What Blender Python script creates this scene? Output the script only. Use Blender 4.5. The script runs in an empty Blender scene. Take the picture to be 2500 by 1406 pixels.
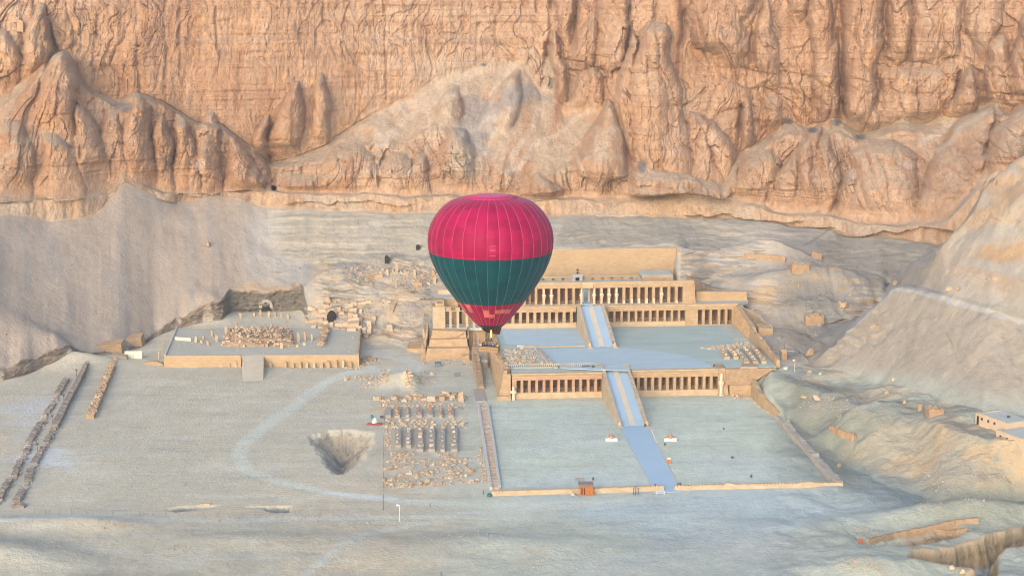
import bpy, bmesh, math, random
import numpy as np
from mathutils import Vector, Matrix, noise as mnoise
SC = bpy.context.scene
COL = SC.collection
random.seed(7)
R = math.radians

# ------------------------------------------------------------------ camera, sky, sun, exposure
FPX, CX, CY, HC = 3800.0, 1250.0, 703.0, 112.0        # focal length in photo pixels, photo centre, camera height
TH = math.atan(713 / 3800.0)
cT, sT = math.cos(TH), math.sin(TH)
cam = bpy.data.cameras.new('camera'); co = bpy.data.objects.new('camera', cam); COL.objects.link(co)
co.location = (0, 0, HC); co.rotation_euler = (math.pi / 2 - TH, 0, 0)
cam.sensor_width = 36; cam.lens = 36 * FPX / 2500; cam.clip_start = 1; cam.clip_end = 4000
SC.camera = co
SUN_EL, SUN_AZ = 22.0, 201.0
wd = bpy.data.worlds.new('World'); SC.world = wd; wd.use_nodes = True
nt = wd.node_tree; bg = nt.nodes['Background']; sk = nt.nodes.new('ShaderNodeTexSky'); sk.sky_type = 'NISHITA'
sk.sun_disc = False; sk.sun_elevation = R(SUN_EL); sk.sun_rotation = R(SUN_AZ)
sk.air_density = 1.0; sk.dust_density = 1.6; sk.ozone_density = 0.8
nt.links.new(sk.outputs[0], bg.inputs[0]); bg.inputs[1].default_value = 0.15
sl = bpy.data.lights.new('sun', 'SUN'); so = bpy.data.objects.new('sun', sl); COL.objects.link(so)
so.rotation_euler = (R(90 - SUN_EL), 0, R(180 - SUN_AZ)); sl.energy = 0.78; sl.angle = R(46); sl.color = (1.0, 0.74, 0.52)
so.location = (-100, -300, 300)
SC.view_settings.view_transform = 'Standard'; SC.view_settings.look = 'None'
SC.view_settings.exposure = 1.33; SC.view_settings.gamma = 1; SC.view_settings.use_curve_mapping = False
SC.cycles.filter_width = 1.1; SC.cycles.max_bounces = 5; SC.cycles.diffuse_bounces = 3

# ------------------------------------------------------------------ measuring: photo pixel + known height or depth -> place
def ray(px, py):
    u = (px - CX) / FPX; v = -(py - CY) / FPX
    return u, cT + v * sT, -sT + v * cT
def onz(px, py, z=0.0):
    dx, dy, dz = ray(px, py); t = (z - HC) / dz
    return dx * t, dy * t, z
def ony(px, py, Y):
    dx, dy, dz = ray(px, py); t = Y / dy
    return dx * t, Y, HC + dz * t
AX = math.atan2(ray(950, -10)[0], ray(950, -10)[1])
OX, OY, _ = onz(1543, 968, 0)
ca, sa = math.cos(AX), math.sin(AX)
def T(x, y):
    dx, dy = x - OX, y - OY
    return dx * ca - dy * sa, dx * sa + dy * ca
def W(u, v, z=0.0):                                     # temple frame (u along the fronts, v along the axis) -> world
    return (OX + u * ca + v * sa, OY - u * sa + v * ca, z)
def uz(px, py, v):                                      # point of the vertical plane v seen at a pixel -> (u, z)
    dx, dy, dz = ray(px, py)
    t = (v + OX * sa + OY * ca) / (dx * sa + dy * ca)
    return T(dx * t, dy * t)[0], HC + dz * t
def uv(px, py, z): return T(*onz(px, py, z)[:2])

# ------------------------------------------------------------------ numpy noise
def _h(ix, iy, iz, seed):
    n = (ix.astype(np.int64) * 374761393 + iy.astype(np.int64) * 668265263 + iz.astype(np.int64) * 2147483647 + seed * 974634777) & 0xffffffff
    n = ((n ^ (n >> 13)) * 1274126177) & 0xffffffff
    n = ((n ^ (n >> 16)) * 2246822519) & 0xffffffff
    return ((n ^ (n >> 15)) & 0xffff) / 65535.0
def vnoise(x, y, z=None, seed=0):
    if z is None: z = np.zeros_like(x)
    x0 = np.floor(x); y0 = np.floor(y); z0 = np.floor(z)
    fx, fy, fz = x - x0, y - y0, z - z0
    fx = fx * fx * fx * (fx * (fx * 6 - 15) + 10); fy = fy * fy * fy * (fy * (fy * 6 - 15) + 10); fz = fz * fz * (3 - 2 * fz)
    r = 0
    zs = (0, 1) if np.any(fz) else (0,)
    for k in zs:
        wz = fz if k else 1 - fz
        for j in (0, 1):
            wy = fy if j else 1 - fy
            a = _h(x0, y0 + j, z0 + k, seed); b = _h(x0 + 1, y0 + j, z0 + k, seed)
            r = r + wz * wy * (a + (b - a) * fx)
    return r * 2 - 1
def fbm(x, y, z=None, oct=4, seed=0, gain=.5, lac=2.03):
    r = 0; a = 1; f = 1
    for i in range(oct):
        r = r + a * vnoise(x * f, y * f, None if z is None else z * f, seed + i * 17); a *= gain; f *= lac
    return r
def worley(x, y, seed=0, jit=.85):
    x0 = np.floor(x); y0 = np.floor(y)
    f1 = np.full(x.shape, 9.0); f2 = np.full(x.shape, 9.0); idv = np.zeros(x.shape)
    for j in (-1, 0, 1):
        for i in (-1, 0, 1):
            cx, cy = x0 + i, y0 + j; zz = np.zeros_like(cx)
            hx = _h(cx, cy, zz, seed); hy = _h(cx, cy, zz, seed + 5)
            d = np.hypot(cx + .5 + (hx - .5) * jit - x, cy + .5 + (hy - .5) * jit - y)
            m = d < f1
            f2 = np.where(m, f1, np.minimum(f2, d)); idv = np.where(m, _h(cx, cy, zz, seed + 9), idv); f1 = np.where(m, d, f1)
    return f1, f2, idv
def facets(x, y, seed=0, jit=.9):                       # broken plates: own offset and tilt per cell, distance to the joint
    x0 = np.floor(x); y0 = np.floor(y); f1 = np.full(x.shape, 9.0); f2 = np.full(x.shape, 9.0); o = np.zeros(x.shape); tl = np.zeros(x.shape)
    for j in (-1, 0, 1):
        for i in (-1, 0, 1):
            cx, cy = x0 + i, y0 + j; zz = np.zeros_like(cx)
            dx = x - (cx + .5 + (_h(cx, cy, zz, seed) - .5) * jit); dy = y - (cy + .5 + (_h(cx, cy, zz, seed + 5) - .5) * jit)
            d = np.maximum(np.abs(dx), np.abs(dy)) * .55 + np.hypot(dx, dy) * .45; m = d < f1
            f2 = np.where(m, f1, np.minimum(f2, d)); f1 = np.where(m, d, f1)
            o = np.where(m, _h(cx, cy, zz, seed + 9), o); tl = np.where(m, (_h(cx, cy, zz, seed + 13) - .5) * dx * 2 + (_h(cx, cy, zz, seed + 17) - .7) * dy * 2, tl)
    return o, tl, f2 - f1
def sstep(e0, e1, x):
    t = np.clip((x - e0) / (e1 - e0), 0, 1); return t * t * (3 - 2 * t)
def gblur(A, s, axis):
    n = int(3 * s) + 1; k = np.exp(-.5 * (np.arange(-n, n + 1) / s) ** 2); k /= k.sum()
    P = np.concatenate([np.repeat(np.take(A, [0], axis), n, axis), A, np.repeat(np.take(A, [-1], axis), n, axis)], axis)
    return np.apply_along_axis(lambda m: np.convolve(m, k, 'valid'), axis, P)
def seg_dist(px, py, pts):                              # distance to a polyline and position along it
    best = np.full(px.shape, 1e9)
    for (x0, y0), (x1, y1) in zip(pts[:-1], pts[1:]):
        dx, dy = x1 - x0, y1 - y0; t = np.clip(((px - x0) * dx + (py - y0) * dy) / (dx * dx + dy * dy + 1e-9), 0, 1)
        best = np.minimum(best, np.hypot(px - x0 - t * dx, py - y0 - t * dy))
    return best
def poly_sd(x, y, P):                                   # signed distance to a polygon, negative inside
    d = np.full(x.shape, 1e9); ins = np.zeros(x.shape, bool); n = len(P)
    for i in range(n):
        (x0, y0), (x1, y1) = P[i], P[(i + 1) % n]
        dx, dy = x1 - x0, y1 - y0; t = np.clip(((x - x0) * dx + (y - y0) * dy) / (dx * dx + dy * dy + 1e-9), 0, 1)
        d = np.minimum(d, np.hypot(x - x0 - t * dx, y - y0 - t * dy))
        ins ^= ((y0 > y) != (y1 > y)) & (x < dx * (y - y0) / (dy + 1e-12) + x0)
    return np.where(ins, -d, d)

# ------------------------------------------------------------------ materials
def new_mat(name):
    m = bpy.data.materials.new(name); m.use_nodes = True
    return m, m.node_tree, m.node_tree.nodes['Principled BSDF']
def mat(name, c, c2=None, scale=1.0, rough=.9, bump=0.0, bscale=None, course=None, stretch=(1, 1, 1), detail=5, metal=0, spec=.25):
    m, t, b = new_mat(name); N, L = t.nodes, t.links
    b.inputs['Roughness'].default_value = rough; b.inputs['Metallic'].default_value = metal; b.inputs['Specular IOR Level'].default_value = spec
    if c2 is None:
        c2 = tuple(min(1, x * 1.12) for x in c); c = tuple(x * .9 for x in c)
    g = N.new('ShaderNodeNewGeometry'); mp = N.new('ShaderNodeMapping'); mp.inputs['Scale'].default_value = stretch
    mp.inputs['Rotation'].default_value = (0, 0, AX)
    L.new(g.outputs['Position'], mp.inputs[0])
    n = N.new('ShaderNodeTexNoise'); n.inputs['Scale'].default_value = scale; n.inputs['Detail'].default_value = detail; n.inputs['Roughness'].default_value = .62
    L.new(mp.outputs[0], n.inputs['Vector'])
    r = N.new('ShaderNodeValToRGB'); r.color_ramp.elements[0].position = .33; r.color_ramp.elements[1].position = .68
    r.color_ramp.elements[0].color = (*c, 1); r.color_ramp.elements[1].color = (*c2, 1)
    L.new(n.outputs[0], r.inputs[0]); out = r.outputs[0]
    hgt = None
    if bump:
        n2 = N.new('ShaderNodeTexNoise'); n2.inputs['Scale'].default_value = bscale or scale * 4; n2.inputs['Detail'].default_value = 6
        L.new(mp.outputs[0], n2.inputs['Vector']); hgt = n2.outputs[0]
    if course:                                          # bedding joints of the masonry
        cw, ch, mw = course
        br = N.new('ShaderNodeTexBrick'); br.inputs['Scale'].default_value = 1; br.inputs['Brick Width'].default_value = cw; br.inputs['Row Height'].default_value = ch
        br.inputs['Mortar Size'].default_value = mw; br.inputs['Mortar Smooth'].default_value = .4
        br.inputs['Color1'].default_value = (1, 1, 1, 1); br.inputs['Color2'].default_value = (.84, .82, .8, 1); br.inputs['Mortar'].default_value = (.66, .62, .58, 1)
        sx = N.new('ShaderNodeSeparateXYZ'); L.new(mp.outputs[0], sx.inputs[0]); ad = N.new('ShaderNodeMath'); ad.operation = 'ADD'
        L.new(sx.outputs[0], ad.inputs[0]); L.new(sx.outputs[1], ad.inputs[1])
        cb = N.new('ShaderNodeCombineXYZ'); L.new(ad.outputs[0], cb.inputs[0]); L.new(sx.outputs[2], cb.inputs[1])
        L.new(cb.outputs[0], br.inputs['Vector'])
        mx = N.new('ShaderNodeMix'); mx.data_type = 'RGBA'; mx.blend_type = 'MULTIPLY'; mx.inputs['Factor'].default_value = .8
        L.new(out, mx.inputs['A']); L.new(br.outputs['Color'], mx.inputs['B']); out = mx.outputs['Result']
    if hgt is not None:
        bp = N.new('ShaderNodeBump'); bp.inputs['Strength'].default_value = bump; bp.inputs['Distance'].default_value = .25
        L.new(hgt, bp.inputs['Height']); L.new(bp.outputs[0], b.inputs['Normal'])
    L.new(out, b.inputs['Base Color'])
    return m

def terrain_mat(name, nsc, bstr, stretch, mot=.3, speck=.12):
    m, t, b = new_mat(name); N, L = t.nodes, t.links
    b.inputs['Roughness'].default_value = .95; b.inputs['Specular IOR Level'].default_value = .1
    at = N.new('ShaderNodeAttribute'); at.attribute_name = 'Col'
    g = N.new('ShaderNodeNewGeometry'); mp = N.new('ShaderNodeMapping'); mp.inputs['Scale'].default_value = stretch
    L.new(g.outputs['Position'], mp.inputs[0])
    n = N.new('ShaderNodeTexNoise'); n.inputs['Scale'].default_value = nsc; n.inputs['Detail'].default_value = 8; n.inputs['Roughness'].default_value = .7
    L.new(mp.outputs[0], n.inputs['Vector'])
    mr = N.new('ShaderNodeMapRange'); mr.inputs['From Min'].default_value = .3; mr.inputs['From Max'].default_value = .7
    mr.inputs['To Min'].default_value = 1 - mot; mr.inputs['To Max'].default_value = 1 + mot * .7
    L.new(n.outputs[0], mr.inputs['Value'])
    vm = N.new('ShaderNodeVectorMath'); vm.operation = 'SCALE'; L.new(at.outputs['Color'], vm.inputs[0]); L.new(mr.outputs[0], vm.inputs['Scale'])
    n3 = N.new('ShaderNodeTexNoise'); n3.inputs['Scale'].default_value = nsc * 7; n3.inputs['Detail'].default_value = 4; n3.inputs['Roughness'].default_value = .8
    L.new(mp.outputs[0], n3.inputs['Vector']); m3 = N.new('ShaderNodeMapRange'); m3.inputs['From Min'].default_value = .32; m3.inputs['From Max'].default_value = .68; m3.inputs['To Min'].default_value = 1 - speck; m3.inputs['To Max'].default_value = 1 + speck
    L.new(n3.outputs[0], m3.inputs['Value']); v3 = N.new('ShaderNodeVectorMath'); v3.operation = 'SCALE'; L.new(vm.outputs[0], v3.inputs[0]); L.new(m3.outputs[0], v3.inputs['Scale'])
    L.new(v3.outputs[0], b.inputs['Base Color'])
    n2 = N.new('ShaderNodeTexNoise'); n2.inputs['Scale'].default_value = nsc * 2.3; n2.inputs['Detail'].default_value = 9; n2.inputs['Roughness'].default_value = .65
    L.new(mp.outputs[0], n2.inputs['Vector'])
    bp = N.new('ShaderNodeBump'); bp.inputs['Strength'].default_value = bstr; bp.inputs['Distance'].default_value = 1.3
    L.new(n2.outputs[0], bp.inputs['Height']); L.new(bp.outputs[0], b.inputs['Normal'])
    return m
M = {}
M['cliff'] = terrain_mat('cliff_limestone', .55, .75, (1, 1, .55), .26)
M['sand'] = terrain_mat('desert_ground', .5, .40, (1, 1, 1), .12, .055)
# ------------------------------------------------------------------ terrain: one structured sheet from the plain up over the cliffs
# every knot line is a feature of the land (foot, crest, ledge ...) traced as (photo x, photo y, mode, value)
def uv_line(a, v):                                      # depth Y of the temple plane v in the direction a = x / Y
    u = (a * (OY + v * ca) - OX - v * sa) / (ca + a * sa)
    return OY - u * sa + v * ca
KN = []
def knot(pts): KN.append(pts)
Zm, Ym, Sm, Vm, Hm, Pm = 'z', 'Y', 'S', 'V', 'H', 'P'     # given height / depth / slope from the line before / set-back / hidden (Y, z) / temple plane (v, z)
knot([(-900, None, Hm, (110, 0)), (3400, None, Hm, (110, 0))])
knot([(-900, 1420, Zm, 0), (3400, 1420, Zm, 0)])
knot([(-900, 1250, Zm, 0), (0, 1180, Zm, 0), (1700, 1150, Zm, 0), (1800, 1140, Zm, 0), (1860, 1080, Zm, 0), (1925, 1030, Zm, 0), (1990, 1075, Zm, 0), (2085, 1140, Zm, 0), (2160, 1185, Zm, 0), (2230, 1205, Zm, 0), (2300, 1240, Zm, 0), (2400, 1238, Zm, 0), (2500, 1228, Zm, 0), (3400, 1210, Zm, 0)])
knot([(-900, 1130, Zm, 0), (-300, 1015, Zm, 0), (0, 948, Zm, 0), (110, 918, Zm, 0), (200, 893, Zm, 0), (300, 884, Zm, 0), (400, 886, Zm, 0), (800, 886, Zm, 0), (1000, 890, Zm, 0), (1100, 900, Zm, 0), (1700, 900, Zm, 0), (1800, 935, Zm, 0), (1846, 975, Zm, 0), (1880, 914, Zm, 6.8), (1950, 945, Zm, 7), (2050, 985, Zm, 7.5), (2150, 1010, Zm, 8), (2230, 1025, Zm, 9), (2300, 1040, Zm, 11.5), (2400, 1062, Zm, 12), (2500, 1078, Zm, 12), (3400, 1180, Zm, 12)])
# foot of the slopes
knot([(-900, 1080, Zm, 0), (-300, 990, Zm, 0), (0, 932, Zm, 0), (60, 918, Zm, 0), (110, 903, Zm, 0), (170, 890, Zm, 0), (200, 878, Zm, 0), (280, 866, Zm, 0), (340, 850, Zm, 0), (380, 822, Zm, 1), (420, 806, Zm, 2), (480, 797, Zm, 2.5), (546, 788, Zm, 3), (560, 766, Zm, 4), (600, 764, Zm, 4), (735, 764, Zm, 4), (752, 790, Zm, 3.2),
      (800, 800, Zm, 3), (860, 835, Zm, 1), (900, 845, Zm, 0), (960, 842, Zm, 0), (1020, 862, Zm, 0), (1035, None, Pm, (72, 0)), (1100, None, Pm, (80, 2)), (1700, None, Pm, (80, 4)), (1815, None, Pm, (62, 5)), (1850, 858, Zm, 7), (1900, 880, Zm, 7), (1980, 900, Zm, 7.5), (2100, 915, Zm, 9), (2200, 945, Zm, 10.5), (2300, 975, Zm, 12), (2400, 1000, Zm, 13), (2500, 1015, Zm, 13), (3400, 1090, Zm, 14)])
# first crest: rock faces at the foot, the lip of the temple cut, the big dump on the right
knot([(-300, 950, Vm, 3), (0, 893, Vm, 3), (60, 885, Vm, 3), (110, 872, Vm, 3), (170, 868, Vm, 2.5), (220, 862, Vm, 2), (300, 850, Vm, 2), (380, 808, Vm, 2), (430, 776, Vm, 2), (480, 764, Vm, 2), (530, 748, Vm, 2), (548, 730, Vm, 3), (558, 704, Vm, 1.2), (600, 714, Vm, 1.2), (700, 708, Vm, 1.2), (735, 694, Vm, 2.5), (748, 745, Vm, 14), (1000, None, None, 0),
      (1190, None, Pm, (88, 5)), (1655, None, Pm, (88, 5)), (1720, None, None, 0), (1860, None, Hm, (480, 9)), (1975, 890, Sm, .5), (2030, 848, Sm, .6), (2080, 798, Sm, .62), (2130, 748, Sm, .62), (2180, 702, Sm, .62), (2250, 706, Sm, .62), (2300, 722, Sm, .62), (2400, 752, Sm, .62), (2500, 782, Sm, .62), (3400, 900, Sm, .6)])
knot([(-900, None, None, 0), (1000, None, None, 0), (1190, None, Pm, (109.5, 6)), (1655, None, Pm, (109.5, 6)), (1720, None, None, 0), (1860, None, Hm, (495, 11)), (1980, None, Hm, (478, 9)), (2080, None, Hm, (484, 11)), (2180, None, Hm, (490, 14)), (2215, None, Hm, (470, 24)), (2250, 692, Zm, 31), (2300, 714, Zm, 32.5), (2400, 738, Zm, 33), (2500, 770, Zm, 33), (3400, 880, Zm, 33)])
knot([(-900, None, None, 0), (1000, None, None, 0), (1190, None, Pm, (112.5, 21)), (1655, None, Pm, (112.5, 21)), (1720, None, None, 0), (2180, None, Hm, (506, 14.5)), (2215, None, Hm, (500, 25)), (2258, 655, Sm, .75), (2300, 602, Sm, .8), (2340, 556, Sm, .8), (2400, 452, Sm, .85), (2450, 402, Sm, .85), (2500, 362, Sm, .85), (2700, 270, Sm, .85), (3400, 200, Sm, .8)])
knot([(-900, None, None, 0), (1000, None, None, 0), (1190, None, Pm, (114, 21.5)), (1655, None, Pm, (114, 21.5)), (1720, None, None, 0), (2180, None, Hm, (516, 15)), (2258, None, Hm, (505, 26)), (2340, None, Hm, (480, 38)), (2420, None, Hm, (490, 44)), (2500, None, Hm, (495, 48)), (3400, None, Hm, (460, 50))])
# foot and top of the grey shale
knot([(-900, None, None, 0), (540, None, None, 0), (600, 565, Ym, 562), (650, 612, Ym, 555), (690, 640, Ym, 549), (740, 642, Ym, 548), (850, 645, Ym, 547), (950, 642, Ym, 547), (1060, 640, Ym, 547), (1190, 618, Ym, 546), (1350, 608, Ym, 544), (1500, 604, Ym, 543), (1650, 603, Ym, 541), (1720, 622, Ym, 543), (1800, 606, Ym, 544), (1850, 600, Ym, 542), (1950, 618, Ym, 534), (2000, 640, Ym, 528), (2100, 662, Ym, 520), (2190, 686, Ym, 512), (2260, 664, Ym, 508), (2320, 640, Ym, 505), (2400, 560, Ym, 510), (2500, 520, Ym, 510), (3400, 520, Ym, 480)])
knot([(-900, 560, Ym, 440), (-300, 540, Ym, 490), (0, 526, Ym, 522), (100, 532, Ym, 528), (200, 536, Ym, 533), (228, 530, Ym, 538), (262, 500, Ym, 545), (300, 446, Ym, 554), (350, 462, Ym, 558), (400, 482, Ym, 564), (450, 492, Ym, 570), (500, 486, Ym, 572), (560, 484, Ym, 574), (620, 500, Ym, 575), (700, 505, Ym, 575), (800, 508, Ym, 575), (1000, 514, Ym, 575), (1100, 520, Ym, 575), (1300, 525, Ym, 575), (1400, 530, Ym, 575), (1700, 533, Ym, 575), (1800, 536, Ym, 574), (1880, 546, Ym, 571), (1950, 554, Ym, 566), (2050, 562, Ym, 558), (2150, 572, Ym, 548), (2230, 581, Ym, 540), (2290, 586, Ym, 533), (2340, 570, Ym, 533), (2400, 470, Ym, 534), (2500, 440, Ym, 530), (3400, 440, Ym, 490)])
# low band of rock, ledge, lower cliff, its crest, foot of the upper cliff, top
knot([(-900, 528, Vm, 2.5), (0, 492, Vm, 2.5), (100, 490, Vm, 2.5), (200, 488, Vm, 2.5), (240, 486, Vm, 2.5), (265, 480, Vm, 2), (300, 443, Vm, 1), (350, 456, Vm, 1.5), (400, 472, Vm, 2), (500, 470, Vm, 2), (620, 472, Vm, 3), (800, 478, Vm, 3), (1000, 480, Vm, 3), (1200, 482, Vm, 3), (1300, 488, Vm, 3), (1400, 494, Vm, 3), (1700, 498, Vm, 3), (1800, 502, Vm, 3), (1900, 520, Vm, 3), (2000, 530, Vm, 3), (2100, 540, Vm, 3), (2230, 548, Vm, 3), (2300, 545, Vm, 3), (2400, 440, Vm, 2), (2500, 415, Vm, 2), (3400, 410, Vm, 2)])
knot([(-900, 522, Vm, 4), (0, 486, Vm, 4), (200, 482, Vm, 4), (265, 476, Vm, 3), (300, 440, Vm, 2), (400, 466, Vm, 3), (620, 464, Vm, 4), (800, 470, Vm, 4), (1000, 472, Vm, 4), (1300, 478, Vm, 4), (1400, 480, Vm, 4), (1700, 484, Vm, 4), (1800, 490, Vm, 4), (1900, 510, Vm, 4), (2000, 520, Vm, 4), (2100, 532, Vm, 4), (2230, 540, Vm, 4), (2300, 535, Vm, 4), (2400, 430, Vm, 3), (2500, 405, Vm, 3), (3400, 400, Vm, 3)])
knot([(-900, 330, Ym, 500), (-300, 300, Ym, 535), (0, 268, Ym, 560), (60, 222, Ym, 566), (130, 175, Ym, 573), (165, 140, Ym, 578), (200, 208, Ym, 577), (230, 232, Ym, 578), (280, 262, Ym, 578), (335, 232, Ym, 579), (400, 255, Ym, 583), (480, 306, Ym, 588), (540, 312, Ym, 590), (600, 362, Ym, 592), (660, 408, Ym, 594), (700, 402, Ym, 594), (780, 388, Ym, 594), (860, 348, Ym, 598), (940, 345, Ym, 600), (1000, 345, Ym, 601), (1060, 310, Ym, 603), (1100, 335, Ym, 600), (1150, 370, Ym, 596), (1200, 402, Ym, 592), (1250, 430, Ym, 588), (1300, 446, Ym, 586), (1350, 422, Ym, 588), (1400, 402, Ym, 590), (1450, 400, Ym, 590), (1500, 418, Ym, 589), (1560, 436, Ym, 588), (1680, 448, Ym, 587), (1770, 470, Ym, 586), (1800, 402, Ym, 590), (1830, 388, Ym, 592), (1870, 362, Ym, 593), (1920, 332, Ym, 594), (2000, 335, Ym, 592), (2050, 332, Ym, 591), (2100, 350, Ym, 589), (2150, 332, Ym, 588), (2200, 318, Ym, 586), (2250, 328, Ym, 584), (2350, 330, Ym, 578), (2400, 302, Ym, 574), (2440, 282, Ym, 570), (2500, 285, Ym, 562), (3400, 300, Ym, 520)])
knot([(-900, 300, Ym, 510), (-300, 270, Ym, 550), (0, 240, Ym, 576), (60, 196, Ym, 582), (110, 155, Ym, 588), (155, 118, Ym, 592), (172, 132, Ym, 592), (200, 196, Ym, 590), (230, 220, Ym, 591), (280, 246, Ym, 592), (335, 222, Ym, 592), (400, 244, Ym, 594), (480, 297, Ym, 598), (540, 300, Ym, 599), (600, 348, Ym, 600), (660, 396, Ym, 601), (740, 372, Ym, 605), (800, 346, Ym, 609), (830, 326, Ym, 612), (900, 281, Ym, 618), (960, 246, Ym, 623), (1020, 215, Ym, 628), (1080, 190, Ym, 632), (1120, 170, Ym, 634), (1180, 164, Ym, 637), (1240, 154, Ym, 640), (1280, 144, Ym, 640), (1296, 180, Ym, 636), (1320, 210, Ym, 634), (1345, 215, Ym, 632), (1380, 272, Ym, 624), (1430, 256, Ym, 622), (1470, 246, Ym, 618), (1500, 256, Ym, 612), (1520, 330, Ym, 603), (1540, 398, Ym, 598), (1600, 418, Ym, 598), (1690, 430, Ym, 598), (1760, 452, Ym, 597), (1790, 400, Ym, 600), (1806, 368, Ym, 604), (1840, 358, Ym, 606), (1900, 312, Ym, 608), (1925, 296, Ym, 609), (1980, 306, Ym, 608), (2040, 286, Ym, 608), (2060, 300, Ym, 607), (2100, 326, Ym, 605), (2130, 320, Ym, 604), (2180, 296, Ym, 602), (2210, 285, Ym, 601), (2250, 300, Ym, 598), (2300, 282, Ym, 596), (2340, 286, Ym, 592), (2400, 256, Ym, 589), (2430, 246, Ym, 587), (2460, 282, Ym, 582), (2500, 258, Ym, 579), (3400, 270, Ym, 535)])
knot([(-900, -150, Vm, 20), (0, -150, Vm, 22), (700, -150, Vm, 18), (1280, -150, Vm, 16), (1350, -150, Vm, 22), (1600, -150, Vm, 30), (2500, -150, Vm, 26), (3400, -150, Vm, 24)])
knot([(-900, None, Hm, (760, 150)), (3400, None, Hm, (760, 150))])

ain = np.linspace(-.352, .352, 940); aout = np.linspace(.3535, .62, 60)
A = np.concatenate([-aout[::-1], ain, aout]); NC = len(A)
YK, ZK = [], []
for pts in KN:
    Aa, Yy, Zz = [], [], []
    for (px, py, md, val) in pts:
        if md is None or md == Hm or md == Pm:
            a0 = (px - CX) / FPX / (1.0 if px < 3000 else 1.0)
            if md is None: Y, z = np.nan, np.nan
            elif md == Hm: Y, z = val
            else: Y, z = uv_line(a0, val[0]), val[1]
        else:
            dx, dy, dz = ray(px, py); a0 = dx / dy; s_ = dz / dy
            if md == Zm: z = val; Y = (z - HC) / s_
            elif md == Ym: Y = val; z = HC + Y * s_
            else:
                j = len(YK) - 1
                while True:
                    Yp = np.interp(a0, A, YK[j]); zp = np.interp(a0, A, ZK[j])
                    if np.isnan(Yp): j -= 1; continue
                    break
                if md == Vm: Y = Yp + val; z = HC + Y * s_
                else: Y = (HC - zp + val * Yp) / (val - s_); z = HC + Y * s_
        Aa.append(a0); Yy.append(Y); Zz.append(z)
    YK.append(np.interp(A, Aa, Yy)); ZK.append(np.interp(A, Aa, Zz))
YK = np.array(YK); ZK = np.array(ZK)
for i in range(NC):                                     # lines that do not exist in a column lie on the slope between their neighbours
    ok = ~np.isnan(YK[:, i])
    if not ok.all():
        idx = np.arange(len(YK)); YK[~ok, i] = np.interp(idx[~ok], idx[ok], YK[ok, i]); ZK[~ok, i] = np.interp(idx[~ok], idx[ok], ZK[ok, i])
YK = np.maximum.accumulate(YK + np.arange(len(YK))[:, None] * 1e-3, 0)

pc = CX + FPX * A * cT
def soften(ks, x0, x1, sig):
    w = sstep(x0 - 60, x0, pc) * (1 - sstep(x1, x1 + 60, pc))
    for k in ks:
        for Q in (YK, ZK): Q[k] = Q[k] * (1 - w) + gblur(Q[k][None, :], sig, 1)[0] * w
w_ = 1 - sstep(500, 545, pc); kb = [gblur(Q[10][None, :], 34, 1)[0] for Q in (YK, ZK)]
for k in (6, 7, 8, 9):
    f = (k - 5) / 5.0
    for Q, b_ in zip((YK, ZK), kb): Q[k] = Q[k] * (1 - w_) + (Q[5] * (1 - f) + (b_ * (1.15 - f * .3) + Q[10] * (f * .3 - .15)) * f) * w_
soften((6, 7, 8, 9), 480, 860, 14); soften((4, 5, 6, 7, 8, 9), 1700, 1960, 12); soften((5, 6, 7, 8), 860, 1180, 12)
rj = np.interp(pc, [-900, 540, 560, 9999], [1, 1, 0, 0]); ZK[5] += rj * (.9 * fbm(pc * .02, pc * 0, oct=4, seed=5)); YK[5] += rj * (.8 * fbm(pc * .03, pc * 0 + 9, oct=4, seed=6))
for k_, am in ((10, .9), (11, 1.0), (12, .9)): ZK[k_] += am * fbm(pc * .012, pc * 0 + 3 * k_, oct=4, seed=40 + (k_ > 10)); YK[k_] += .8 * fbm(pc * .02, pc * 0 + k_, oct=3, seed=44)
ZK[5] += np.interp(pc, [540, 565, 735, 760], [0, 1, 1, 0]) * .5 * fbm(pc * .03, pc * 0, oct=4, seed=8)
YK = np.maximum.accumulate(YK + np.arange(len(YK))[:, None] * 1e-3, 0)
YK = gblur(YK, 1.6, 1); ZK = gblur(ZK, 1.6, 1)
SEG = [10, 140, 130, 50, 60, 36, 56, 20, 30, 58, 20, 8, 120, 75, 200, 6]
rows, RK = [], [0]
for i, n in enumerate(SEG):
    for k in range(n): rows.append(i + k / n)
    RK.append(len(rows))
rows.append(len(SEG)); rows = np.array(rows); NR = len(rows)
i0 = np.minimum(rows.astype(int), len(SEG) - 1); fr = (rows - i0)[:, None]
GY = YK[i0] * (1 - fr) + YK[i0 + 1] * fr; GZ = ZK[i0] * (1 - fr) + ZK[i0 + 1] * fr
GY = gblur(GY, 1.3, 0); GZ = gblur(GZ, 1.3, 0)
GX = GY * A[None, :]
KT = np.repeat(rows[:, None], NC, 1)
def pix(x, y, z):
    zz = z - HC; f = y * cT - zz * sT
    return CX + FPX * x / f, CY - FPX * (y * sT + zz * cT) / f
PX, PY = pix(GX, GY, GZ)
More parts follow.
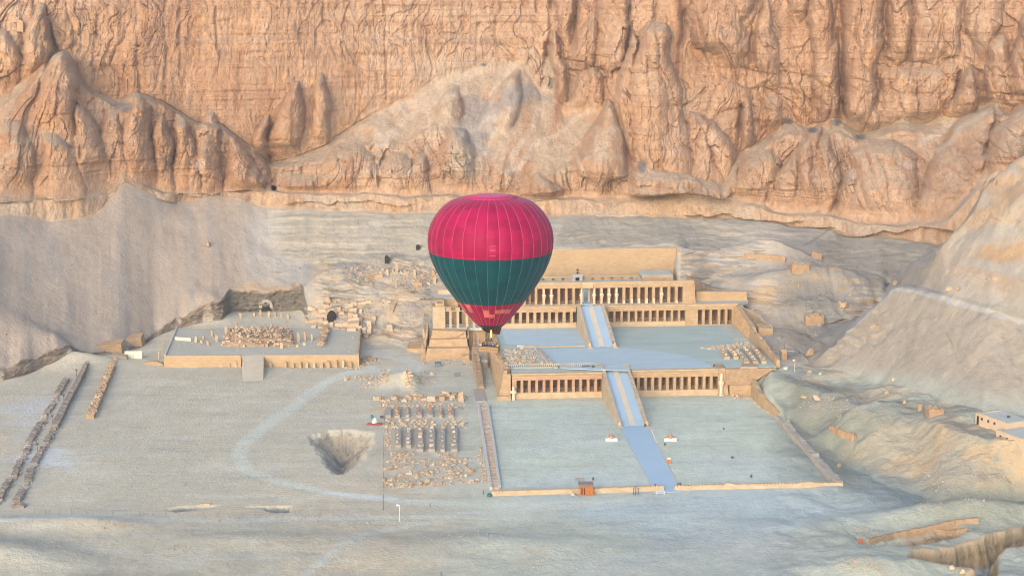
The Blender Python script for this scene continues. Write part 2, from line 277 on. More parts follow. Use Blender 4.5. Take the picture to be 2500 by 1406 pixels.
# --- the dug and heaped ground
def G2(px, py, z=0): return onz(px, py, z)[:2]
Dz = np.zeros_like(GZ)
gm = KT < 4.0
def bump(px, py, rx, ry, h, z=0, rot=0, p=1.0):
    global Dz
    x0, y0 = G2(px, py, z); c, s = math.cos(R(rot)), math.sin(R(rot))
    dx, dy = GX - x0, GY - y0; e = ((dx * c + dy * s) / rx) ** 2 + ((-dx * s + dy * c) / ry) ** 2
    Dz = Dz + h * np.exp(-e ** p)
def pit(P, depth, slope_w, z=0, k=1.0, wob=.0):
    global Dz
    Q = [G2(px, py, z) for px, py in P]
    xs = [q[0] for q in Q]; ys = [q[1] for q in Q]
    m = (GX > min(xs) - 8) & (GX < max(xs) + 8) & (GY > min(ys) - 8) & (GY < max(ys) + 8)
    sd = np.full(GX.shape, 99.0); x, y = GX[m], GY[m]
    sd[m] = poly_sd(x, y, Q) + (wob * fbm(x * .5, y * .5, oct=3, seed=3) if wob else 1.1 * fbm(x * .13, y * .13, oct=3, seed=4) + .12 * fbm(x, y, oct=3, seed=3))
    Dz = Dz - depth * np.clip(-sd / slope_w, 0, 1) ** k
pit([(752, 1064), (800, 1053), (860, 1050), (918, 1056), (915, 1078), (885, 1128), (845, 1158), (808, 1153), (778, 1112)], 7.5, 8.5, wob=.7)
pit([(390, 1243), (440, 1234), (545, 1232), (520, 1241), (430, 1250)], .9, 1.0, wob=.3)
pit([(585, 1237), (715, 1232), (712, 1250), (670, 1251), (640, 1242)], 1.0, 1.0, wob=.3)
pit([(2205, 1372), (2235, 1352), (2330, 1333), (2400, 1312), (2460, 1294), (2600, 1262), (2700, 1300), (2560, 1318), (2470, 1336), (2440, 1352), (2425, 1400), (2420, 1520), (2330, 1500), (2310, 1420), (2385, 1395), (2370, 1388), (2300, 1382), (2240, 1378)], 6.5, 1.7, wob=.0)
pit([(2065, 1290), (2110, 1310), (2140, 1340), (2230, 1332), (2300, 1318), (2380, 1300), (2330, 1285), (2250, 1296), (2110, 1330), (2085, 1318)], 1.5, 2.0, wob=.3)
bump(60, 1282, 26, 4.5, 1.3, rot=-3); bump(235, 1285, 9, 4, .8, rot=-12)
bump(60, 1370, 14, 7, 1.4, rot=-15); bump(-80, 1350, 18, 8, 1.8, rot=-12); bump(200, 1440, 8, 5, 1.5)
bump(2150, 1392, 10, 5, 2.6, rot=8); bump(2260, 1262, 16, 4, 1.5, rot=5); bump(2420, 1262, 18, 5, 3.2, rot=8)
bump(970, 935, 6.0, 5, 3.0, rot=60); bump(1005, 940, 2.2, 7, 2.4, rot=8)
bump(1110, 1335, 22, 6, .9); bump(900, 1365, 16, 6, .8); bump(1300, 1320, 16, 8, .7); bump(660, 1320, 30, 5, .7)
bump(270, 1000, 3, 20, .3, rot=-20)
bump(2065, 1050, 10, 4, 1.6, z=4, rot=-25); bump(2120, 1035, 8, 4, 2.2, z=5, rot=-20); bump(2150, 1080, 9, 5, 1.2, z=3); bump(1990, 990, 5, 5, 1.2, z=5)
bump(1865, 690, 14, 8, 4, z=18); bump(1990, 700, 12, 9, 4.5, z=17); bump(1900, 640, 22, 6, 3, z=20); bump(1960, 745, 14, 6, 2.5, z=14); bump(2060, 700, 12, 9, 3, z=17); bump(1760, 665, 8, 6, 3.5, z=20); bump(1730, 640, 8, 5, 2.5, z=22)
bump(905, 700, 14, 8, 2.4, z=14); bump(820, 690, 10, 6, 3, z=14); bump(870, 655, 16, 6, 2, z=18); bump(800, 735, 9, 6, 2.2, z=9); bump(985, 735, 12, 8, 2.5, z=10)
bump(120, 820, 20, 8, 2.5, z=9); bump(500, 735, 8, 6, 2, z=10); bump(180, 855, 10, 4, 1.5, z=4)
GZ = GZ + np.where(KT < 9.0, Dz, 0)
uG = (GX - OX) * ca - (GY - OY) * sa; vG = (GX - OX) * sa + (GY - OY) * ca
ulin = np.interp(vG, [-86, -28, -12, 0], [35.2, 35.9, 34.4, 33.8]); flatc = sstep(.5, -.6, uG - ulin) * sstep(-95, -84, vG) * (1 - sstep(2, 4, vG)) * (uG > 20)
GZ = GZ * (1 - flatc)
pw = sstep(.3, 1.5, -Dz) * (KT < 4)
GZ = GZ + pw * (.55 * fbm(GX * .35, GY * .35, oct=4, seed=17) + .25 * np.abs(fbm(GX * 1.1, GY * .3, oct=3, seed=18)))
PX, PY = pix(GX, GY, GZ)
# --- roughness of slopes and plain
slope_zone = sstep(4.0, 4.6, KT) * (1 - sstep(8.8, 9.4, KT))
n1 = fbm(GX * .06, GY * .06, oct=5, seed=11); n2 = fbm(GX * .3, GY * .3, oct=4, seed=12)
open_t = 1 - ((PX > 1185) & (PX < 1660) & (KT > 4) & (KT < 9)).astype(float)
plain = (1 - sstep(4.0, 4.2, KT)) * (1 - sstep(1850, 1930, PX))
amp = (.45 - .40 * plain - .22 * (1 - sstep(560, 700, PX)) * sstep(4.0, 4.3, KT)) * open_t
far_front = sstep(1215, 1300, PY)
GZ = GZ + n1 * (amp * 1.4 + far_front * .25) + n2 * amp * .35
rill = fbm(GX * .22 + GY * .05, GY * .035 + GX * .02, oct=4, seed=31)
gul = fbm(GX * .10, GY * .02, oct=4, seed=32); GZ = GZ + slope_zone * open_t * (rill * .18 - .9 * sstep(1850, 1990, PX) * np.clip(1 - np.abs(gul) * 2.0, 0, 1) * sstep(4.1, 4.5, KT) * (1 - sstep(8.3, 8.8, KT)))
GZ = GZ + sstep(1900, 2000, PX) * slope_zone * .5 * fbm(GX * .16, GY * .16, oct=5, seed=33) * open_t
mr = sstep(1650, 1680, PX) * (1 - sstep(2120, 2200, PX)) * slope_zone * sstep(4.3, 4.8, KT); st_ = np.sin((GZ + 1.2 * n1) * 2.4) + .7 * np.sin((GZ + n1) * 5.3 + 1); GY = GY - mr * sstep(-.1, .5, fbm(GX * .05, GY * .05, oct=3, seed=36)) * .9 * st_
mz = sstep(760, 800, PX) * (1 - sstep(1050, 1090, PX)) * slope_zone; GY = GY - mz * sstep(-.3, .4, fbm(GX * .05, GY * .05, oct=3, seed=37)) * .9 * st_; GZ = GZ + mz * (.8 * fbm(GX * .14, GY * .14, oct=5, seed=34))
GZ = GZ + sstep(1930, 2010, PX) * (1 - sstep(3.9, 4.1, KT)) * sstep(2.0, 2.4, KT) * .8 * fbm(GX * .09, GY * .12, oct=5, seed=35)
rockfoot = sstep(3.98, 4.1, KT) * (1 - sstep(4.95, 5.1, KT)) * (1 - sstep(750, 770, PX))
GY = GY - rockfoot * (1.0 * fbm(GX * .25, GZ * .5, oct=4, seed=15) + .5 * fbm(GX * .9, GZ * .9, oct=3, seed=16))
shale = sstep(8.9, 9.1, KT) * (1 - sstep(9.95, 10.0, KT)) * sstep(600, 700, PX) * (1 - sstep(2280, 2360, PX))
zs = GZ + .8 * n1
strata = np.sin(zs * 2.1) + .8 * np.sin(zs * 4.7 + 1.3) + .6 * np.sin(zs * 9.1 + 2)
GY = GY - shale * (.22 * strata * (.4 + .6 * sstep(-.2, .5, fbm(GX * .03, GZ * .1, oct=3, seed=19))) + .2 * rill + .8 * fbm(GX * .05, GZ * .2, oct=3, seed=14))

# --- relief of the cliffs, pushed out horizontally towards the valley
RELIEF = []
def pil(amp, *pts): RELIEF.append((amp, pts))
pil(12, (1597, 42, 10), (1597, 60, 32), (1595, 100, 42), (1590, 160, 58), (1590, 250, 72), (1615, 350, 92), (1640, 450, 112)); pil(9, (1545, 75, 6), (1536, 150, 20), (1526, 250, 28), (1545, 390, 26))
pil(5, (1628, 110, 5), (1632, 180, 18), (1640, 290, 20), (1655, 430, 22)); pil(4, (1575, 120, 6), (1572, 260, 18), (1580, 420, 22))
pil(10, (1692, 266, 6), (1715, 300, 36), (1735, 360, 62), (1742, 420, 66), (1738, 500, 84)); pil(4, (1718, 352, 5), (1715, 380, 13), (1714, 450, 16), (1714, 490, 16))
pil(13, (1487, 240, 4), (1487, 256, 20), (1483, 290, 32), (1477, 340, 54), (1468, 400, 66), (1470, 426, 60), (1470, 434, 20))
pil(8, (1447, 30, 6), (1425, 90, 34), (1412, 160, 30), (1410, 168, 10)); pil(7, (1432, 160, 8), (1436, 190, 34), (1426, 262, 42)); pil(8, (1505, -60, 38), (1490, 60, 42), (1482, 160, 38), (1480, 172, 12)); pil(8, (1350, 70, 6), (1360, 150, 13), (1370, 240, 18))
pil(7, (1385, -60, 22), (1382, 30, 24), (1375, 80, 12)); pil(10, (1755, -90, 95), (1755, 50, 84), (1765, 120, 70), (1780, 142, 30)); pil(7, (1823, 245, 6), (1825, 290, 15), (1823, 352, 19)); pil(7, (1863, 4, 6), (1866, 50, 20), (1872, 140, 30), (1880, 200, 24))
pil(5, (1890, 230, 20), (1880, 320, 28)); pil(6, (1945, -70, 26), (1950, 38, 25)); pil(10, (2112, -70, 52), (2106, 100, 50), (2098, 190, 42), (2100, 250, 40), (2110, 310, 40)); pil(8, (2000, -70, 32), (2008, 120, 32), (2016, 240, 26))
pil(9, (2035, 100, 8), (2030, 190, 20), (2024, 288, 24)); pil(8, (2202, -70, 32), (2197, 80, 33), (2192, 140, 30), (2192, 150, 10)); pil(6, (2250, 160, 80), (2246, 180, 92), (2236, 240, 98), (2226, 284, 104)); pil(7, (2290, -70, 58), (2290, 80, 60), (2290, 142, 52), (2290, 152, 20))
pil(11, (2365, 167, 4), (2363, 195, 16), (2358, 245, 30), (2346, 288, 38)); pil(8, (2428, 85, 20), (2436, 170, 40), (2450, 255, 36)); pil(10, (2505, 35, 16), (2502, 140, 36), (2506, 240, 42)); pil(7, (2400, -70, 45), (2400, 60, 42), (2395, 120, 20))
pil(10, (1862, 362, 10), (1858, 395, 44), (1842, 450, 55), (1830, 505, 66)); pil(9, (1936, 378, 10), (1922, 425, 32), (1912, 505, 42)); pil(8, (2002, 308, 10), (1974, 375, 25), (1960, 505, 32)); pil(10, (2016, 332, 10), (2016, 385, 35), (2002, 460, 41), (1996, 520, 44)); pil(7, (2070, 408, 6), (2065, 445, 24), (2060, 530, 30))
pil(12, (2130, 336, 26), (2158, 375, 78), (2150, 450, 90), (2140, 534, 96)); pil(4, (2200, 360, 10), (2205, 420, 28), (2200, 530, 34)); pil(13, (2420, 246, 5), (2402, 285, 36), (2345, 350, 60), (2332, 430, 78), (2312, 530, 88)); pil(10, (2502, 262, 20), (2464, 325, 52), (2432, 420, 42))
pil(9, (100, 14, 8), (100, 50, 28), (95, 120, 38), (80, 182, 42)); pil(8, (15, 68, 10), (18, 115, 30), (20, 185, 36)); pil(7, (158, 118, 5), (152, 150, 28), (140, 215, 44), (130, 280, 50)); pil(7, (405, 282, 8), (402, 320, 21), (400, 400, 24), (405, 472, 27)); pil(8, (336, 224, 8), (350, 255, 26), (342, 335, 36), (350, 430, 42))
pil(6, (450, 288, 10), (455, 340, 28), (460, 450, 36)); pil(7, (515, 274, 8), (511, 315, 27), (515, 440, 33)); pil(7, (570, 330, 6), (588, 365, 28), (600, 440, 52)); pil(8, (188, 252, 10), (213, 320, 36), (238, 420, 52)); pil(7, (118, 318, 14), (148, 365, 40), (152, 455, 62)); pil(7, (30, 300, 30), (35, 370, 48), (30, 470, 55)); pil(5, (275, 270, 12), (280, 340, 34), (300, 430, 30))
pil(9, (722, 200, 5), (716, 230, 20), (702, 275, 35), (695, 362, 39)); pil(7, (785, 188, 5), (783, 225, 18), (779, 330, 28)); pil(7, (645, 280, 6), (642, 315, 17), (640, 372, 20)); pil(6, (850, 350, 20), (852, 385, 60), (850, 462, 84)); pil(6, (965, 366, 18), (960, 415, 46), (962, 465, 52)); pil(6, (1112, 212, 12), (1103, 250, 34), (1086, 302, 36)); pil(9, (1112, 308, 14), (1112, 360, 48), (1100, 435, 58)); pil(8, (1262, 168, 10), (1242, 225, 35), (1212, 312, 42)); pil(6, (1310, 420, 10), (1330, 460, 40)); pil(5, (740, 420, 40), (740, 465, 50)); pil(6, (1020, 370, 16), (1020, 450, 32))
CREV = [([(1347, -80), (1345, 60), (1340, 110), (1326, 195)], 7, 5), ([(1664, -80), (1668, 60), (1662, 180)], 7, 5), ([(1850, -80), (1838, 20), (1818, 60), (1838, 90), (1836, 150)], 7, 4), ([(2056, -60), (2052, 60), (2050, 120), (2046, 190), (2060, 290)], 9, 6), ([(1508, 250), (1521, 310), (1530, 402)], 5, 3), ([(1812, 260), (1806, 300), (1800, 362)], 5, 4), ([(2395, 440), (2400, 365), (2420, 335), (2462, 285), (2480, 262)], 6, 4), ([(2222, -80), (2222, 142)], 5, 3), ([(662, 388), (668, 470)], 6, 4),
        ([(332, 0), (338, 110), (342, 225)], 3.5, 4), ([(405, 0), (404, 220)], 3, 3), ([(440, 0), (438, 180)], 3, 3), ([(126, 60), (132, 110), (140, 125)], 6, 5), ([(182, 250), (180, 300), (200, 380)], 4, 4), ([(118, 285), (140, 220), (160, 190)], 2, 3), ([(1880, 445), (1862, 505)], 5, 5), ([(2040, 490), (2020, 540)], 5, 4), ([(1955, 330), (1930, 390), (1880, 470), (1800, 560)], 3.5, 4), ([(2110, 325), (2060, 400), (2040, 490), (2010, 560)], 3.5, 4), ([(941, 0), (944, 240)], 1.8, 2.5), ([(1165, 60), (1170, 150)], 3, 3), ([(1535, 20), (1530, 120)], 4, 3), ([(1700, 280), (1705, 400)], 3, 3), ([(2345, 180), (2325, 270)], 4, 4), ([(2390, 180), (2400, 250)], 6, 5), ([(1500, 0), (1470, 60), (1460, 120)], 3, 3), ([(1390, 250), (1400, 100), (1395, 40)], 3, 3), ([(2115, -40), (2110, 200)], 2.5, 2.5), ([(2300, 70), (2280, 145)], 3, 3), ([(530, 20), (534, 120)], 2, 2.5), ([(790, 0), (792, 60)], 2.5, 3), ([(235, 40), (228, 150), (225, 230)], 3, 3), ([(1086, 430), (1084, 340)], 2.5, 3)]
spur = sstep(2225, 2290, PX) * sstep(6.0, 6.25, KT) * (1 - sstep(7.05, 7.2, KT))
oo, tt, _f = facets((GX + 1.5 * n2) / 5, GZ / 4, seed=21); o2, t2, _f2 = facets((GX + n2) / 2, GZ / 1.8, seed=22)
rockm = sstep(-.55, .1, fbm(GX * .05, GZ * .09, oct=4, seed=23) + .55 * sstep(6.55, 6.95, KT) + .5 * np.exp(-((GZ - 38) / 2.6) ** 2))
GY = GY - spur * rockm * (1.7 * oo + 1.1 * tt + .8 * o2 + .5 * t2 + 1.2 * fbm(GX * .1, GZ * .1, oct=3, seed=24)); SPUR = spur * rockm
cl = KT >= 9.93
r0 = int(np.argmax(rows >= 9.93))
X, Y, Z, px_, py_ = GX[r0:], GY[r0:], GZ[r0:], PX[r0:], PY[r0:]
kt = KT[r0:]
wx = px_ + 9 * fbm(X * .09, Z * .09, oct=4, seed=41); wy = py_ + 9 * fbm(X * .09 + 50, Z * .09, oct=3, seed=42)
disp = np.zeros_like(X)
for amp_, pts in RELIEF:
    ys = np.array([p[1] for p in pts], float); xs = np.array([p[0] for p in pts], float); hw = np.array([p[2] for p in pts], float)
    cxx = np.interp(wy, ys, xs); h = np.interp(wy, ys, hw)
    h = np.where((wy < ys[0]) | (wy > ys[-1] + 30), 1e-3, h)
    q = np.clip(1 - np.abs((wx - cxx) / h) ** 2.4, 0, 1)
    top = np.clip((wy - ys[0]) / 26.0, 0, 1) ** .6 if ys[0] > -50 else 1
    bot = sstep(ys[-1] + 30, ys[-1] - 45, wy) if ys[-1] < 440 else 1
    disp = np.maximum(disp, amp_ * 1.2 * q ** .6 * top * bot)
upper = sstep(13.9, 14.1, kt) * (1 - sstep(14.97, 15.0, kt)); lower = sstep(11.95, 12.35, kt) * (1 - sstep(12.95, 13.1, kt)); band = sstep(9.97, 10.1, kt) * (1 - sstep(10.85, 11.0, kt))
ledge = sstep(12.95, 13.1, kt) * (1 - sstep(13.85, 14.0, kt))
wq = X + 5 * fbm(X * .05, Z * .05, oct=3, seed=51)
f1, f2, idv = worley(wq / 15, Z / 46 + 3 * vnoise(X * .02, Z * .02, seed=52), seed=53)
p1 = np.clip((f2 - f1) * 1.6, 0, 1) ** .55
warp = 1.1 * fbm(X * .12, Z * .06, oct=3, seed=54)
fo1, ft1, fd1 = facets((wq + warp) / 8.0, Z / 27 + .6 * vnoise(X * .06, Z * .04, seed=55), seed=56)
fo2, ft2, fd2 = facets((wq + 1.2 * warp) / 3.1, Z / 10 + .5 * vnoise(X * .15, Z * .1, seed=58), seed=59)
fo3, ft3, fd3 = facets((X + .8 * warp) / 1.3, Z / 3.0 + .4 * vnoise(X * .4, Z * .3, seed=66), seed=67)
_, _, vd = facets((X + 1.3 * warp) / 5.2, Z / 44 + .5 * vnoise(X * .05, Z * .02, seed=69), seed=70, jit=.95); vm_ = sstep(-.1, .4, fbm(X * .04, Z * .05, oct=3, seed=71)); vc = .85 * np.exp(-(vd / .075) ** 2) * vm_
pmask = sstep(-.35, .45, fbm(X * .035, Z * .03, oct=3, seed=68))
p2 = 1.2 * (fo1 - .5) + 1.1 * ft1 - .9 * np.exp(-(fd1 / .04) ** 2) * (.35 + .65 * pmask)
p3 = .5 * (fo2 - .5) + .55 * ft2 - .55 * pmask * np.exp(-(fd2 / .07) ** 2) * (fo1 > .35) + .20 * (fo3 - .5) + .2 * ft3
flat_wall = sstep(330, 420, px_) * (1 - sstep(1180, 1300, px_)) * upper         # the smoother wall left of centre
smooth_low = flat_wall * sstep(130, 160, py_)
w1 = (upper * (1 - .75 * flat_wall) + lower * .8)
disp = disp + w1 * (2.9 * p1 + 1.6 * idv) + (upper * (1 - .45 * flat_wall) * (1 - .5 * smooth_low) + 1.25 * lower + .3 * ledge) * 1.0 * p2 + (upper * (1 - .6 * smooth_low) + 1.4 * lower + .6 * band + .25 * ledge) * 1.0 * p3 - (upper * (1 - .6 * flat_wall) + lower) * vc
wall_step = flat_wall * 1.6 * (sstep(92, 104, wy) + .35 * sstep(150, 153, py_))
disp = disp * np.clip(.3 + .7 * sstep(11.95, 12.45, kt), 0, 1) + wall_step
big = fbm(X * .03, Z * .025, oct=3, seed=61); med = fbm(X * .12, Z * .07, Y * .05, oct=4, seed=62); fine = fbm(X * .7, Z * .35, Y * .3, oct=4, seed=63)
streak = fbm(X * .8 + .6 * fine, Z * .05, oct=3, seed=64)
disp = disp + (upper * (1 - .5 * flat_wall) + .8 * lower + .5 * ledge) * (1.6 * big + 1.1 * med) + (upper + lower + band + .6 * ledge) * (.28 * fine) + (upper * (1 - .3 * smooth_low) + lower + 1.3 * band) * .30 * streak
bed = fbm(X * .02, Z * .9, oct=3, seed=65)
disp = disp + (upper * .35 + lower * .45) * bed
for pts, w, dep in CREV:
    d = seg_dist(wx * .55 + px_ * .45, wy * .4 + py_ * .6, pts)
    w2 = w * (1.7 if w < 4 else 1.1); dj = (.5 if w < 4 else 1.2) * dep * (.45 + .55 * sstep(-.5, .5, fbm(Z * .09 + pts[0][0], Z * 0, oct=3, seed=45)))
    disp = disp - dj * np.exp(-(d / w2) ** 2) * (upper + lower + .6 * ledge)
mouth = np.hypot((px_ - 669) / 7.0, (py_ - 461) / 6.0)
disp = disp - 6 * (mouth < 1)
az = np.arctan2(X, Y)
GX[r0:] = X - disp * np.sin(az) * .8; GY[r0:] = Y - disp * np.cos(az); GZ[r0:] = Z + .15 * med * lower + ledge * .9 * med + .5 * ledge * np.maximum(disp, 0) * .3
# --- colours of the land (zones of rock, scree, shale, sand, paving), one per vertex
PX, PY = pix(GX, GY, GZ)
Cc = np.zeros(GX.shape + (3,))
def lay(col, w):
    global Cc
    w = np.clip(w, 0, 1)[..., None]; Cc = Cc * (1 - w) + np.array(col) * w
na = fbm(GX * .018, GY * .018, oct=4, seed=71); nb = fbm(GX * .09, GY * .09, oct=5, seed=72); nc_ = fbm(GX * .5, GY * .25, oct=4, seed=73)
nst = fbm(GX * .06, GY * .25, oct=5, seed=74)           # streaks across the view
def nz(v, lo, hi): return sstep(lo, hi, v)
lay((.445, .405, .325), np.ones_like(GX))
lay((.415, .435, .375), nz(PX, 1000, 1250) * nz(PY, 880, 930) * (KT < 4.3))
lay((.46, .385, .29), (PX < 1000) * nz(na + .5 * nb, -.1, .9) * .55)
lay((.375, .375, .33), nz(nst, .15, .8) * .32)
lay((.50, .495, .44), nz(-nst + .3 * nb, .35, .9) * .35)
def trail(pts, w, col, st=1.0, soft=.5, jag=0.0):
    m = (PX > min(p[0] for p in pts) - 60) & (PX < max(p[0] for p in pts) + 60) & (PY > min(p[1] for p in pts) - 60) & (PY < max(p[1] for p in pts) + 60)
    d = np.full(GX.shape, 1e3); sc = 2.6                 # the plain is seen foreshortened
    d[m] = seg_dist(PX[m], PY[m] * sc, [(a, b * sc) for a, b in pts]) + jag * (nb[m] * 6 + nc_[m] * 4)
    lay(col, (1 - sstep(w * soft, w, d)) * st)
def patch(P, col, st=1.0, soft=30, jag=1.0, z=0):
    d = np.full(GX.shape, 1e3); xs = [p[0] for p in P]; ys = [p[1] for p in P]
    m = (PX > min(xs) - 90) & (PX < max(xs) + 90) & (PY > min(ys) - 60) & (PY < max(ys) + 60)
    d[m] = poly_sd(PX[m], PY[m] * 2.6, [(a, b * 2.6) for a, b in P]) + jag * (nb[m] * 28 + nst[m] * 30)
    lay(col, (1 - sstep(-soft, soft, d)) * st)
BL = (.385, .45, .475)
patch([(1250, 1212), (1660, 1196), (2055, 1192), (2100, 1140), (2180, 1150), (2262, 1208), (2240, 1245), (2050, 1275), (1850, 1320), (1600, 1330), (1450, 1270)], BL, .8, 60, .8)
patch([(1230, 1180), (1580, 1120), (1610, 1190), (1240, 1195)], (.40, .425, .44), .5, 40)
patch([(1300, 1020), (1480, 1000), (1500, 1100), (1330, 1120)], (.43, .45, .44), .4, 60, 2)
patch([(1650, 1110), (2000, 1120), (2020, 1175), (1700, 1180)], (.40, .42, .425), .5, 50)
patch([(1640, 1300), (2000, 1290), (2040, 1420), (1300, 1420)], (.42, .44, .44), .5, 80)
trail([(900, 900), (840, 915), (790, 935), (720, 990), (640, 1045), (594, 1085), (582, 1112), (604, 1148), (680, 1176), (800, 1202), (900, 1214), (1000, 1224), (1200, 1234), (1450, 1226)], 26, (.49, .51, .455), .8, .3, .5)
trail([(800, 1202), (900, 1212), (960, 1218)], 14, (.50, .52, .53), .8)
trail([(-60, 1272), (120, 1262), (240, 1258), (330, 1266), (560, 1271), (800, 1264), (1000, 1262), (1200, 1250), (1400, 1234), (1560, 1216)], 20, (.46, .475, .43), .85, .35, .4)
trail([(720, 1420), (760, 1390), (830, 1330), (890, 1304), (1040, 1276)], 22, (.47, .485, .435), .7, .3, .6)
trail([(900, 862), (960, 870), (1000, 880), (1020, 900), (930, 905), (890, 895)], 30, (.47, .485, .45), .7, .3, .6)
trail([(1893, 890), (1960, 926), (2050, 966), (2150, 1000), (2200, 1010), (2310, 1042), (2400, 1062), (2510, 1088)], 24, (.41, .43, .43), .85, .3, .3)
trail([(2205, 1010), (2208, 1060), (2210, 1120), (2215, 1170), (2230, 1200)], 16, (.44, .45, .435), .6, .3, .4); trail([(2310, 1046), (2260, 1075), (2210, 1100)], 14, (.43, .44, .43), .6, .3, .4); trail([(2335, 1050), (2320, 1120), (2300, 1200), (2290, 1240)], 12, (.45, .46, .44), .5, .3, .5)
patch([(60, 1110), (130, 1098), (215, 1125), (170, 1150), (80, 1145)], (.50, .515, .53), .8, 25, 1.2); patch([(0, 1000), (100, 960), (160, 975), (60, 1080)], (.44, .45, .47), .6, 30)
patch([(1055, 925), (1100, 930), (1090, 950), (1040, 945)], (.47, .50, .52), .7, 16)
patch([(880, 1000), (940, 992), (935, 1008), (890, 1008)], (.46, .37, .22), .85, 10, .3); patch([(885, 1032), (925, 1034), (930, 1048), (880, 1046)], (.36, .22, .19), .5, 14, .4)
path_pts = [(1893, 890), (1960, 926), (2050, 966), (2150, 1000), (2200, 1010), (2310, 1042), (2400, 1062), (2510, 1088)]
# pit, trench, shallow diggings
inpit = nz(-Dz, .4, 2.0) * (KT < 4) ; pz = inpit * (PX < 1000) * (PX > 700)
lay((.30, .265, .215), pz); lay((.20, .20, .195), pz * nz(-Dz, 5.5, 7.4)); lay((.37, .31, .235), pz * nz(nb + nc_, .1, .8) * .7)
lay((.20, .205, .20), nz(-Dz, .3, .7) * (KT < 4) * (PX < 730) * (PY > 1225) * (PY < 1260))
trz = nz(-Dz, .3, 1.2) * (PX > 2190); lay((.34, .255, .165), trz); lay((.22, .18, .13), trz * nz(-Dz, 1.2, 2.6)); lay((.36, .28, .18), trz * nz(fbm(GX * .06, GZ * 1.6, oct=4, seed=84), .05, .35) * .8); lay((.28, .305, .32), trz * nz(-Dz, 5.7, 6.3))  # walls get darker below the rim: their shade is put into the colour
lip = sstep(2180, 2230, PX) * (PY > 1285) * nz(gblur(np.clip(-Dz, 0, 1), 6, 0), .12, .4) * (1 - trz); lay((.41, .325, .235), lip * .9)
# slopes
scree = sstep(4.02, 4.4, KT) * np.ones_like(GX) * (1 - sstep(9.9, 9.97, KT))
Ls = 1 - sstep(600, 720, PX)
lay((.35, .293, .235), scree * Ls)
lay((.35, .335, .295), scree * (1 - Ls))
lay((.40, .385, .345), scree * nz(PX, 560, 640) * (1 - nz(PX, 700, 760)) * nz(PY + 20 * nb, 500, 540) * (1 - nz(PY, 650, 700)) * .8)
lay((.27, .255, .23), scree * nz(PX, 915, 960) * (1 - nz(PX, 1050, 1080)) * nz(PY, 705, 740) * .75)
lay((.285, .27, .245), scree * Ls * nz(rill, .2, 1.0) * .5); lay((.37, .31, .25), scree * Ls * nz(-rill + .4 * nb, .3, 1.1) * .6)
lay((.40, .36, .30), scree * (1 - Ls) * nz(nb + .6 * na, .2, 1.0) * .6)
rc = sstep(4.0, 4.06, KT) * (1 - sstep(4.85, 5.02, KT)) * (1 - sstep(738, 760, PX))
lay((.15, .125, .095), rc * nz(nc_ + .8 * nb, -.75, -.2)); lay((.25, .20, .15), rc * nz(fbm(GX * .3, GZ * 1.6, oct=4, seed=75), .1, .5) * .8)
lay((.135, .125, .105), rc * (PX > 552)); lay((.19, .165, .13), rc * (PX > 552) * nz(fbm(GX * .06, GZ * 2.2, oct=4, seed=76), .0, .4) * .8); lay((.40, .30, .20), sstep(4.8, 5.05, KT) * (1 - sstep(5.3, 5.6, KT)) * nz(PX, 565, 600) * (1 - nz(PX, 720, 750)) * .8)
mid = scree * (PX > 760) * (PX < 1190)
lay((.40, .345, .265), mid * .6); lay((.46, .365, .25), mid * nz(fbm(GX * .15, GZ * .5, oct=4, seed=77), .1, .5) * .8); lay((.27, .26, .235), mid * nz(fbm(GX * .12, GY * .15, oct=4, seed=78), .25, .7) * .6)
hillR = scree * (PX > 1840) * nz(KT, 4.0, 4.2)
lay((.405, .355, .285), hillR * (KT < 5.05) * nz(PX, 1990, 2060) * .85); lay((.33, .32, .285), hillR * (KT < 5.0) * nz(rill + .5 * na, .1, .9) * .5)
lay((.42, .385, .33), hillR * (KT > 6.0) * (PX > 2200) * .9)
lay((.46, .33, .215), SPUR * .85); lay((.47, .42, .35), SPUR * nz(fbm(GX * .2, GZ * .25, oct=4, seed=79), .1, .5) * .8)
patch([(2340, 566), (2400, 468), (2500, 366), (2520, 500), (2440, 530), (2385, 570)], (.46, .33, .21), .75, 16, 1.4); patch([(2372, 614), (2420, 598), (2520, 586), (2520, 642), (2400, 636)], (.48, .325, .185), .9, 10, .7); patch([(2258, 655), (2330, 585), (2400, 590), (2350, 640), (2275, 705), (2255, 700)], (.49, .42, .33), .8, 16, .8); patch([(2420, 530), (2510, 470), (2510, 575), (2440, 590)], (.50, .45, .37), .6, 20, 1.2)
rgt = scree * (PX > 1655) * (PX < 2150) * (KT > 4.3) * (KT < 9.0); lay((.41, .345, .26), rgt * nz(fbm(GX * .07, GZ * .4, oct=4, seed=97) + .3 * (PX < 1950), .05, .5) * .75); lay((.46, .33, .20), rgt * nz(fbm(GX * .12, GZ * .9, oct=4, seed=98), .35, .6) * .7); patch([(1672, 690), (1700, 610), (1730, 620), (1728, 670), (1700, 700)], (.20, .185, .155), .8, 20, .8)
mound = scree * (PX > 1660) * (PX < 2200) * (KT > 4.3) * (KT < 9.0); lay((.28, .265, .235), mound * nz(nb + na, .2, 1.1) * .7)
trail([(2188, 703), (2250, 712), (2320, 735), (2400, 757), (2510, 790)], 22, (.47, .465, .44), .8, .4); trail([(2185, 702), (2130, 750), (2080, 800)], 14, (.42, .42, .405), .6, .4)
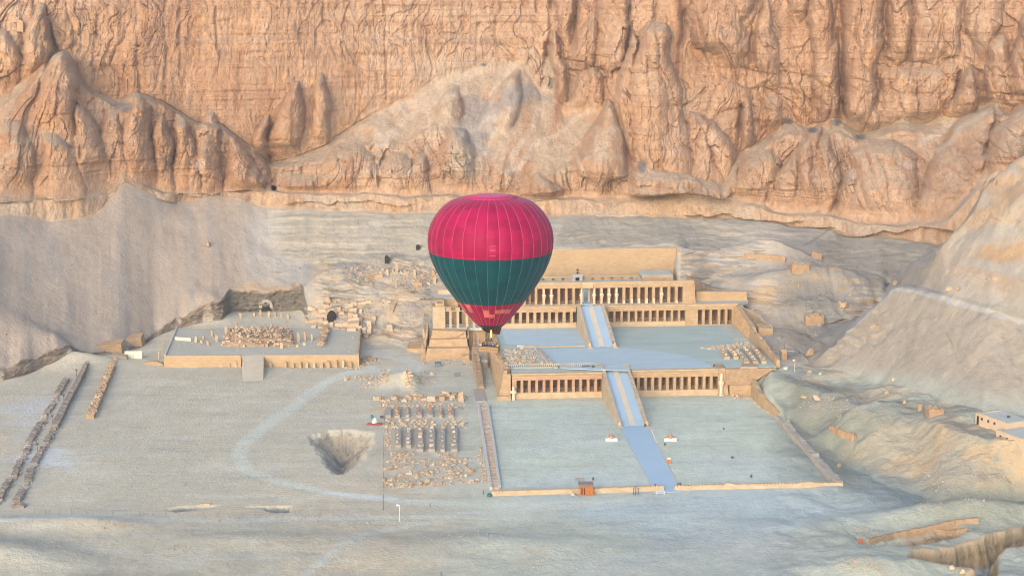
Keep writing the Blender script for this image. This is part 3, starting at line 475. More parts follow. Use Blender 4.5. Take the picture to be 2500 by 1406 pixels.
# shale with its beds
sh = sstep(8.95, 9.1, KT) * (1 - sstep(9.9, 9.97, KT)) * sstep(640, 720, PX) * (1 - sstep(2280, 2330, PX))
zb = GZ + .6 * nb + 1.2 * fbm(GX * .01, GX * 0, oct=2, seed=80)
lay((.325, .305, .25), sh); bedn = fbm(zb * 1.6, GX * .012, oct=4, seed=81)
lay((.45, .39, .29), sh * nz(bedn, .22, .5) * nz(fbm(GX * .04, zb * .3, oct=3, seed=82), -.1, .5) * .75 * (.35 + .65 * nz(GZ, 24, 29))); lay((.215, .21, .185), sh * nz(-bedn, .3, .65) * .7)
b2 = np.sin(zb * 5.2 + .8 * nb) + .8 * np.sin(zb * 9.7 + 1.7); lay((.47, .39, .275), sh * nz(b2, .7, 1.4) * nz(fbm(GX * .03, zb * .5, oct=3, seed=99), -.2, .3) * (.7 + .25 * nz(PX, 1200, 1400))); lay((.20, .19, .165), sh * nz(-b2, .9, 1.5) * nz(fbm(GX * .03, zb * .5, oct=3, seed=100), -.1, .4) * .6)
lay((.39, .36, .31), sh * .8 * nz(fbm(GX * .12 - GZ * .1, GZ * .03, oct=4, seed=83), .3, .8) * .75)
lay((.39, .37, .335), sh * nz(PX, 1790, 1850) * (1 - nz(PX, 1960, 2040)) * nz(PX + PY * 1.5, 2640, 2700) * .7)
trail([(1962, 600), (1990, 585), (2025, 560)], 6, (.22, .21, .20), .7, .3); trail([(1855, 545), (1850, 590)], 8, (.24, .23, .215), .6, .4)
patch([(1862, 522), (1900, 560), (2000, 640), (1740, 645), (1810, 570)], (.41, .375, .315), .8, 22, .6); patch([(1900, 690), (1960, 668), (2030, 690), (2050, 750), (1960, 770), (1900, 740)], (.25, .235, .20), .65, 24, .8)
# cliffs
ck = KT >= 9.95
nca = fbm(GX * .03, GZ * .03, oct=4, seed=91); ncb = fbm(GX * .2, GZ * .1, oct=5, seed=92); ncs = fbm(GX * .5, GZ * .04, oct=4, seed=93); ncl = fbm(GX * .02, GZ * .55, oct=4, seed=94)
lay((.475, .33, .22), ck); lay((.54, .415, .305), ck * nz(nca + .5 * ncb, .05, .8) * .75); lay((.40, .245, .145), ck * nz(-nca + .6 * ncs, .15, .9) * .65)
lay((.53, .335, .175), ck * nz(ncb + .4 * ncs, .4, .9) * .55); lay((.335, .215, .145), ck * nz(ncs + .5 * ncl, .45, 1.0) * .5); lay((.40, .265, .17), ck * nz(ncl, .3, .8) * .45)
lay((.50, .44, .36), ck * nz(PX, 980, 1100) * (1 - nz(PX, 1340, 1450)) * nz(PY, 120, 180) * (1 - nz(PY, 400, 470)) * nz(nca + .7 * ncb + .3, -.2, .6) * .75)
lay((.50, .40, .29), ck * (KT < 11.9) * .6); lay((.53, .42, .27), ck * (KT < 10.95) * nz(ncs, .0, .6) * .7); lay((.46, .41, .335), ck * (KT < 12.0) * nz(fbm(GX * .045, GZ * .05, oct=4, seed=101), .05, .4) * .8); lay((.33, .22, .145), ck * (KT < 10.95) * nz(fbm(GX * .5, GZ * .1, oct=4, seed=102), .3, .7) * .6)
led = sstep(12.98, 13.12, KT) * (1 - sstep(13.9, 13.98, KT))
narrow = sstep(10.93, 11.02, KT) * (1 - sstep(11.97, 12.05, KT)); 
lay((.43, .375, .305), narrow * .8)
Nn = np.zeros(GX.shape + (3,))
du = [np.gradient(q, axis=1) for q in (GX, GY, GZ)]; dv = [np.gradient(q, axis=0) for q in (GX, GY, GZ)]
nx = du[1] * dv[2] - du[2] * dv[1]; ny = du[2] * dv[0] - du[0] * dv[2]; nzv = du[0] * dv[1] - du[1] * dv[0]
nl = np.sqrt(nx ** 2 + ny ** 2 + nzv ** 2) + 1e-9; flat = np.abs(nzv / nl)
sand = nz(gblur(flat, 1.5, 0) + .12 * ncb, .66, .86)
lay((.50, .40, .285), ck * sand * .85); lay((.49, .405, .30), led * nz(flat + .35 * ncb + .25 * nca, .5, .8) * .85)
for pts, w in (([(1052, 275), (1045, 340), (1030, 385), (1000, 425)], 7), ([(1160, 300), (1168, 370), (1163, 410)], 6), ([(1335, 245), (1290, 320), (1250, 370), (1232, 440)], 10), ([(1445, 268), (1380, 310), (1300, 360), (1255, 410)], 9), ([(1400, 385), (1430, 440)], 9), ([(960, 270), (1000, 260), (1110, 205), (1180, 168)], 16), ([(1130, 225), (1060, 250), (1000, 290), (950, 340)], 14), ([(930, 290), (925, 350), (945, 350)], 20), ([(1280, 200), (1240, 290), (1200, 340), (1170, 390)], 8), ([(1250, 160), (1200, 230), (1180, 300)], 10), ([(2045, 330), (2050, 360)], 8), ([(2246, 330), (2250, 370)], 9), ([(2330, 300), (2250, 350)], 10), ([(2430, 250), (2330, 330), (2290, 370)], 9), ([(1700, 250), (1660, 235)], 5)):
    dq = seg_dist(PX + 8 * ncb, PY + 6 * nca, pts); lay((.575, .50, .40), (1 - sstep(w * .4, w, dq)) * ck * .75)
lay((.33, .34, .35), led * nz(fbm(GX * .06, GZ * .06, oct=3, seed=96), .5, .7) * .6)
for pts, w, dep in CREV:
    m = (PX > min(p[0] for p in pts) - 30) & (PX < max(p[0] for p in pts) + 30) & ck
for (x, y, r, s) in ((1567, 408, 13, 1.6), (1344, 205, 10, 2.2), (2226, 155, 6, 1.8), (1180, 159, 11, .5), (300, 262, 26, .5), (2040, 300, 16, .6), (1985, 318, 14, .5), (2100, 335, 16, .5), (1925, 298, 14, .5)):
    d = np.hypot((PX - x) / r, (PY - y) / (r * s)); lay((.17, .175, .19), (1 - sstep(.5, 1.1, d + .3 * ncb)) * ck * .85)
lay((.045, .035, .03), (np.hypot((PX - 669) / 6.5, (PY - 461) / 5.5) < 1) * ck)
for (x, y, rx, ry) in ((2215, 402, 22, 9), (490, 400, 14, 10), (1645, 370, 10, 14), (570, 410, 8, 5), (2080, 425, 8, 10)):
    d = np.hypot((PX - x) / rx, (PY - y) / ry); lay((.62, .52, .46), (1 - sstep(.4, 1.1, d + .7 * ncb)) * ck * .7)
trail(path_pts, 20, (.45, .465, .43), .8, .3, .3)
Cc[r0:] *= np.array([.86, .80, .765])
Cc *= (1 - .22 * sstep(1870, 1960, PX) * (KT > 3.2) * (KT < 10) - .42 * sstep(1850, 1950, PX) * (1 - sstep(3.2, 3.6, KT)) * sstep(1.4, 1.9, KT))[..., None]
lc = np.zeros_like(GX); lm = (PX > 1150) & (PX < 2100) & (PY > 940) & (PY < 1230) & (KT < 4); lc[lm] = 1 - sstep(-10, 6, poly_sd(PX[lm], PY[lm], [(1222, 1196), (2045, 1190), (1905, 1022), (1846, 958), (1770, 972), (1190, 976)])); wr = sstep(1900, 2010, PX) * (KT < 4.0) * sstep(2.0, 2.5, KT); lay((.40, .335, .25), wr * nz(fbm(GX * .05, GY * .06, oct=4, seed=85), -.2, .5) * .65); lay((.42, .31, .20), wr * nz(fbm(GX * .12, GY * .16, oct=5, seed=86), .3, .6) * .7); lay((.25, .245, .22), wr * nz(fbm(GX * .07, GY * .1, oct=5, seed=87), .35, .7) * .6)
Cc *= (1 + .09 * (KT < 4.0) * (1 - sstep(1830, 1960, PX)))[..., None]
Cc *= (1 - .13 * sstep(1220, 1330, PY) * (KT < 3))[..., None]; thin = fbm(GX * .09, GY * .7, oct=4, seed=88); fl_ = (KT < 4.0) * (1 - sstep(1850, 1950, PX)); lay((.29, .31, .30), fl_ * nz(thin, .5, .9) * .32); lay((.47, .50, .49), fl_ * nz(-thin, .45, .85) * .25)
Cc *= np.where((KT < 4.0)[..., None], np.array([1.035, 1.04, .975]), 1.0)
Cc *= 1 + lc[..., None] * np.array([.085, .13, .13])
Cc *= (1 + .05 * nb + .04 * nc_)[..., None]
Cc = np.clip(Cc, .02, .8)

def sheet(name, k0, k1, material):
    n = (k1 - k0)
    V = np.stack([GX[k0:k1], GY[k0:k1], GZ[k0:k1]], -1).reshape(-1, 3)
    ii = np.arange(n * NC).reshape(n, NC)
    Fq = np.stack([ii[:-1, :-1], ii[:-1, 1:], ii[1:, 1:], ii[1:, :-1]], -1).reshape(-1, 4)
    me = bpy.data.meshes.new(name); me.vertices.add(len(V)); me.vertices.foreach_set('co', V.ravel())
    me.loops.add(Fq.size); me.loops.foreach_set('vertex_index', Fq.ravel().astype(np.int32))
    me.polygons.add(len(Fq)); me.polygons.foreach_set('loop_start', np.arange(0, Fq.size, 4, dtype=np.int32))
    me.polygons.foreach_set('use_smooth', np.repeat((name != 'cliff') | ((rows[k0:k1 - 1] > 12.9) & (rows[k0:k1 - 1] < 14.0)) | (rows[k0:k1 - 1] < 12.05), NC - 1))
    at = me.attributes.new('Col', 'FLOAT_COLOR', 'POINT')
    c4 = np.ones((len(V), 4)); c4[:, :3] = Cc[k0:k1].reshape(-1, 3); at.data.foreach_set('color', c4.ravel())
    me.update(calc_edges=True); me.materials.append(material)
    o = bpy.data.objects.new(name, me); COL.objects.link(o); o['kind'] = 'structure'
    return o
kf, kc = RK[4], RK[10]
sheet('ground', 0, kf + 1, M['sand']); sheet('hillside', kf, kc + 1, M['sand']); sheet('cliff', kc, NR, M['cliff'])
from mathutils.interpolate import poly_3d_calc
def gz(x, y):                                            # height of the finished land under a point
    a = x / y; j = int(np.clip(np.searchsorted(A, a), 1, NC - 1)); 
    if A[j] - a > a - A[j - 1]: j -= 1
    return float(np.interp(y, GY[:RK[10], j], GZ[:RK[10], j]))
def land(px, py):                                        # point of the land seen at a photo pixel
    u, dy, dz = ray(px, py); a = u / dy; j = int(np.argmin(np.abs(A - a))); k = np.argmax(PYc[:, j] <= py)
    y = float(GY[k, j]); return a * y, y, float(GZ[k, j])
PX, PY = pix(GX, GY, GZ); PYc = PY
# ------------------------------------------------------------------ building helpers
ROT = -AX; HAZE = .00015
def tag(o, label=None, cat=None, group=None, kind=None):
    if label: o['label'] = label
    if cat: o['category'] = cat
    if group: o['group'] = group
    if kind: o['kind'] = kind
    return o
ORG = {}
def thing(name, label, cat, at, group=None, frame='T', rot=None):
    o = bpy.data.objects.new(name, None); COL.objects.link(o); o.empty_display_size = .5
    if frame == 'T': o.location = W(*at); o.rotation_euler.z = ROT
    else: o.location = at
    if rot is not None: o.rotation_euler.z = rot
    ORG[o.name] = Vector(at)
    return tag(o, label, cat, group)
class MB:
    def __init__(s): s.v, s.f, s.m = [], [], []
    def add(s, vs, fs, mi=0):
        n = len(s.v); s.v += [tuple(p) for p in vs]; s.f += [tuple(i + n for i in f) for f in fs]; s.m += [mi] * len(fs); return s
    def box(s, x0, x1, y0, y1, z0, z1, t=0, ty=None, mi=0):   # t: the top is drawn in by t at every side (ty: only in y)
        tx, tyy = (t, t if ty is None else ty)
        b = [(x0, y0, z0), (x1, y0, z0), (x1, y1, z0), (x0, y1, z0), (x0 + tx, y0 + tyy, z1), (x1 - tx, y0 + tyy, z1), (x1 - tx, y1 - tyy, z1), (x0 + tx, y1 - tyy, z1)]
        return s.add(b, [(0, 3, 2, 1), (4, 5, 6, 7), (0, 1, 5, 4), (1, 2, 6, 5), (2, 3, 7, 6), (3, 0, 4, 7)], mi)
    def hexa(s, b, mi=0): return s.add(b, [(0, 3, 2, 1), (4, 5, 6, 7), (0, 1, 5, 4), (1, 2, 6, 5), (2, 3, 7, 6), (3, 0, 4, 7)], mi)
    def prism(s, P, z0, z1, mi=0, P2=None):
        n = len(P); P2 = P2 or P
        zt = z1 if isinstance(z1, (list, tuple)) else [z1] * n; zb = z0 if isinstance(z0, (list, tuple)) else [z0] * n
        return s.add([(p[0], p[1], zb[i]) for i, p in enumerate(P)] + [(p[0], p[1], zt[i]) for i, p in enumerate(P2)],
                     [tuple(range(n - 1, -1, -1)), tuple(range(n, 2 * n))] + [(i, (i + 1) % n, n + (i + 1) % n, n + i) for i in range(n)], mi)
    def tube(s, p, q, r, n=6, r2=None, mi=0):
        p, q = Vector(p), Vector(q); d = (q - p).normalized(); a = d.orthogonal().normalized(); b = d.cross(a); r2 = r if r2 is None else r2
        vs = [p + (a * math.cos(t) + b * math.sin(t)) * r for t in [2 * math.pi * i / n for i in range(n)]] + [q + (a * math.cos(t) + b * math.sin(t)) * r2 for t in [2 * math.pi * i / n for i in range(n)]]
        return s.add(vs, [tuple(range(n - 1, -1, -1)), tuple(range(n, 2 * n))] + [(i, (i + 1) % n, n + (i + 1) % n, n + i) for i in range(n)], mi)
    def lathe(s, prof, c=(0, 0), n=12, sx=1, sy=1, mi=0):
        vs, fs = [], []
        for (r, z) in prof:
            for i in range(n): t = 2 * math.pi * i / n; vs.append((c[0] + r * sx * math.cos(t), c[1] + r * sy * math.sin(t), z))
        for k in range(len(prof) - 1):
            for i in range(n): j = (i + 1) % n; fs.append((k * n + i, k * n + j, (k + 1) * n + j, (k + 1) * n + i))
        fs.append(tuple(range(n - 1, -1, -1))); fs.append(tuple((len(prof) - 1) * n + i for i in range(n)))
        return s.add(vs, fs, mi)
    def build(s, name, m, parent=None, frame='T', smooth=False, bevel=0, jit=0, org=None):
        V = [Vector(v) for v in s.v]
        if jit:
            for v in V: v += Vector((random.uniform(-jit, jit), random.uniform(-jit, jit), random.uniform(-jit, jit)))
        if parent is not None and org is None: org = ORG[parent.name]
        if org is None:
            xs = [v.x for v in V]; ys = [v.y for v in V]; org = Vector(((min(xs) + max(xs)) / 2, (min(ys) + max(ys)) / 2, min(v.z for v in V)))
        org = Vector(org)
        me = bpy.data.meshes.new(name); me.from_pydata([v - org for v in V], [], s.f)
        for mm in (m if isinstance(m, (list, tuple)) else [m]): me.materials.append(M[mm] if isinstance(mm, str) else mm)
        if any(s.m): me.polygons.foreach_set('material_index', s.m)
        if smooth: me.polygons.foreach_set('use_smooth', [True] * len(me.polygons))
        me.update(); o = bpy.data.objects.new(name, me); COL.objects.link(o)
        if parent is not None:
            o.parent = parent; off = org - ORG[parent.name]
            o.location = off; ORG[o.name] = org
        else:
            ORG[o.name] = org
            if frame == 'T': o.location = W(*org); o.rotation_euler.z = ROT
            else: o.location = org
        if bevel:
            md = o.modifiers.new('bevel', 'BEVEL'); md.width = bevel; md.segments = 1
        return o
def part_empty(name, parent, at):
    o = bpy.data.objects.new(name, None); COL.objects.link(o); o.empty_display_size = .3; o.parent = parent; o.location = Vector(at) - ORG[parent.name]; ORG[o.name] = Vector(at); return o
def copy_part(o, parent, delta):
    c = o.copy(); COL.objects.link(c); c.parent = parent; c.location = o.location + Vector(delta); return c
def wall_run(pts, wid, h, name, m, label=None, cat='wall', parent=None, frame='W', base=None, rough=.12, step=1.2, tw=None, ctop=None, jitter=True, group=None):
    """a masonry wall along a line of ground points (x, y, z): uneven top, small breaks"""
    b = MB(); pts = [Vector(p) for p in pts]; L = [0]
    for p, q in zip(pts[:-1], pts[1:]): L.append(L[-1] + (q - p).length)
    n = max(2, int(L[-1] / step)); rows_ = []
    for i in range(n + 1):
        s_ = L[-1] * i / n; k = max(j for j in range(len(L) - 1) if L[j] <= s_ + 1e-6); t = (s_ - L[k]) / max(1e-6, L[k + 1] - L[k])
        p = pts[k].lerp(pts[k + 1], t); d = (pts[k + 1] - pts[k]).normalized(); nrm = Vector((-d.y, d.x, 0))
        hh = h(s_ / L[-1]) if callable(h) else h; ww = wid(s_ / L[-1]) if callable(wid) else wid
        hh *= 1 + (random.uniform(-rough, rough) if jitter else 0); w2 = ww * (tw or .8)
        e = random.uniform(-rough, rough) * .5 * ww if jitter else 0
        rows_.append([p - nrm * (ww / 2 + e) - Vector((0, 0, .6)), p - nrm * (w2 / 2 + e) + Vector((0, 0, hh)), p + Vector((e, 0, hh * (1 + random.uniform(-rough, rough) * .6))), p + nrm * (w2 / 2 - e) + Vector((0, 0, hh * (1 + (random.uniform(-rough, rough) if jitter else 0)))), p + nrm * (ww / 2 - e) - Vector((0, 0, .6))])
    vs = [v for r in rows_ for v in r]; fs = []
    for i in range(n):
        for k in range(4): a = i * 5 + k; fs.append((a, a + 1, a + 6, a + 5))
    fs += [(0, 4, 3, 2, 1), tuple(n * 5 + k for k in range(5))]
    b.add(vs, fs); o = b.build(name, m, parent, frame)
    if parent is None: tag(o, label, cat, group)
    return o

S1, S2 = (.385, .265, .155), (.47, .345, .215)
M['stone'] = mat('warm_limestone', S1, S2, .35, .9, .35, 2.2, (1.7, .62, .03))
M['stone_pale'] = mat('pale_limestone', (.42, .33, .22), (.51, .42, .30), .3, .9, .3, 2, (1.5, .5, .03))
M['stone_cap'] = mat('cornice_limestone', (.42, .305, .185), (.52, .395, .255), .5, .9, .25, 3)
M['plaster'] = mat('smoothed_retaining_wall', (.405, .29, .17), (.465, .34, .205), .12, .9, .12, 1.5, (1.2, .45, .02))
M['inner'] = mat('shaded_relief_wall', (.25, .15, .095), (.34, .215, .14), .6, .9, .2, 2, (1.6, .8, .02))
M['pink'] = mat('restored_pink_stone', (.42, .26, .165), (.48, .325, .215), .4, .9, .2, 2, (1.6, .55, .03))
M['roof'] = mat('dusty_roof', (.36, .385, .34), (.44, .46, .415), .25, .95, .2, 1.5)
M['paving'] = mat('sky_tinted_paving', (.33, .455, .545), (.365, .49, .58), .12, .8, .05, 1)  # bluish because the sky's reflection is put into the base colour
M['paving_soft'] = mat('pale_court_paving', (.36, .46, .49), (.41, .515, .54), .12, .9, .08, 1, stretch=(1, 3, 1))  # reflected sky put into this colour too, more weakly
M['platform_sand'] = mat('dusty_platform', (.375, .375, .31), (.44, .43, .355), .15, .95, .2, 1.2)
M['paving_edge'] = mat('paving_edge', (.42, .42, .40), (.48, .475, .45), .3, .9, .1, 2)
M['steps'] = mat('worn_steps', (.43, .40, .345), (.50, .47, .41), .5, .9, .3, 4)
M['court'] = mat('court_sand', (.31, .385, .35), (.395, .465, .42), .12, .95, .2, .9, stretch=(.5, 1.6, 1), detail=9)
M['rubble'] = mat('rubble_stone', (.40, .30, .205), (.55, .44, .33), .8, .95, .8, 3)
M['rough'] = mat('rough_masonry', (.34, .235, .145), (.46, .335, .215), .9, .95, .9, 2.4, (.55, .3, .05))
M['mud'] = mat('mud_brick', (.235, .20, .165), (.31, .27, .225), .9, .95, .6, 3, (.8, .3, .04))
M['mudtop'] = mat('crumbled_brick', (.30, .27, .23), (.38, .34, .29), .9, .95, .6, 3)
M['dark'] = mat('dark_opening', (.02, .018, .016), (.03, .026, .022), 1)
M['granite'] = mat('grey_granite', (.34, .34, .34), (.42, .42, .42), 1.2, .8)
M['statue'] = mat('statue_limestone', (.52, .43, .31), (.62, .54, .42), 1.2, .9, .2, 5)
M['metal'] = mat('dark_metal', (.05, .055, .065), (.09, .095, .105), 4, .6)
M['blue'] = mat('blue_grey_lamp_housing', (.10, .15, .20), (.14, .20, .26), 4, .6)
M['white'] = mat('white_paint', (.52, .52, .50), (.60, .60, .58), 3, .6)
M['wood'] = mat('red_brown_wood', (.30, .105, .035), (.40, .16, .06), 1.0, .65, .2, 6, stretch=(5, 5, 1))
M['woodroof'] = mat('weathered_wood_roof', (.20, .16, .14), (.27, .22, .19), 2, .8)
M['cream'] = mat('cream_panel', (.60, .57, .42), (.68, .65, .50), .3, .7)
M['redstone'] = mat('red_brown_stone', (.34, .165, .085), (.48, .29, .17), 1.1, .95, .6, 3)
M['rail'] = mat('grey_railing', (.30, .30, .30), (.36, .36, .36), 3, .6)

# ------------------------------------------------------------------ terraces
ZT, VM, VU, ZU = 7.7, 59.0, 61.5, 14.75                  # second terrace level, middle front, upper front, upper floor
UL, UR = -36.0, 42.0
tb = MB()
tb.prism([(UL - .6, 6.2), (-9.3, 6.2), (-9.3, 5.6), (.3, 5.6), (.3, 5.6), (27, 5.6), (27, 1.2), (UR - .2, 1.2), (UR + .2, VM + 1), (UL - .6, VM + 1)], 0, ZT)
tb.build('terrace', 'court')['kind'] = 'structure'
tb = MB(); tb.box(-34, 26.4, VM + 1.2, VM + 12, 2, ZT + .5); tb.box(-58, -33.9, VM + 1.0, VM + 10, 0, ZT); tb.build('terrace_base', 'court')['kind'] = 'structure'
tb = MB(); tb.prism([(-33.5, VU + 6.5), (31, VU + 6.5), (31.5, 108.5), (-33, 108.5)], 5, ZU); tb.build('upper_terrace', 'court')['kind'] = 'structure'
# paving with painted sky reflection: processional way, the T in front of the ramp
pv = MB()
z_ = ZT + .03
Pp = [uv(px, py, z_) for px, py in ((1352, 898), (1335, 878), (1315, 852), (1420, 850), (1520, 850), (1600, 856), (1680, 870), (1720, 884), (1738, 896), (1540, 904), (1480, 903))]
pv.prism(Pp, z_ - .2, z_)
Pq = [uv(px, py, z_ + .02) for px, py in ((1222, 803), (1408, 800), (1438, 846), (1300, 846), (1235, 838))]
pv.prism(Pq, z_ - .2, z_ + .0)
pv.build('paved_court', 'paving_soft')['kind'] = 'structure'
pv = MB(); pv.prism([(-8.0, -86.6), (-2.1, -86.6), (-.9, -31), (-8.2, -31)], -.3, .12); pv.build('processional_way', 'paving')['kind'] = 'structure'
pv = MB()
for a, b_ in (((-8.0, -86.6), (-8.2, -31)), ((-2.1, -86.6), (-.9, -31))):
    sgn = -1 if a[0] < -5 else 1; pv.prism([(a[0], a[1]), (a[0] + .22 * sgn, a[1]), (b_[0] + .22 * sgn, b_[1]), (b_[0], b_[1])] if sgn > 0 else [(a[0] + .22 * sgn, a[1]), a, b_, (b_[0] + .22 * sgn, b_[1])], -.3, .16)
pv.build('paving_kerb', 'paving_edge')['kind'] = 'structure'
kb = MB(); kb.box(-30, -9.7, 31, 31.4, ZT - .1, ZT + .35); tag(kb.build('kerb_stone', 'stone_pale'), 'long low stone kerb left of the upper ramp foot', 'kerb')

# ------------------------------------------------------------------ ramps
def ramp(name, label, u0, u1, v0, v1, z0, z1, bw, mside):
    t = thing(name, label, 'ramp', ((u0 + u1) / 2, v0, z0))
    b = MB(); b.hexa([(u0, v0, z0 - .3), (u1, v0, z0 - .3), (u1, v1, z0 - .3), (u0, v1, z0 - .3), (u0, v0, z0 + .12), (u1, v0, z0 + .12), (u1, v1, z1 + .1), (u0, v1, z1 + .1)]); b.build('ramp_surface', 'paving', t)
    for s in (0, 1):
        x0, x1 = (u0 - bw, u0) if s == 0 else (u1, u1 + bw)
        bt = .25
        b = MB(); b.hexa([(x0 - bt * (1 - s), v0 - .6, z0 - .3), (x1 + bt * s, v0 - .6, z0 - .3), (x1 + bt * s, v1, z0 - .3), (x0 - bt * (1 - s), v1, z0 - .3), (x0, v0 - .5, z0 + .8), (x1, v0 - .5, z0 + .8), (x1, v1, z1 + .85), (x0, v1, z1 + .85)]); b.build('balustrade', mside, t)
        b = MB(); xm = (x0 + x1) / 2; b.lathe([(.55, z0 - .2), (.55, z0 + .5), (.48, z0 + 1.0), (.3, z0 + 1.4), (.05, z0 + 1.55)], (xm, v0 - .9), 8); b.box(xm - .7, xm + .7, v0 - 1.9, v0 - .3, z0 - .2, z0 + .35); b.build('falcon_newel', 'stone_cap', t)
    n = 104; um = (u0 + u1) / 2; st = MB()
    for i in range(n):
        a, b2 = v0 + (v1 - v0) * i / n, v0 + (v1 - v0) * (i + 1) / n; z = z0 + .12 + (z1 - z0) * (i + 1) / n
        st.box(um - .8, um + .8, a, b2 - .02, z - .5, z)
    s_ = st.build('step', 'steps', t); s_['kind'] = 'stuff'
    return t
ramp('lower_ramp', 'long paved ramp with central steps rising from the lower court to the second terrace', -7.6, -1.3, -30.3, 5.8, 0, ZT, .9, 'stone_pale')
ramp('upper_ramp', 'shorter paved ramp with central steps rising to the statue colonnade', -7.9, -1.2, 30.4, VM - .6, ZT, ZU - .1, .9, 'stone_pale')

# ------------------------------------------------------------------ colonnades
def uu(px, py, v): return uz(px, py, v)[0]
def statue_mb(u, v, z0, h, w=1.0):                      # mummiform standing king: base, legs, crossed arms, head, tall crown
    b = MB(); s = h / 5.2
    b.box(u - .5 * w, u + .5 * w, v - .62, v + .3, z0, z0 + .28 * s)
    prof = [(.30, .28), (.34, .6), (.33, 1.2), (.40, 1.9), (.44, 2.3), (.60, 2.65), (.66, 3.05), (.60, 3.3), (.26, 3.45), (.24, 3.55), (.34, 3.75), (.33, 4.05), (.28, 4.2), (.30, 4.35), (.27, 4.8), (.16, 5.1), (.04, 5.2)]
    b.lathe([(r * w, z0 + z * s) for r, z in prof], (u, v - .1), 10, 1, .8)
    b.tube((u - .5 * w, v - .5, z0 + 2.75 * s), (u + .12 * w, v - .62, z0 + 3.0 * s), .13 * w, 6); b.tube((u + .5 * w, v - .5, z0 + 2.75 * s), (u - .12 * w, v - .62, z0 + 3.0 * s), .13 * w, 6)
    return b
def colonnade(name, label, v, ops, pyo, z0, zo0, zo1, ztop, u_end, depth, m='stone', cat='portico', inner=True, pillar_m=None, cornice=.5, roof_drop=.06):
    """openings 'ops' as photo x ranges at height pyo; pillars stand between them"""
    E = [(uu(a, pyo, v), uu(b, pyo, v)) for a, b in ops]
    uL, uR = u_end
    t = thing(name, label, cat, ((uL + uR) / 2, v, z0))
    b = MB(); b.box(uL, uR, v - .35, v + depth, z0 - .3, zo0); b.build('plinth', 'stone_cap', t)
    first = None
    spans = [(E[i][1], E[i + 1][0]) for i in range(len(E) - 1)]
    for a, c in spans:
        if first is None:
            fa, fc = a, c
            b = MB(); b.box(a, c, v, v + max(.75, min(1.1, c - a)), zo0, zo1, t=.03); first = b.build('pillar', pillar_m or m, t, bevel=.03)
        elif abs((c - a) - (fc - fa)) < .25: copy_part(first, t, ((a + c) / 2 - (fa + fc) / 2, 0, 0))
        else:
            b = MB(); b.box(a, c, v, v + .85, zo0, zo1, t=.03); b.build('pillar', pillar_m or m, t, bevel=.03)
    for a, c in ((uL, E[0][0]), (E[-1][1], uR)):
        if c - a > .3: b = MB(); b.box(a, c, v + .02, v + depth, zo0, zo1); b.build('end_wall', m, t)
    b = MB(); b.box(uL, uR, v - .06, v + 1.1, zo1, zo1 + (ztop - zo1) * .5); b.build('architrave', m, t)
    b = MB(); zc = zo1 + (ztop - zo1) * .5
    b.box(uL - .05, uR + .05, v - .14, v + 1.1, zc, zc + .16); b.hexa([(uL, v - .05, zc + .16), (uR, v - .05, zc + .16), (uR, v + 1.1, zc + .16), (uL, v + 1.1, zc + .16), (uL - .1, v - cornice, ztop - .28), (uR + .1, v - cornice, ztop - .28), (uR + .1, v + 1.1, ztop - .28), (uL - .1, v + 1.1, ztop - .28)])
    b.box(uL - .12, uR + .12, v - cornice - .03, v + 1.1, ztop - .28, ztop); b.build('cornice', 'stone_cap', t)
    b = MB(); b.box(uL, uR, v + 1.1, v + depth, ztop - .95 - roof_drop * .3, ztop - roof_drop); b.build('roof', 'roof', t)
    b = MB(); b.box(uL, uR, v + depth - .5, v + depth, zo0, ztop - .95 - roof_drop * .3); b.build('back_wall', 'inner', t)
    if inner:
        fi = None
        for a, c in spans:
            um = (a + c) / 2
            if fi is None:
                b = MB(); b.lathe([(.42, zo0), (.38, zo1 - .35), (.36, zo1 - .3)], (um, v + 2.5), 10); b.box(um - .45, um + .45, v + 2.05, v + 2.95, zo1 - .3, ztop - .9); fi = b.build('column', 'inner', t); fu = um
            else: copy_part(fi, t, (um - fu, 0, 0))
    # low visitor barrier behind the pillars
    b = MB(); b.box(E[0][0], E[-1][1], v + 1.4, v + 1.46, zo0 + .75, zo0 + .83); b.box(E[0][0], E[-1][1], v + 1.4, v + 1.46, zo0 + .35, zo0 + .41); b.build('barrier_rail', 'rail', t)
    return t, E, spans

def P3(l, sc, off): return [(off + a / sc, off + b / sc) for a, b in l]
o1 = P3([(553, 587), (610, 648), (672, 710), (735, 772), (795, 835), (858, 895), (918, 957), (980, 1018), (1042, 1080), (1102, 1142), (1165, 1205), (1227, 1259)], 3.43, 1100)
t, E, sp = colonnade('lower_colonnade', 'pink stone pillared colonnade left of the lower ramp, topped by a white railing', 0, o1, 945, 0, 1.75, 5.35, 7.35, (uu(1250, 945, 0), -8.7), 6, 'pink')
b = MB(); x0 = E[0][0] - 2.0; b.hexa([(UL - 1.6, -.7, -.3), (x0 + .3, -.7, -.3), (x0 + .3, 6, -.3), (UL - 1.2, 6, -.3), (UL - .4, -.2, 7.3), (x0 + .3, -.2, 7.3), (x0 + .3, 6, 7.3), (UL - .4, 6, 7.3)]); b.build('corner_pier', 'stone', t)
b = MB(); b.box(UL - 2.6, x0 + .3, -1.6, -.75, -.3, 1.2); b.build('corner_plinth', 'stone', t)
o2 = P3([(185, 207), (235, 275), (302, 342), (368, 410), (437, 480), (505, 547), (572, 613), (640, 682), (708, 750), (778, 818), (845, 885), (912, 950)], 3.8, 1500)
t, E, sp = colonnade('lower_colonnade', 'sandy pillared colonnade right of the lower ramp, beside a tall standing statue', 0, o2, 945, 0, 1.75, 5.5, 7.75, (.0, uu(1752, 945, 0)), 6)
ue = uu(1752, 945, 0)
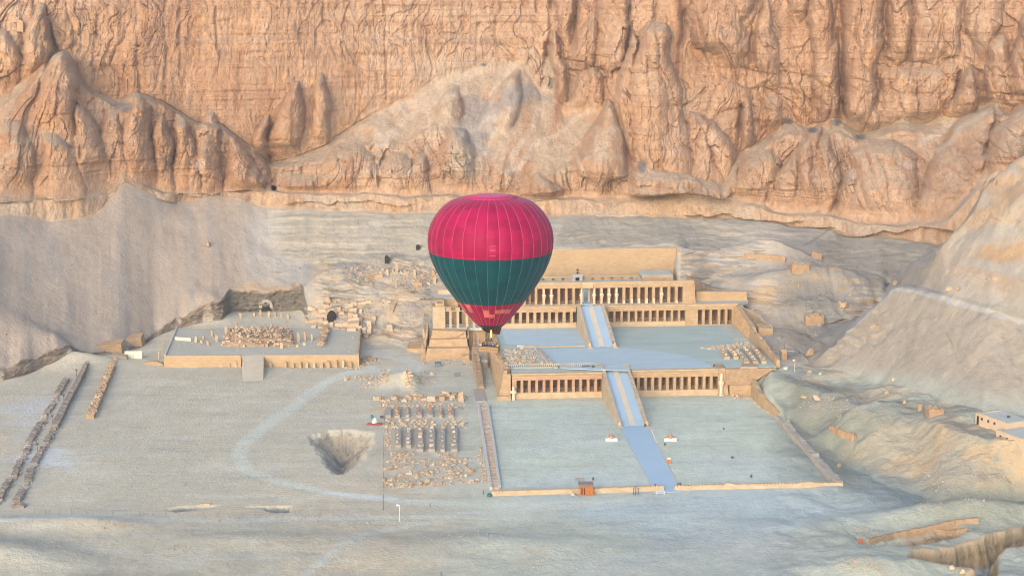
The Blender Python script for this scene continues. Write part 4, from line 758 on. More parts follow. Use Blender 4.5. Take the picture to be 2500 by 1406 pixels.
b = MB(); b.hexa([(ue + .1, -.45, -.3), (ue + 3.2, -.45, -.3), (ue + 3.2, 6, -.3), (ue + .1, 6, -.3), (ue + .1, -.1, 7.8), (ue + 2.0, -.1, 7.8), (ue + 2.0, 6, 7.8), (ue + .1, 6, 7.8)]); b.build('corner_pier', 'stone', t)
us = uu(1761, 945, -.9)
tag(statue_mb(us, -.75, 0, 6.6, 1.35).build('king_statue', 'statue', smooth=True), 'tall pale standing king statue against the right corner of the lower colonnade', 'statue')
uc = uu(1253, 960, -1.0); b = MB(); b.box(uc - .42, uc + .42, -1.75, -.95, 0, 2.2, .04); b.box(uc - .85, uc + .85, -1.7, -1.0, 2.05, 2.7, .05); b.box(uc - .35, uc + .35, -1.65, -1.0, 2.7, 3.9, .08)
tag(b.build('broken_statue', 'statue', bevel=.05), 'broken cross shaped statue stump at the left corner of the pink colonnade', 'statue')
# white railing over the pink colonnade
t = thing('terrace_railing', 'white post railing along the terrace edge above the pink colonnade', 'railing', (-22, 6.0, ZT))
for i in range(48):
    x = UL + 1 + i * (26.2 / 47)
    if i == 0: b = MB(); b.box(x - .1, x + .1, 5.9, 6.1, ZT - .05, ZT + .75); p0 = b.build('railing_post', 'stone_pale', t)
    else: copy_part(p0, t, (i * 26.2 / 47, 0, 0))
b = MB(); b.box(UL + .8, -9.6, 5.9, 6.1, ZT + .75, ZT + .95); b.build('hand_rail', 'stone_pale', t)
b = MB(); b.box(uu(1420, 897, 5), uu(1440, 897, 5), 4.9, 5.0, 7.3, 8.1); b.box(-11, -10.2, 4.2, 5.4, 7.3, 7.9)
tag(b.build('roof_hatch', 'metal'), 'dark metal hatch guard on the roof strip of the pink colonnade', 'hatch')
# masonry right of the statue
u0, u1 = ue + 3.25, uu(1842, 945, -1.2)
t = thing('corner_masonry', 'rough stone retaining wall between the tall statue and the right end of the lower court', 'retaining wall', ((u0 + u1) / 2, -1, 0))
b = MB(); b.hexa([(u0, -1.6, -.3), (u1, -1.6, -.3), (u1, 1.1, -.3), (u0, 1.1, -.3), (u0, -1.4, 3.1), (u1, -1.4, 3.1), (u1, 1.1, 3.1), (u0, 1.1, 3.1)]); b.build('lower_course', 'stone', t)
b = MB(); uE = uu(1893, 900, .6); b.hexa([(u0 - 1.0, -.9, 3.1), (u1 - 1.5, -.9, 3.1), (u1 + 1, 1.1, 3.1), (u0 - 1.0, 1.1, 3.1), (u0 - 1.2, -.5, 7.6), (uE, -.3, 7.6), (uE, 1.1, 7.6), (u0 - 1.2, 1.1, 7.6)]); b.build('rubble_face', 'rough', t)

# middle colonnades
oR = P3([(582, 625), (670, 760), (805, 895), (945, 1035), (1082, 1172), (1222, 1308), (1354, 1446), (1493, 1578), (1630, 1720), (1768, 1858), (1905, 1992), (2042, 2122)], 7.8125, 1400)
t, E, sp = colonnade('middle_colonnade', 'pillared colonnade on the second terrace right of the upper ramp', VM, oR, 775, ZT, 9.25, 12.75, 14.7, (.0, uu(1673, 775, VM)), 6, cornice=.35)
oL = [(1199 + 17.65 * i - 8, 1199 + 17.65 * i + 3) for i in range(1, 2)]
oL = [(1220 - 17.7, 1220 - 6.5), (1221, 1232)] + P3([(1070, 1112), (1143, 1190), (1217, 1262), (1290, 1335), (1362, 1408), (1435, 1480), (1510, 1555), (1582, 1630), (1658, 1703), (1732, 1776)], 4.136, 980)
t, E, sp = colonnade('middle_colonnade', 'pillared colonnade on the second terrace left of the upper ramp, partly behind the balloon', VM, oL, 775, ZT, 9.25, 12.75, 14.7, (uu(1196, 775, VM), -9.1), 6, cornice=.35)
# north colonnade
oN = [(1704, 1714.5), (1721, 1732), (1738.7, 1752.6), (1758.7, 1769.7), (1776, 1787)]
uN0, uN1 = uu(1673, 775, VM) + .05, uu(1800, 775, VM)
t, E, sp = colonnade('north_colonnade', 'short colonnade of five dark openings at the right end of the second terrace', VM + .3, oN, 775, ZT, 7.85, 12.75, 14.6, (uN0, uN1), 7, cornice=.25)
# upper colonnade
oU = P3([(35, 124), (182, 366), (426, 505), (563, 650), (705, 792), (848, 938), (990, 1083), (1133, 1222), (1273, 1365), (1420, 1505), (1557, 1645), (1708, 1797), (1845, 1938), (1988, 2085)], 7.8125, 1400)
oUl = P3([(1452, 1500), (1532, 1577), (1605, 1652), (1680, 1725)], 4.136, 980); oUl = [(1212 + i * 17.9, 1223.5 + i * 17.9) for i in range(0, 5)] + [(1294, 1305), (1313, 1324)] + oUl
oR2 = oU[2:]; oL2 = oUl + [oU[0]]
uR_ = uu(1692, 722, VU)
t, E, sp = colonnade('upper_colonnade', 'top colonnade right of the gateway with mummy shaped statues on its front pillars', VU, oR2, 722, ZU - .3, ZU, 19.95, 21.9, (uu(1449, 722, VU), uR_), 6, 'stone', inner=True, cornice=.3, roof_drop=.9)
for cx in (540, 683, 823, 1680): statue_mb(uu(1400 + cx / 7.8125, 722, VU), VU - .12, ZU + .02, 5.1, 1.05).build('pillar_statue', 'statue', t, smooth=True)
for cx, h in ((965, .9), (1110, 1.6), (1250, 1.6), (1392, 1.6), (1533, 1.6), (1968, .8)):
    x = uu(1400 + cx / 7.8125, 722, VU); b = MB(); b.box(x - .38, x + .38, VU - .62, VU - .02, ZU, ZU + h, .06); b.build('statue_stump', 'statue', t, jit=.04)
b = MB(); b.hexa([(uR_ + .02, VU - .3, ZU - .2), (uR_ + .9, VU - .3, ZU - .2), (uR_ + .9, VU + 6, ZU - .2), (uR_ + .02, VU + 6, ZU - .2), (uR_ + .02, VU - .1, 21.6), (uR_ + .3, VU - .1, 21.6), (uR_ + .3, VU + 6, 21.6), (uR_ + .02, VU + 6, 21.6)]); b.build('battered_end', 'stone', t)
t, E, sp = colonnade('upper_colonnade', 'top colonnade left of the gateway, mostly hidden behind the balloon', VU, oL2, 722, ZU - .3, ZU, 19.95, 21.9, (uu(1200, 722, VU), uu(1418, 722, VU)), 6, 'stone', cornice=.3, roof_drop=.9)
for cx in (1440, 1515, 1818): statue_mb(uu(980 + cx / 4.136, 722, VU), VU - .12, ZU + .02, 5.1, 1.05).build('pillar_statue', 'statue', t, smooth=True)
uA, uB = uu(1418.5, 722, VU) + .05, uu(1448.5, 722, VU) - .05
t = thing('gateway', 'central gateway of the top colonnade with a grey door frame above the ramp', 'gateway', ((uA + uB) / 2, VU, ZU))
b = MB(); b.box(uA, uB, VU - .06, VU + 1.1, 19.95, 21.0); b.box(uA, uB, VU - .3, VU + 1.1, 21.0, 21.9); b.build('lintel', 'stone_cap', t)
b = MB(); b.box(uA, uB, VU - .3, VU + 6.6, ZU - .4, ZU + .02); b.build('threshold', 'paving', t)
um = (uA + uB) / 2
for s in (-1, 1): b = MB(); b.box(um + s * 1.0 - .35, um + s * 1.0 + .35, VU + 3.4, VU + 4.4, ZU + .03, 18.9); b.build('door_jamb', 'granite', t)
b = MB(); b.box(um - 1.6, um + 1.6, VU + 3.35, VU + 4.45, 18.9, 19.9); b.build('door_lintel', 'granite', t)
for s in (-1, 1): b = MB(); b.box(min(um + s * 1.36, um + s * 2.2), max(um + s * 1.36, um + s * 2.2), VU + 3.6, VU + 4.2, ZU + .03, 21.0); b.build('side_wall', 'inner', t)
statue_mb(uu(1448.5, 722, VU) + .35, VU - .12, ZU + .02, 5.1, 1.05)
b = MB(); x = uu(1450.5, 722, VU); statue_mb(x, VU - .14, ZU + .02, 5.1, 1.05).build('pillar_statue', 'statue', t, smooth=True)

# wall and roof over the north colonnade
b = MB(); zt_ = uz(1760, 712, VU + 3)[1]; uNa, uNb = uu(1700, 725, VU + 3), uu(1826, 725, VU + 3)
b.hexa([(uNa, VU + 3, 14), (uNb, VU + 3, 14), (uNb, VU + 5, 14), (uNa, VU + 5, 14), (uNa, VU + 3.3, zt_), (uNb - .6, VU + 3.3, zt_ - .2), (uNb - .6, VU + 5, zt_ - .2), (uNa, VU + 5, zt_)])
tag(b.build('retaining_wall', 'plaster'), 'plain warm stone wall standing above the short right colonnade', 'retaining wall')
b = MB(); b.prism([(uN0, VM + 1.4), (uN1 + .5, VM + 1.4), (uNb, VU + 3), (uN0, VU + 3)], 13.4, 14.5); b.build('terrace_walk', 'roof')['kind'] = 'structure'

# upper court: niche wall, sanctuary door, north-east rooms, rear wall
vN = 104.0; uNl, uNr = uu(1310, 680, vN), uu(1561, 680, vN); zN = uz(1480, 673, vN)[1]
t = thing('niche_wall', 'court wall with a row of small square niches below the great plain wall', 'wall', ((uNl + uNr) / 2, vN, ZU))
b = MB(); b.box(uNl, uNr, vN + .8, vN + 1.6, ZU - 1, zN - .35); b.build('back_slab', 'inner', t)  # dark brown behind the bays: niche shade put into the colour
nx_ = [1326, 1351, 1375, 1447, 1471, 1494.5, 1518, 1541.5]; nw = 6.2
ed = [uNl] + sum([[uu(x - nw / 2, 684, vN), uu(x + nw / 2, 684, vN)] for x in nx_], []) + [uNr]
zn1 = uz(1480, 678.2, vN)[1]
for i in range(0, len(ed), 2): b = MB(); b.box(ed[i], ed[i + 1], vN, vN + .8, ZU - 1, zn1); b.build('wall_bay', 'stone', t)
b = MB(); b.box(uNl, uNr, vN - .05, vN + .8, zn1, zN - .3); b.build('lintel', 'stone', t)
b = MB(); b.box(uNl - .05, uNr + .05, vN - .25, vN + 1.65, zN - .3, zN); b.build('cornice', 'stone_cap', t)
for x in nx_[4:]: b = MB(); u_ = uu(x, 684, vN); b.box(u_ - .28, u_ + .28, vN + .45, vN + .78, ZU - 1, zn1 - .35); b.build('niche_statue', 'stone_pale', t)
t = thing('sanctuary_door', 'grey block with a black doorway in front of the great plain wall', 'doorway', (uu(1410, 684, vN - 1), vN - 1, ZU))
uS = uu(1410, 684, vN - 1.5); zS = uz(1410, 669.5, vN - .5)[1]
b = MB(); b.box(uS - 1.75, uS - .7, vN - 1.4, vN - .1, ZU - .5, zS - 1.0); b.box(uS + .7, uS + 1.75, vN - 1.4, vN - .1, ZU - .5, zS - 1.0); b.build('door_jamb', 'granite', t)
b = MB(); b.box(uS - 1.8, uS + 1.8, vN - 1.45, vN - .08, zS - 1.0, zS); b.build('door_block', 'granite', t)
b = MB(); b.box(uS - .7, uS + .7, vN - .6, vN - .12, ZU - .5, zS - 1.0); b.build('dark_doorway', 'dark', t)
b = MB(); zR0 = uz(1600, 671, 97)[1]; ua, ub = uu(1568, 680, 97), uu(1643, 680, 97)
t = thing('court_chamber', 'flat roofed chamber with ragged front in the right corner of the upper court', 'building', ((ua + ub) / 2, 100, ZU))
b.box(ua, ub, 97, 97.8, ZU - 1, zR0 - .8); b.box(ua, ua + .8, 97.85, 106.5, ZU - 1, zR0 - .6); b.box(ub - .8, ub, 97.85, 106.5, ZU - 1, zR0 - .6); b.build('chamber_wall', 'stone', t)
b = MB(); b.box(ua - .1, ub + .1, 97.1, 106.6, zR0 - .6, zR0); b.build('chamber_roof', 'roof', t)
b = MB()
for i in range(14): x = ua + (ub - ua) * i / 14; b.box(x, x + (ub - ua) / 14 - .03, 96.75, 97.05, zR0 - .9 - random.uniform(0, .5), zR0 - .1 + random.uniform(-.15, .1))
s_ = b.build('broken_parapet', 'stone_cap', t); s_['kind'] = 'stuff'
b = MB(); b.hexa([(uu(1572, 688, 86), 80, ZU - 1), (uu(1578, 688, 86), 80, ZU - 1), (uu(1560, 674, 104), 103.5, ZU - 1), (uu(1553, 674, 104), 103.5, ZU - 1), (uu(1572, 688, 86), 80, zN - .9), (uu(1578, 688, 86), 80, zN - .9), (uu(1560, 674, 104), 103.5, zN - .2), (uu(1553, 674, 104), 103.5, zN - .2)])
tag(b.build('side_wall', 'roof'), 'pale topped wall running back beside the corner chamber of the upper court', 'wall')
vR = 108.6; uRl, uRr = uu(1212, 640, vR), uu(1650, 640, vR); zR = uz(1500, 609.5, vR)[1]
t = thing('great_wall', 'great plain golden retaining wall at the cliff foot, rising behind the top colonnade', 'retaining wall', ((uRl + uRr) / 2, vR, ZU))
b = MB(); b.hexa([(uRl, vR, ZU - 2), (uRr + .4, vR, ZU - 2), (uRr + .4, vR + 1, ZU - 2), (uRl, vR + 1, ZU - 2), (uRl, vR + .5, zR), (uRr, vR + .5, zR), (uRr, vR + 1, zR), (uRl, vR + 1, zR)]); b.build('wall_face', 'plaster', t)
b = MB(); b.box(uRl, uRr, vR + .45, vR + 1.05, zR, zR + .18); b.build('coping', 'stone_cap', t)
for py in (659, 666): u_, z0 = uz(1410, py, vR); b = MB(); b.box(u_ - .33, u_ + .33, vR - .04, vR + .5, z0 - .3, z0 + .3); b.build('window', 'dark', t)
b = MB(); b.hexa([(uRr + .45, vR - 2.5, ZU - 2), (uRr + 2.6, vR - 2.5, ZU - 2), (uRr + 2.6, vR + 1, ZU - 2), (uRr + .45, vR + 1, ZU - 2), (uRr + .05, vR - .2, zR - .2), (uRr + 1.2, vR - .2, zR - .2), (uRr + 1.2, vR + 1, zR - .2), (uRr + .05, vR + 1, zR - .2)]); b.build('buttress', 'rough', t)
b = MB(); b.prism([(uRr + 1.5, 100), (uRr + 6, 66), (uRr + 8, 66), (uRr + 4, 104)], ZU - 3, [ZU + 2.4, ZU + .5, ZU + .2, ZU + 2]); tag(b.build('side_wall', 'rough', jit=.1), 'rough sloping wall stepping down from the right end of the great plain wall', 'wall')

# ------------------------------------------------------------------ chapel at the left end of the second terrace
vH = 57.0
uh = lambda px: uu(px, 775, vH)
t = thing('chapel_front', 'left chapel front with one broad pier and thin pillars, beside the balloon', 'chapel', (uh(1120), vH, 8.6))
b = MB(); b.box(uh(1056.5), uh(1087), vH - .1, vH + 5.5, 8.3, 15.1); b.box(uh(1055.5), uh(1088), vH - .2, vH + 5.6, 15.1, 15.5); b.build('broad_pier', 'stone_pale', t)
b = MB(); b.box(uh(1063.5), uh(1085), vH + 1, vH + 6, 15.5, 17.2); b.build('upper_block', 'stone', t)
b = MB()
for i in range(4): x = uh(1067.5 + i * 3.6); b.box(x, x + .42, vH + .96, vH + 1.2, 16.5, 16.85)
b.build('window_slot', 'dark', t)
for a, c in ((1096.8, 1103), (1114.6, 1121.3), (1136.6, 1143.4), (1154, 1160.8), (1171, 1177.5), (1187, 1193)):
    b = MB(); b.box(uh(a), uh(c), vH, vH + .8, 8.6, 13.9, .02); b.build('pillar', 'stone_pale', t, bevel=.03)
for a, c in ((1089, 1101), (1112, 1123)): b = MB(); b.box(uh(a), uh(c), vH + .05, vH + .8, 14.2, 14.2 + random.uniform(.6, 1.3)); b.build('broken_lintel', 'stone', t)
b = MB(); b.box(uh(1087.5), uh(1196), vH - .02, vH + .25, 13.92, 14.18); b.build('lintel_beam', 'stone_pale', t)
b = MB(); b.box(uh(1087.5), uh(1196), vH - .02, vH + .04, 9.5, 9.6); b.box(uh(1087.5), uh(1196), vH - .02, vH + .04, 9.0, 9.08); b.build('barrier_rail', 'rail', t)
b = MB(); b.box(uh(1085.5), uh(1200), vH + 6.2, vH + 7, 8.3, 16.8); b.build('back_wall', 'stone', t)
b = MB(); x = uh(1125); b.box(x - .55, x + .55, vH + 6.1, vH + 6.35, 8.6, 14.9); b.build('dark_doorway', 'dark', t)
b = MB(); b.box(uh(1063), uh(1200), vH + 5.6, vH + 12, 16.85, 17.15); b.build('roof', 'roof', t)
b = MB(); b.box(uh(1072), uh(1200), vH + 12, vH + 13, 15, 18.6); b.build('rear_parapet', 'stone_pale', t)
b = MB(); b.box(uh(1063), uh(1196), vH - .1, vH + 6.1, 7.75, 8.55); b.build('floor', 'roof', t)
b = MB(); b.prism([uv(1108, 803, 8.2), uv(1190, 803, 8.2), uv(1190, 799, 8.2), uv(1100, 799, 8.2)], 7.7, 8.3); tag(b.build('walkway', 'roof'), 'thin grey walkway slab in front of the left chapel pillars', 'walkway')
b = MB()
# stepped stone block below it
t = thing('stepped_bastion', 'massive stepped stone bastion below the left chapel, left of the balloon basket', 'bastion', (-50.5, 48.5, 0))
b = MB(); b.hexa([(-57.8, 48.3, -.3), (-43.4, 48.3, -.3), (-43.4, 58, -.3), (-57.8, 58, -.3), (-57.0, 48.7, 3.9), (-44.0, 48.7, 3.9), (-44.0, 58, 3.9), (-57.0, 58, 3.9)]); b.build('lower_stage', 'stone', t)
b = MB(); b.hexa([(-56.4, 51.6, 3.9), (-44.2, 50.6, 3.9), (-44.2, 58, 3.9), (-56.4, 58, 3.9), (-56.0, 51.9, 6.0), (-44.5, 50.9, 6.4), (-44.5, 58, 6.4), (-56.0, 58, 6.0)]); b.build('middle_stage', 'stone', t)
b = MB(); b.hexa([(-55.6, 53.6, 6.0), (-44.6, 52.6, 6.4), (-44.6, 57, 6.4), (-55.6, 57, 6.0), (-55.2, 53.8, 8.5), (-44.8, 52.8, 8.3), (-44.8, 57, 8.3), (-55.2, 57, 8.5)]); b.build('upper_stage', 'stone', t)
b = MB(); b.box(-54.8, -49.5, 51.75, 53.4, 4.6, 5.7); b.build('patched_recess', 'roof', t)
b = MB(); b.tube((-47.8, 52.4, 6.4), (-45.2, 52.2, 8.2), .1, 5); b.build('timber_prop', 'woodroof', t)
b = MB(); b.hexa([(-44.3, 52, 6), (-43.9, 52, 6), (-43.9, 58, 6), (-44.3, 58, 6), (-44.3, 52.2, 8.7), (-43.95, 52.2, 8.6), (-43.95, 58, 8.8), (-44.3, 58, 8.8)]); b.build('broken_edge', 'rough', t, jit=.2)
wall_run([W(-58.2, 49, 0), W(-57.6, 54, 1), W(-56.8, 60, 3)], 1.6, lambda s: 3.5 + 3.5 * s, 'side_wall', 'rough', 'ragged rubble wall climbing the left flank of the stepped bastion', rough=.15)
b = MB(); b.prism([W(-46.5, 46.2)[:2], W(-44.0, 46.0)[:2], W(-44.0, 48.2)[:2], W(-46.0, 48.2)[:2]], -.2, [1.6, 2.2, 2.4, 1.9]); tag(b.build('stone_stub', 'stone', frame='W', jit=.1), 'low orange masonry stub at the right foot of the stepped bastion', 'masonry')
b = MB(); p = onz(1018, 857)[:2]; b.prism([onz(993, 858)[:2], onz(1032, 862)[:2], onz(1030, 838)[:2], onz(1000, 842)[:2]], -.3, [1.1, 1.5, 2.4, 1.8]); tag(b.build('stone_stub', 'stone', frame='W', jit=.12), 'low pale masonry stub left of the stepped bastion', 'masonry')
# rubble along the foot of the bastion is laid later
# wall between the two courts, trench behind it, and the tall left face of the second terrace
wall_run([W(-42.2, 47.5, 0), W(-42.2, 30, 0), W(-42.3, 12, 0)], 2.3, lambda s: 4.4 - 3.4 * s, 'dividing_wall', 'rough', 'tall ragged stone wall falling towards the camera between the two temple courts', rough=.06, tw=.75)
b = MB(); b.hexa([(UL - 2.2, .2, -.3), (UL - .62, .2, -.3), (UL - .62, VM + 1, -.3), (UL - 2.2, VM + 1, -.3), (UL - .5, .2, ZT + .5), (UL + .5, .2, ZT + .5), (UL + .5, VM + 1, ZT + .5), (UL - .5, VM + 1, ZT + .5)]); tag(b.build('terrace_wall', 'stone'), 'tall smooth side wall of the second terrace facing the trench below the basket', 'retaining wall')
b = MB(); b.box(-43.5, UL - 2.2, VM - 1.2, VM - .2, 0, 7.6); tag(b.build('trench_wall', 'stone'), 'shaded stone wall closing the far end of the trench under the walkway', 'wall')
b = MB(); b.box(-41.4, -38.8, 37, 43, -.2, 2.6); tag(b.build('stone_cistern', 'mudtop', bevel=.3), 'rounded grey block standing in the trench below the balloon basket', 'block')
b = MB()
t = thing('scaffold', 'thin metal scaffold poles standing in the trench left of the balloon basket', 'scaffold', (-41.6, 50, 0))
for x, y in ((-42.3, 50), (-40.9, 50), (-42.3, 54), (-40.9, 54)): b = MB(); b.tube((x, y, -.1), (x, y, 7.4), .07, 5); b.build('scaffold_pole', 'rail', t)
for z in (2.4, 5): b = MB(); b.box(-42.4, -40.8, 49.95, 50.05, z, z + .1); b.build('scaffold_ledger', 'rail', t)
# right-hand walls of the second terrace
t = thing('buttressed_wall', 'tall ribbed stone wall along the right side of the second terrace', 'retaining wall', (42.5, 46, ZT))
b = MB(); b.hexa([(UR - .2, VM - 1, ZT - 1), (UR + 2.4, VM - 1, ZT - 1), (UR + 2.8, 37, ZT - 1), (UR - .1, 37, ZT - 1), (UR + .4, VM - 1, 14.2), (UR + 1.8, VM - 1, 14.2), (UR + 2.2, 37, 11.5), (UR + .5, 37, 11.5)]); b.build('wall_body', 'stone', t)
for i in range(14):
    y = VM - 2 - i * 1.45; zt2 = 14.0 - (VM - 1 - y) / 21 * 2.7; b = MB(); b.hexa([(UR - .42, y - .25, ZT - .5), (UR - .05, y - .25, ZT - .5), (UR - .05, y + .25, ZT - .5), (UR - .42, y + .25, ZT - .5), (UR + .12, y - .25, zt2), (UR + .5, y - .25, zt2), (UR + .5, y + .25, zt2), (UR + .12, y + .25, zt2)]); b.build('rib', 'stone', t)
b = MB(); b.prism([(UR + 2.9, 36.5), (UR + 7.5, 36.5), (UR + 6.5, 40), (UR + 2.9, 40)], ZT - 1, [11.4, 11.0, 11.6, 12]); b.build('stepped_end', 'stone', t, jit=.15)
wall_run([W(UR + 2.2, VM + 3, 8), W(UR + 6.5, VM - 6, 7.5), W(UR + 8.5, 43, 7)], 1.0, lambda s: 5.6 - 2.2 * s, 'outer_wall', 'stone_pale', 'thin pale outer wall curving behind the ribbed wall on the right', rough=.04)
wall_run([W(UR + .7, 36.8, ZT), W(UR + .7, 26, ZT), W(UR + .6, 14, ZT), W(UR + .5, 2.2, ZT)], 1.3, lambda s: 4.0 - 2.3 * s, 'terrace_side_wall', 'stone', 'ragged stone wall lowering towards the camera on the right edge of the second terrace', rough=.1, tw=.7)
b = MB(); b.box(UR - 4.2, UR - .3, 37, VM - 1.2, ZT, ZT + .12); b.build('pavement', 'roof')['kind'] = 'structure'
# lower court boundary walls
wall_run([W(u1 - .3, -1.2, 0), W(34.2, -12, 0), W(36.2, -27.5, 0)], 1.6, lambda s: 4.6 - 2.4 * s, 'court_side_wall', 'stone', 'thick sloping stone wall on the right side of the lower court', rough=.05, tw=.8)
wall_run([W(35.6, -28.4, 0), W(35.4, -46, 0), W(35.2, -66, 0), W(35.4, -85.2, 0)], 2.2, lambda s: 1.25 + .5 * (abs(s - .12) < .03) + .3 * (abs(s - .62) < .02), 'boundary_wall', 'mudtop', 'low broad crumbling wall closing the right side of the lower court', rough=.12, tw=.85)
FL = [(1200, 1209), (1410, 1203), (1446, 1202), (1620, 1196)]; FRr = [(1646, 1195), (1780, 1192), (1930, 1189), (2057, 1187)]
t = thing('front_wall', 'low pale block wall along the front of the lower court, left of the gate gap', 'wall', W(*uv(1400, 1204, 0), 0), frame='W')
wall_run([onz(px, py) for px, py in FL], 1.1, .95, 'wall_body', 'stone_pale', parent=t, rough=.02, tw=.95)
b = MB(); P = [Vector(onz(px, py)) for px, py in FL]; L = [(P[i + 1] - P[i]).length for i in range(3)]; tot = sum(L); n = 64
def along(P, s):
    for i in range(len(P) - 1):
        l = (P[i + 1] - P[i]).length
        if s <= l or i == len(P) - 2: return P[i].lerp(P[i + 1], s / l), (P[i + 1] - P[i]).normalized()
        s -= l
c0 = None
for i in range(n):
    p, d = along(P, (i + .5) * tot / n)
    if c0 is None: b = MB(); w_ = tot / n * .42; b.box(p.x - w_, p.x + w_, p.y - .5, p.y + .5, .9, 1.18, .06); c0 = b.build('coping_stone', 'stone_cap', t, 'W', org=(p.x, p.y, .9)); cp = p
    else: c = copy_part(c0, t, p - cp); c.rotation_euler.z = random.uniform(-.06, .06); c.scale.z = random.uniform(.8, 1.3)
t = thing('front_wall', 'low pale block wall along the front of the lower court, right of the gate gap', 'wall', W(*uv(1850, 1190, 0), 0), frame='W')
wall_run([onz(px, py) for px, py in FRr], 1.1, lambda s: .85 + .55 * (abs(s - .33) < .04) + .5 * (abs(s - .78) < .06), 'wall_body', 'stone_pale', parent=t, rough=.06, tw=.92)
P = [Vector(onz(px, py)) for px, py in FRr]; tot = sum((P[i + 1] - P[i]).length for i in range(3)); c0 = None
for i in range(60):
    p, d = along(P, (i + .5) * tot / 60)
    if c0 is None: b = MB(); w_ = tot / 60 * .42; b.box(p.x - w_, p.x + w_, p.y - .45, p.y + .45, .8, 1.1, .06); c0 = b.build('coping_stone', 'stone_cap', t, 'W', org=(p.x, p.y, .8)); cp = p
    else: c = copy_part(c0, t, p - cp); c.rotation_euler.z = random.uniform(-.1, .1); c.scale.z = random.uniform(.7, 1.3)
# left double wall of the lower court: two kerbs with rubble between
PL = [(1160, 952), (1168, 990), (1180, 1070), (1199, 1196)]; PR = [(1182, 952), (1190, 990), (1203, 1070), (1220, 1192)]
t = thing('double_wall', 'long low double kerbed wall with rubble core on the left side of the lower court', 'wall', onz(1185, 1080), frame='W')
wall_run([onz(px, py) for px, py in PL[1:]], .75, .75, 'left_kerb', 'paving_edge', parent=t, rough=.03); wall_run([onz(px, py) for px, py in PR[1:]], .75, .75, 'right_kerb', 'paving_edge', parent=t, rough=.03)
wall_run([onz((a[0] + c[0]) / 2, (a[1] + c[1]) / 2) for a, c in zip(PL[1:], PR[1:])], 2.0, .5, 'rubble_core', 'rubble', parent=t, rough=.2, step=.5, tw=.98)
b = MB(); b.prism([onz(px, py)[:2] for px, py in ((1161, 981), (1188, 981), (1180, 951), (1156, 951))], -.2, .25); tag(b.build('paved_stub', 'mudtop', frame='W'), 'low grey paved strip at the head of the double kerbed wall', 'paving')
# ------------------------------------------------------------------ ruined temple on the left
def at(px, py, z=0.0): return Vector(onz(px, py, z))
def on(px, py): return Vector(land(px, py))
ZP = 3.5
Af, Bf, Cb, Db = at(400, 897), at(877, 895), at(879, 800, ZP), at(432, 800, ZP)
t = thing('temple_platform', 'broad ruined temple platform with a golden front wall, far left of the balloon', 'platform', (-77, 466, 0), frame='W')
rl, rr = at(588, 897).x, at(643, 897).x; yb = lambda x: Af.y + (Bf.y - Af.y) * (x - Af.x) / (Bf.x - Af.x)
for x0, x1 in ((Af.x, rl), (rr, Bf.x)):
    b = MB(); b.hexa([(x0, yb(x0), -.3), (x1, yb(x1), -.3), (x1, yb(x1) + 1.2, -.3), (x0, yb(x0) + 1.2, -.3), (x0 + .1, yb(x0) + .5, ZP), (x1 - .1, yb(x1) + .5, ZP), (x1 - .1, yb(x1) + 1.2, ZP), (x0 + .1, yb(x0) + 1.2, ZP)]); b.build('front_wall', 'plaster', t, 'W')
b = MB(); b.prism([(Af.x + .3, Af.y + 1.25), (Bf.x - .3, Bf.y + 1.25), (Cb.x, Cb.y), (Db.x, Db.y)], -.5, ZP - .12); b.build('platform_top', 'platform_sand', t, 'W')
wp = dict(parent=t, rough=.04, jitter=True, step=2)
wall_run([(Af.x + .35, Af.y + .6, ZP - .4), (Db.x, Db.y, ZP - .4)], .55, .75, 'left_parapet', 'paving_edge', **wp)
wall_run([(Bf.x - .35, Bf.y + .6, 0), (Cb.x + .2, Cb.y, 2)], .6, lambda s: 4.0 - 1.8 * s, 'right_wall', 'stone', **wp)
wall_run([(Af.x + .8, Af.y + .8, ZP - .3), (rl - .3, yb(rl) + .8, ZP - .3)], .7, .45, 'front_parapet', 'mudtop', **wp); wall_run([(rr + .3, yb(rr) + .8, ZP - .3), (Bf.x - .8, Bf.y + .8, ZP - .3)], .7, .45, 'front_parapet', 'mudtop', **wp)
b = MB(); e0, e1 = at(586, 931), at(644, 928)
b.hexa([(e0.x, e0.y, -.3), (e1.x, e1.y, -.3), (rr, yb(rr) + 1.3, -.3), (rl, yb(rl) + 1.3, -.3), (e0.x + .9, e0.y + .2, .06), (e1.x - .2, e1.y + .2, .06), (rr - .1, yb(rr) + 1.3, ZP), (rl + .6, yb(rl) + 1.3, ZP)])
tag(b.build('platform_ramp', mat('sandy_ramp', (.44, .385, .285), (.50, .45, .35), .4, .95, .3, 2), frame='W'), 'sandy earth ramp leading up to the middle of the ruined temple platform', 'ramp')
for px0, px1 in ((352, 398), (292, 338)):
    b = MB(); q0, q1 = at(px0, 893), at(px1, 893); n = 9; pts = []
    for i in range(n + 1): x = q0.x + (q1.x - q0.x) * i / n; pts.append((x, (1.5 if px0 > 340 else .5) * math.sin(math.pi * min(1, .15 + i / n * .75)) + random.uniform(-.1, .1)))
    vs = [(x, q0.y, -.2) for x, h in pts] + [(x, q0.y + .1, max(.1, h)) for x, h in pts] + [(x, q0.y + 2.2, max(.1, h * .9)) for x, h in pts] + [(x, q0.y + 4, -.2) for x, h in pts]; fs = []
    for r_ in range(3):
        for i in range(n): a = r_ * (n + 1) + i; fs.append((a, a + 1, a + n + 2, a + n + 1))
    b.add(vs, fs); tag(b.build('masonry_remnant', 'stone' if px0 > 340 else 'stone_pale', frame='W'), 'orange sloping masonry remnant at the left end of the platform front' if px0 > 340 else 'low whitish masonry remnant in front of the cream panels', 'masonry')
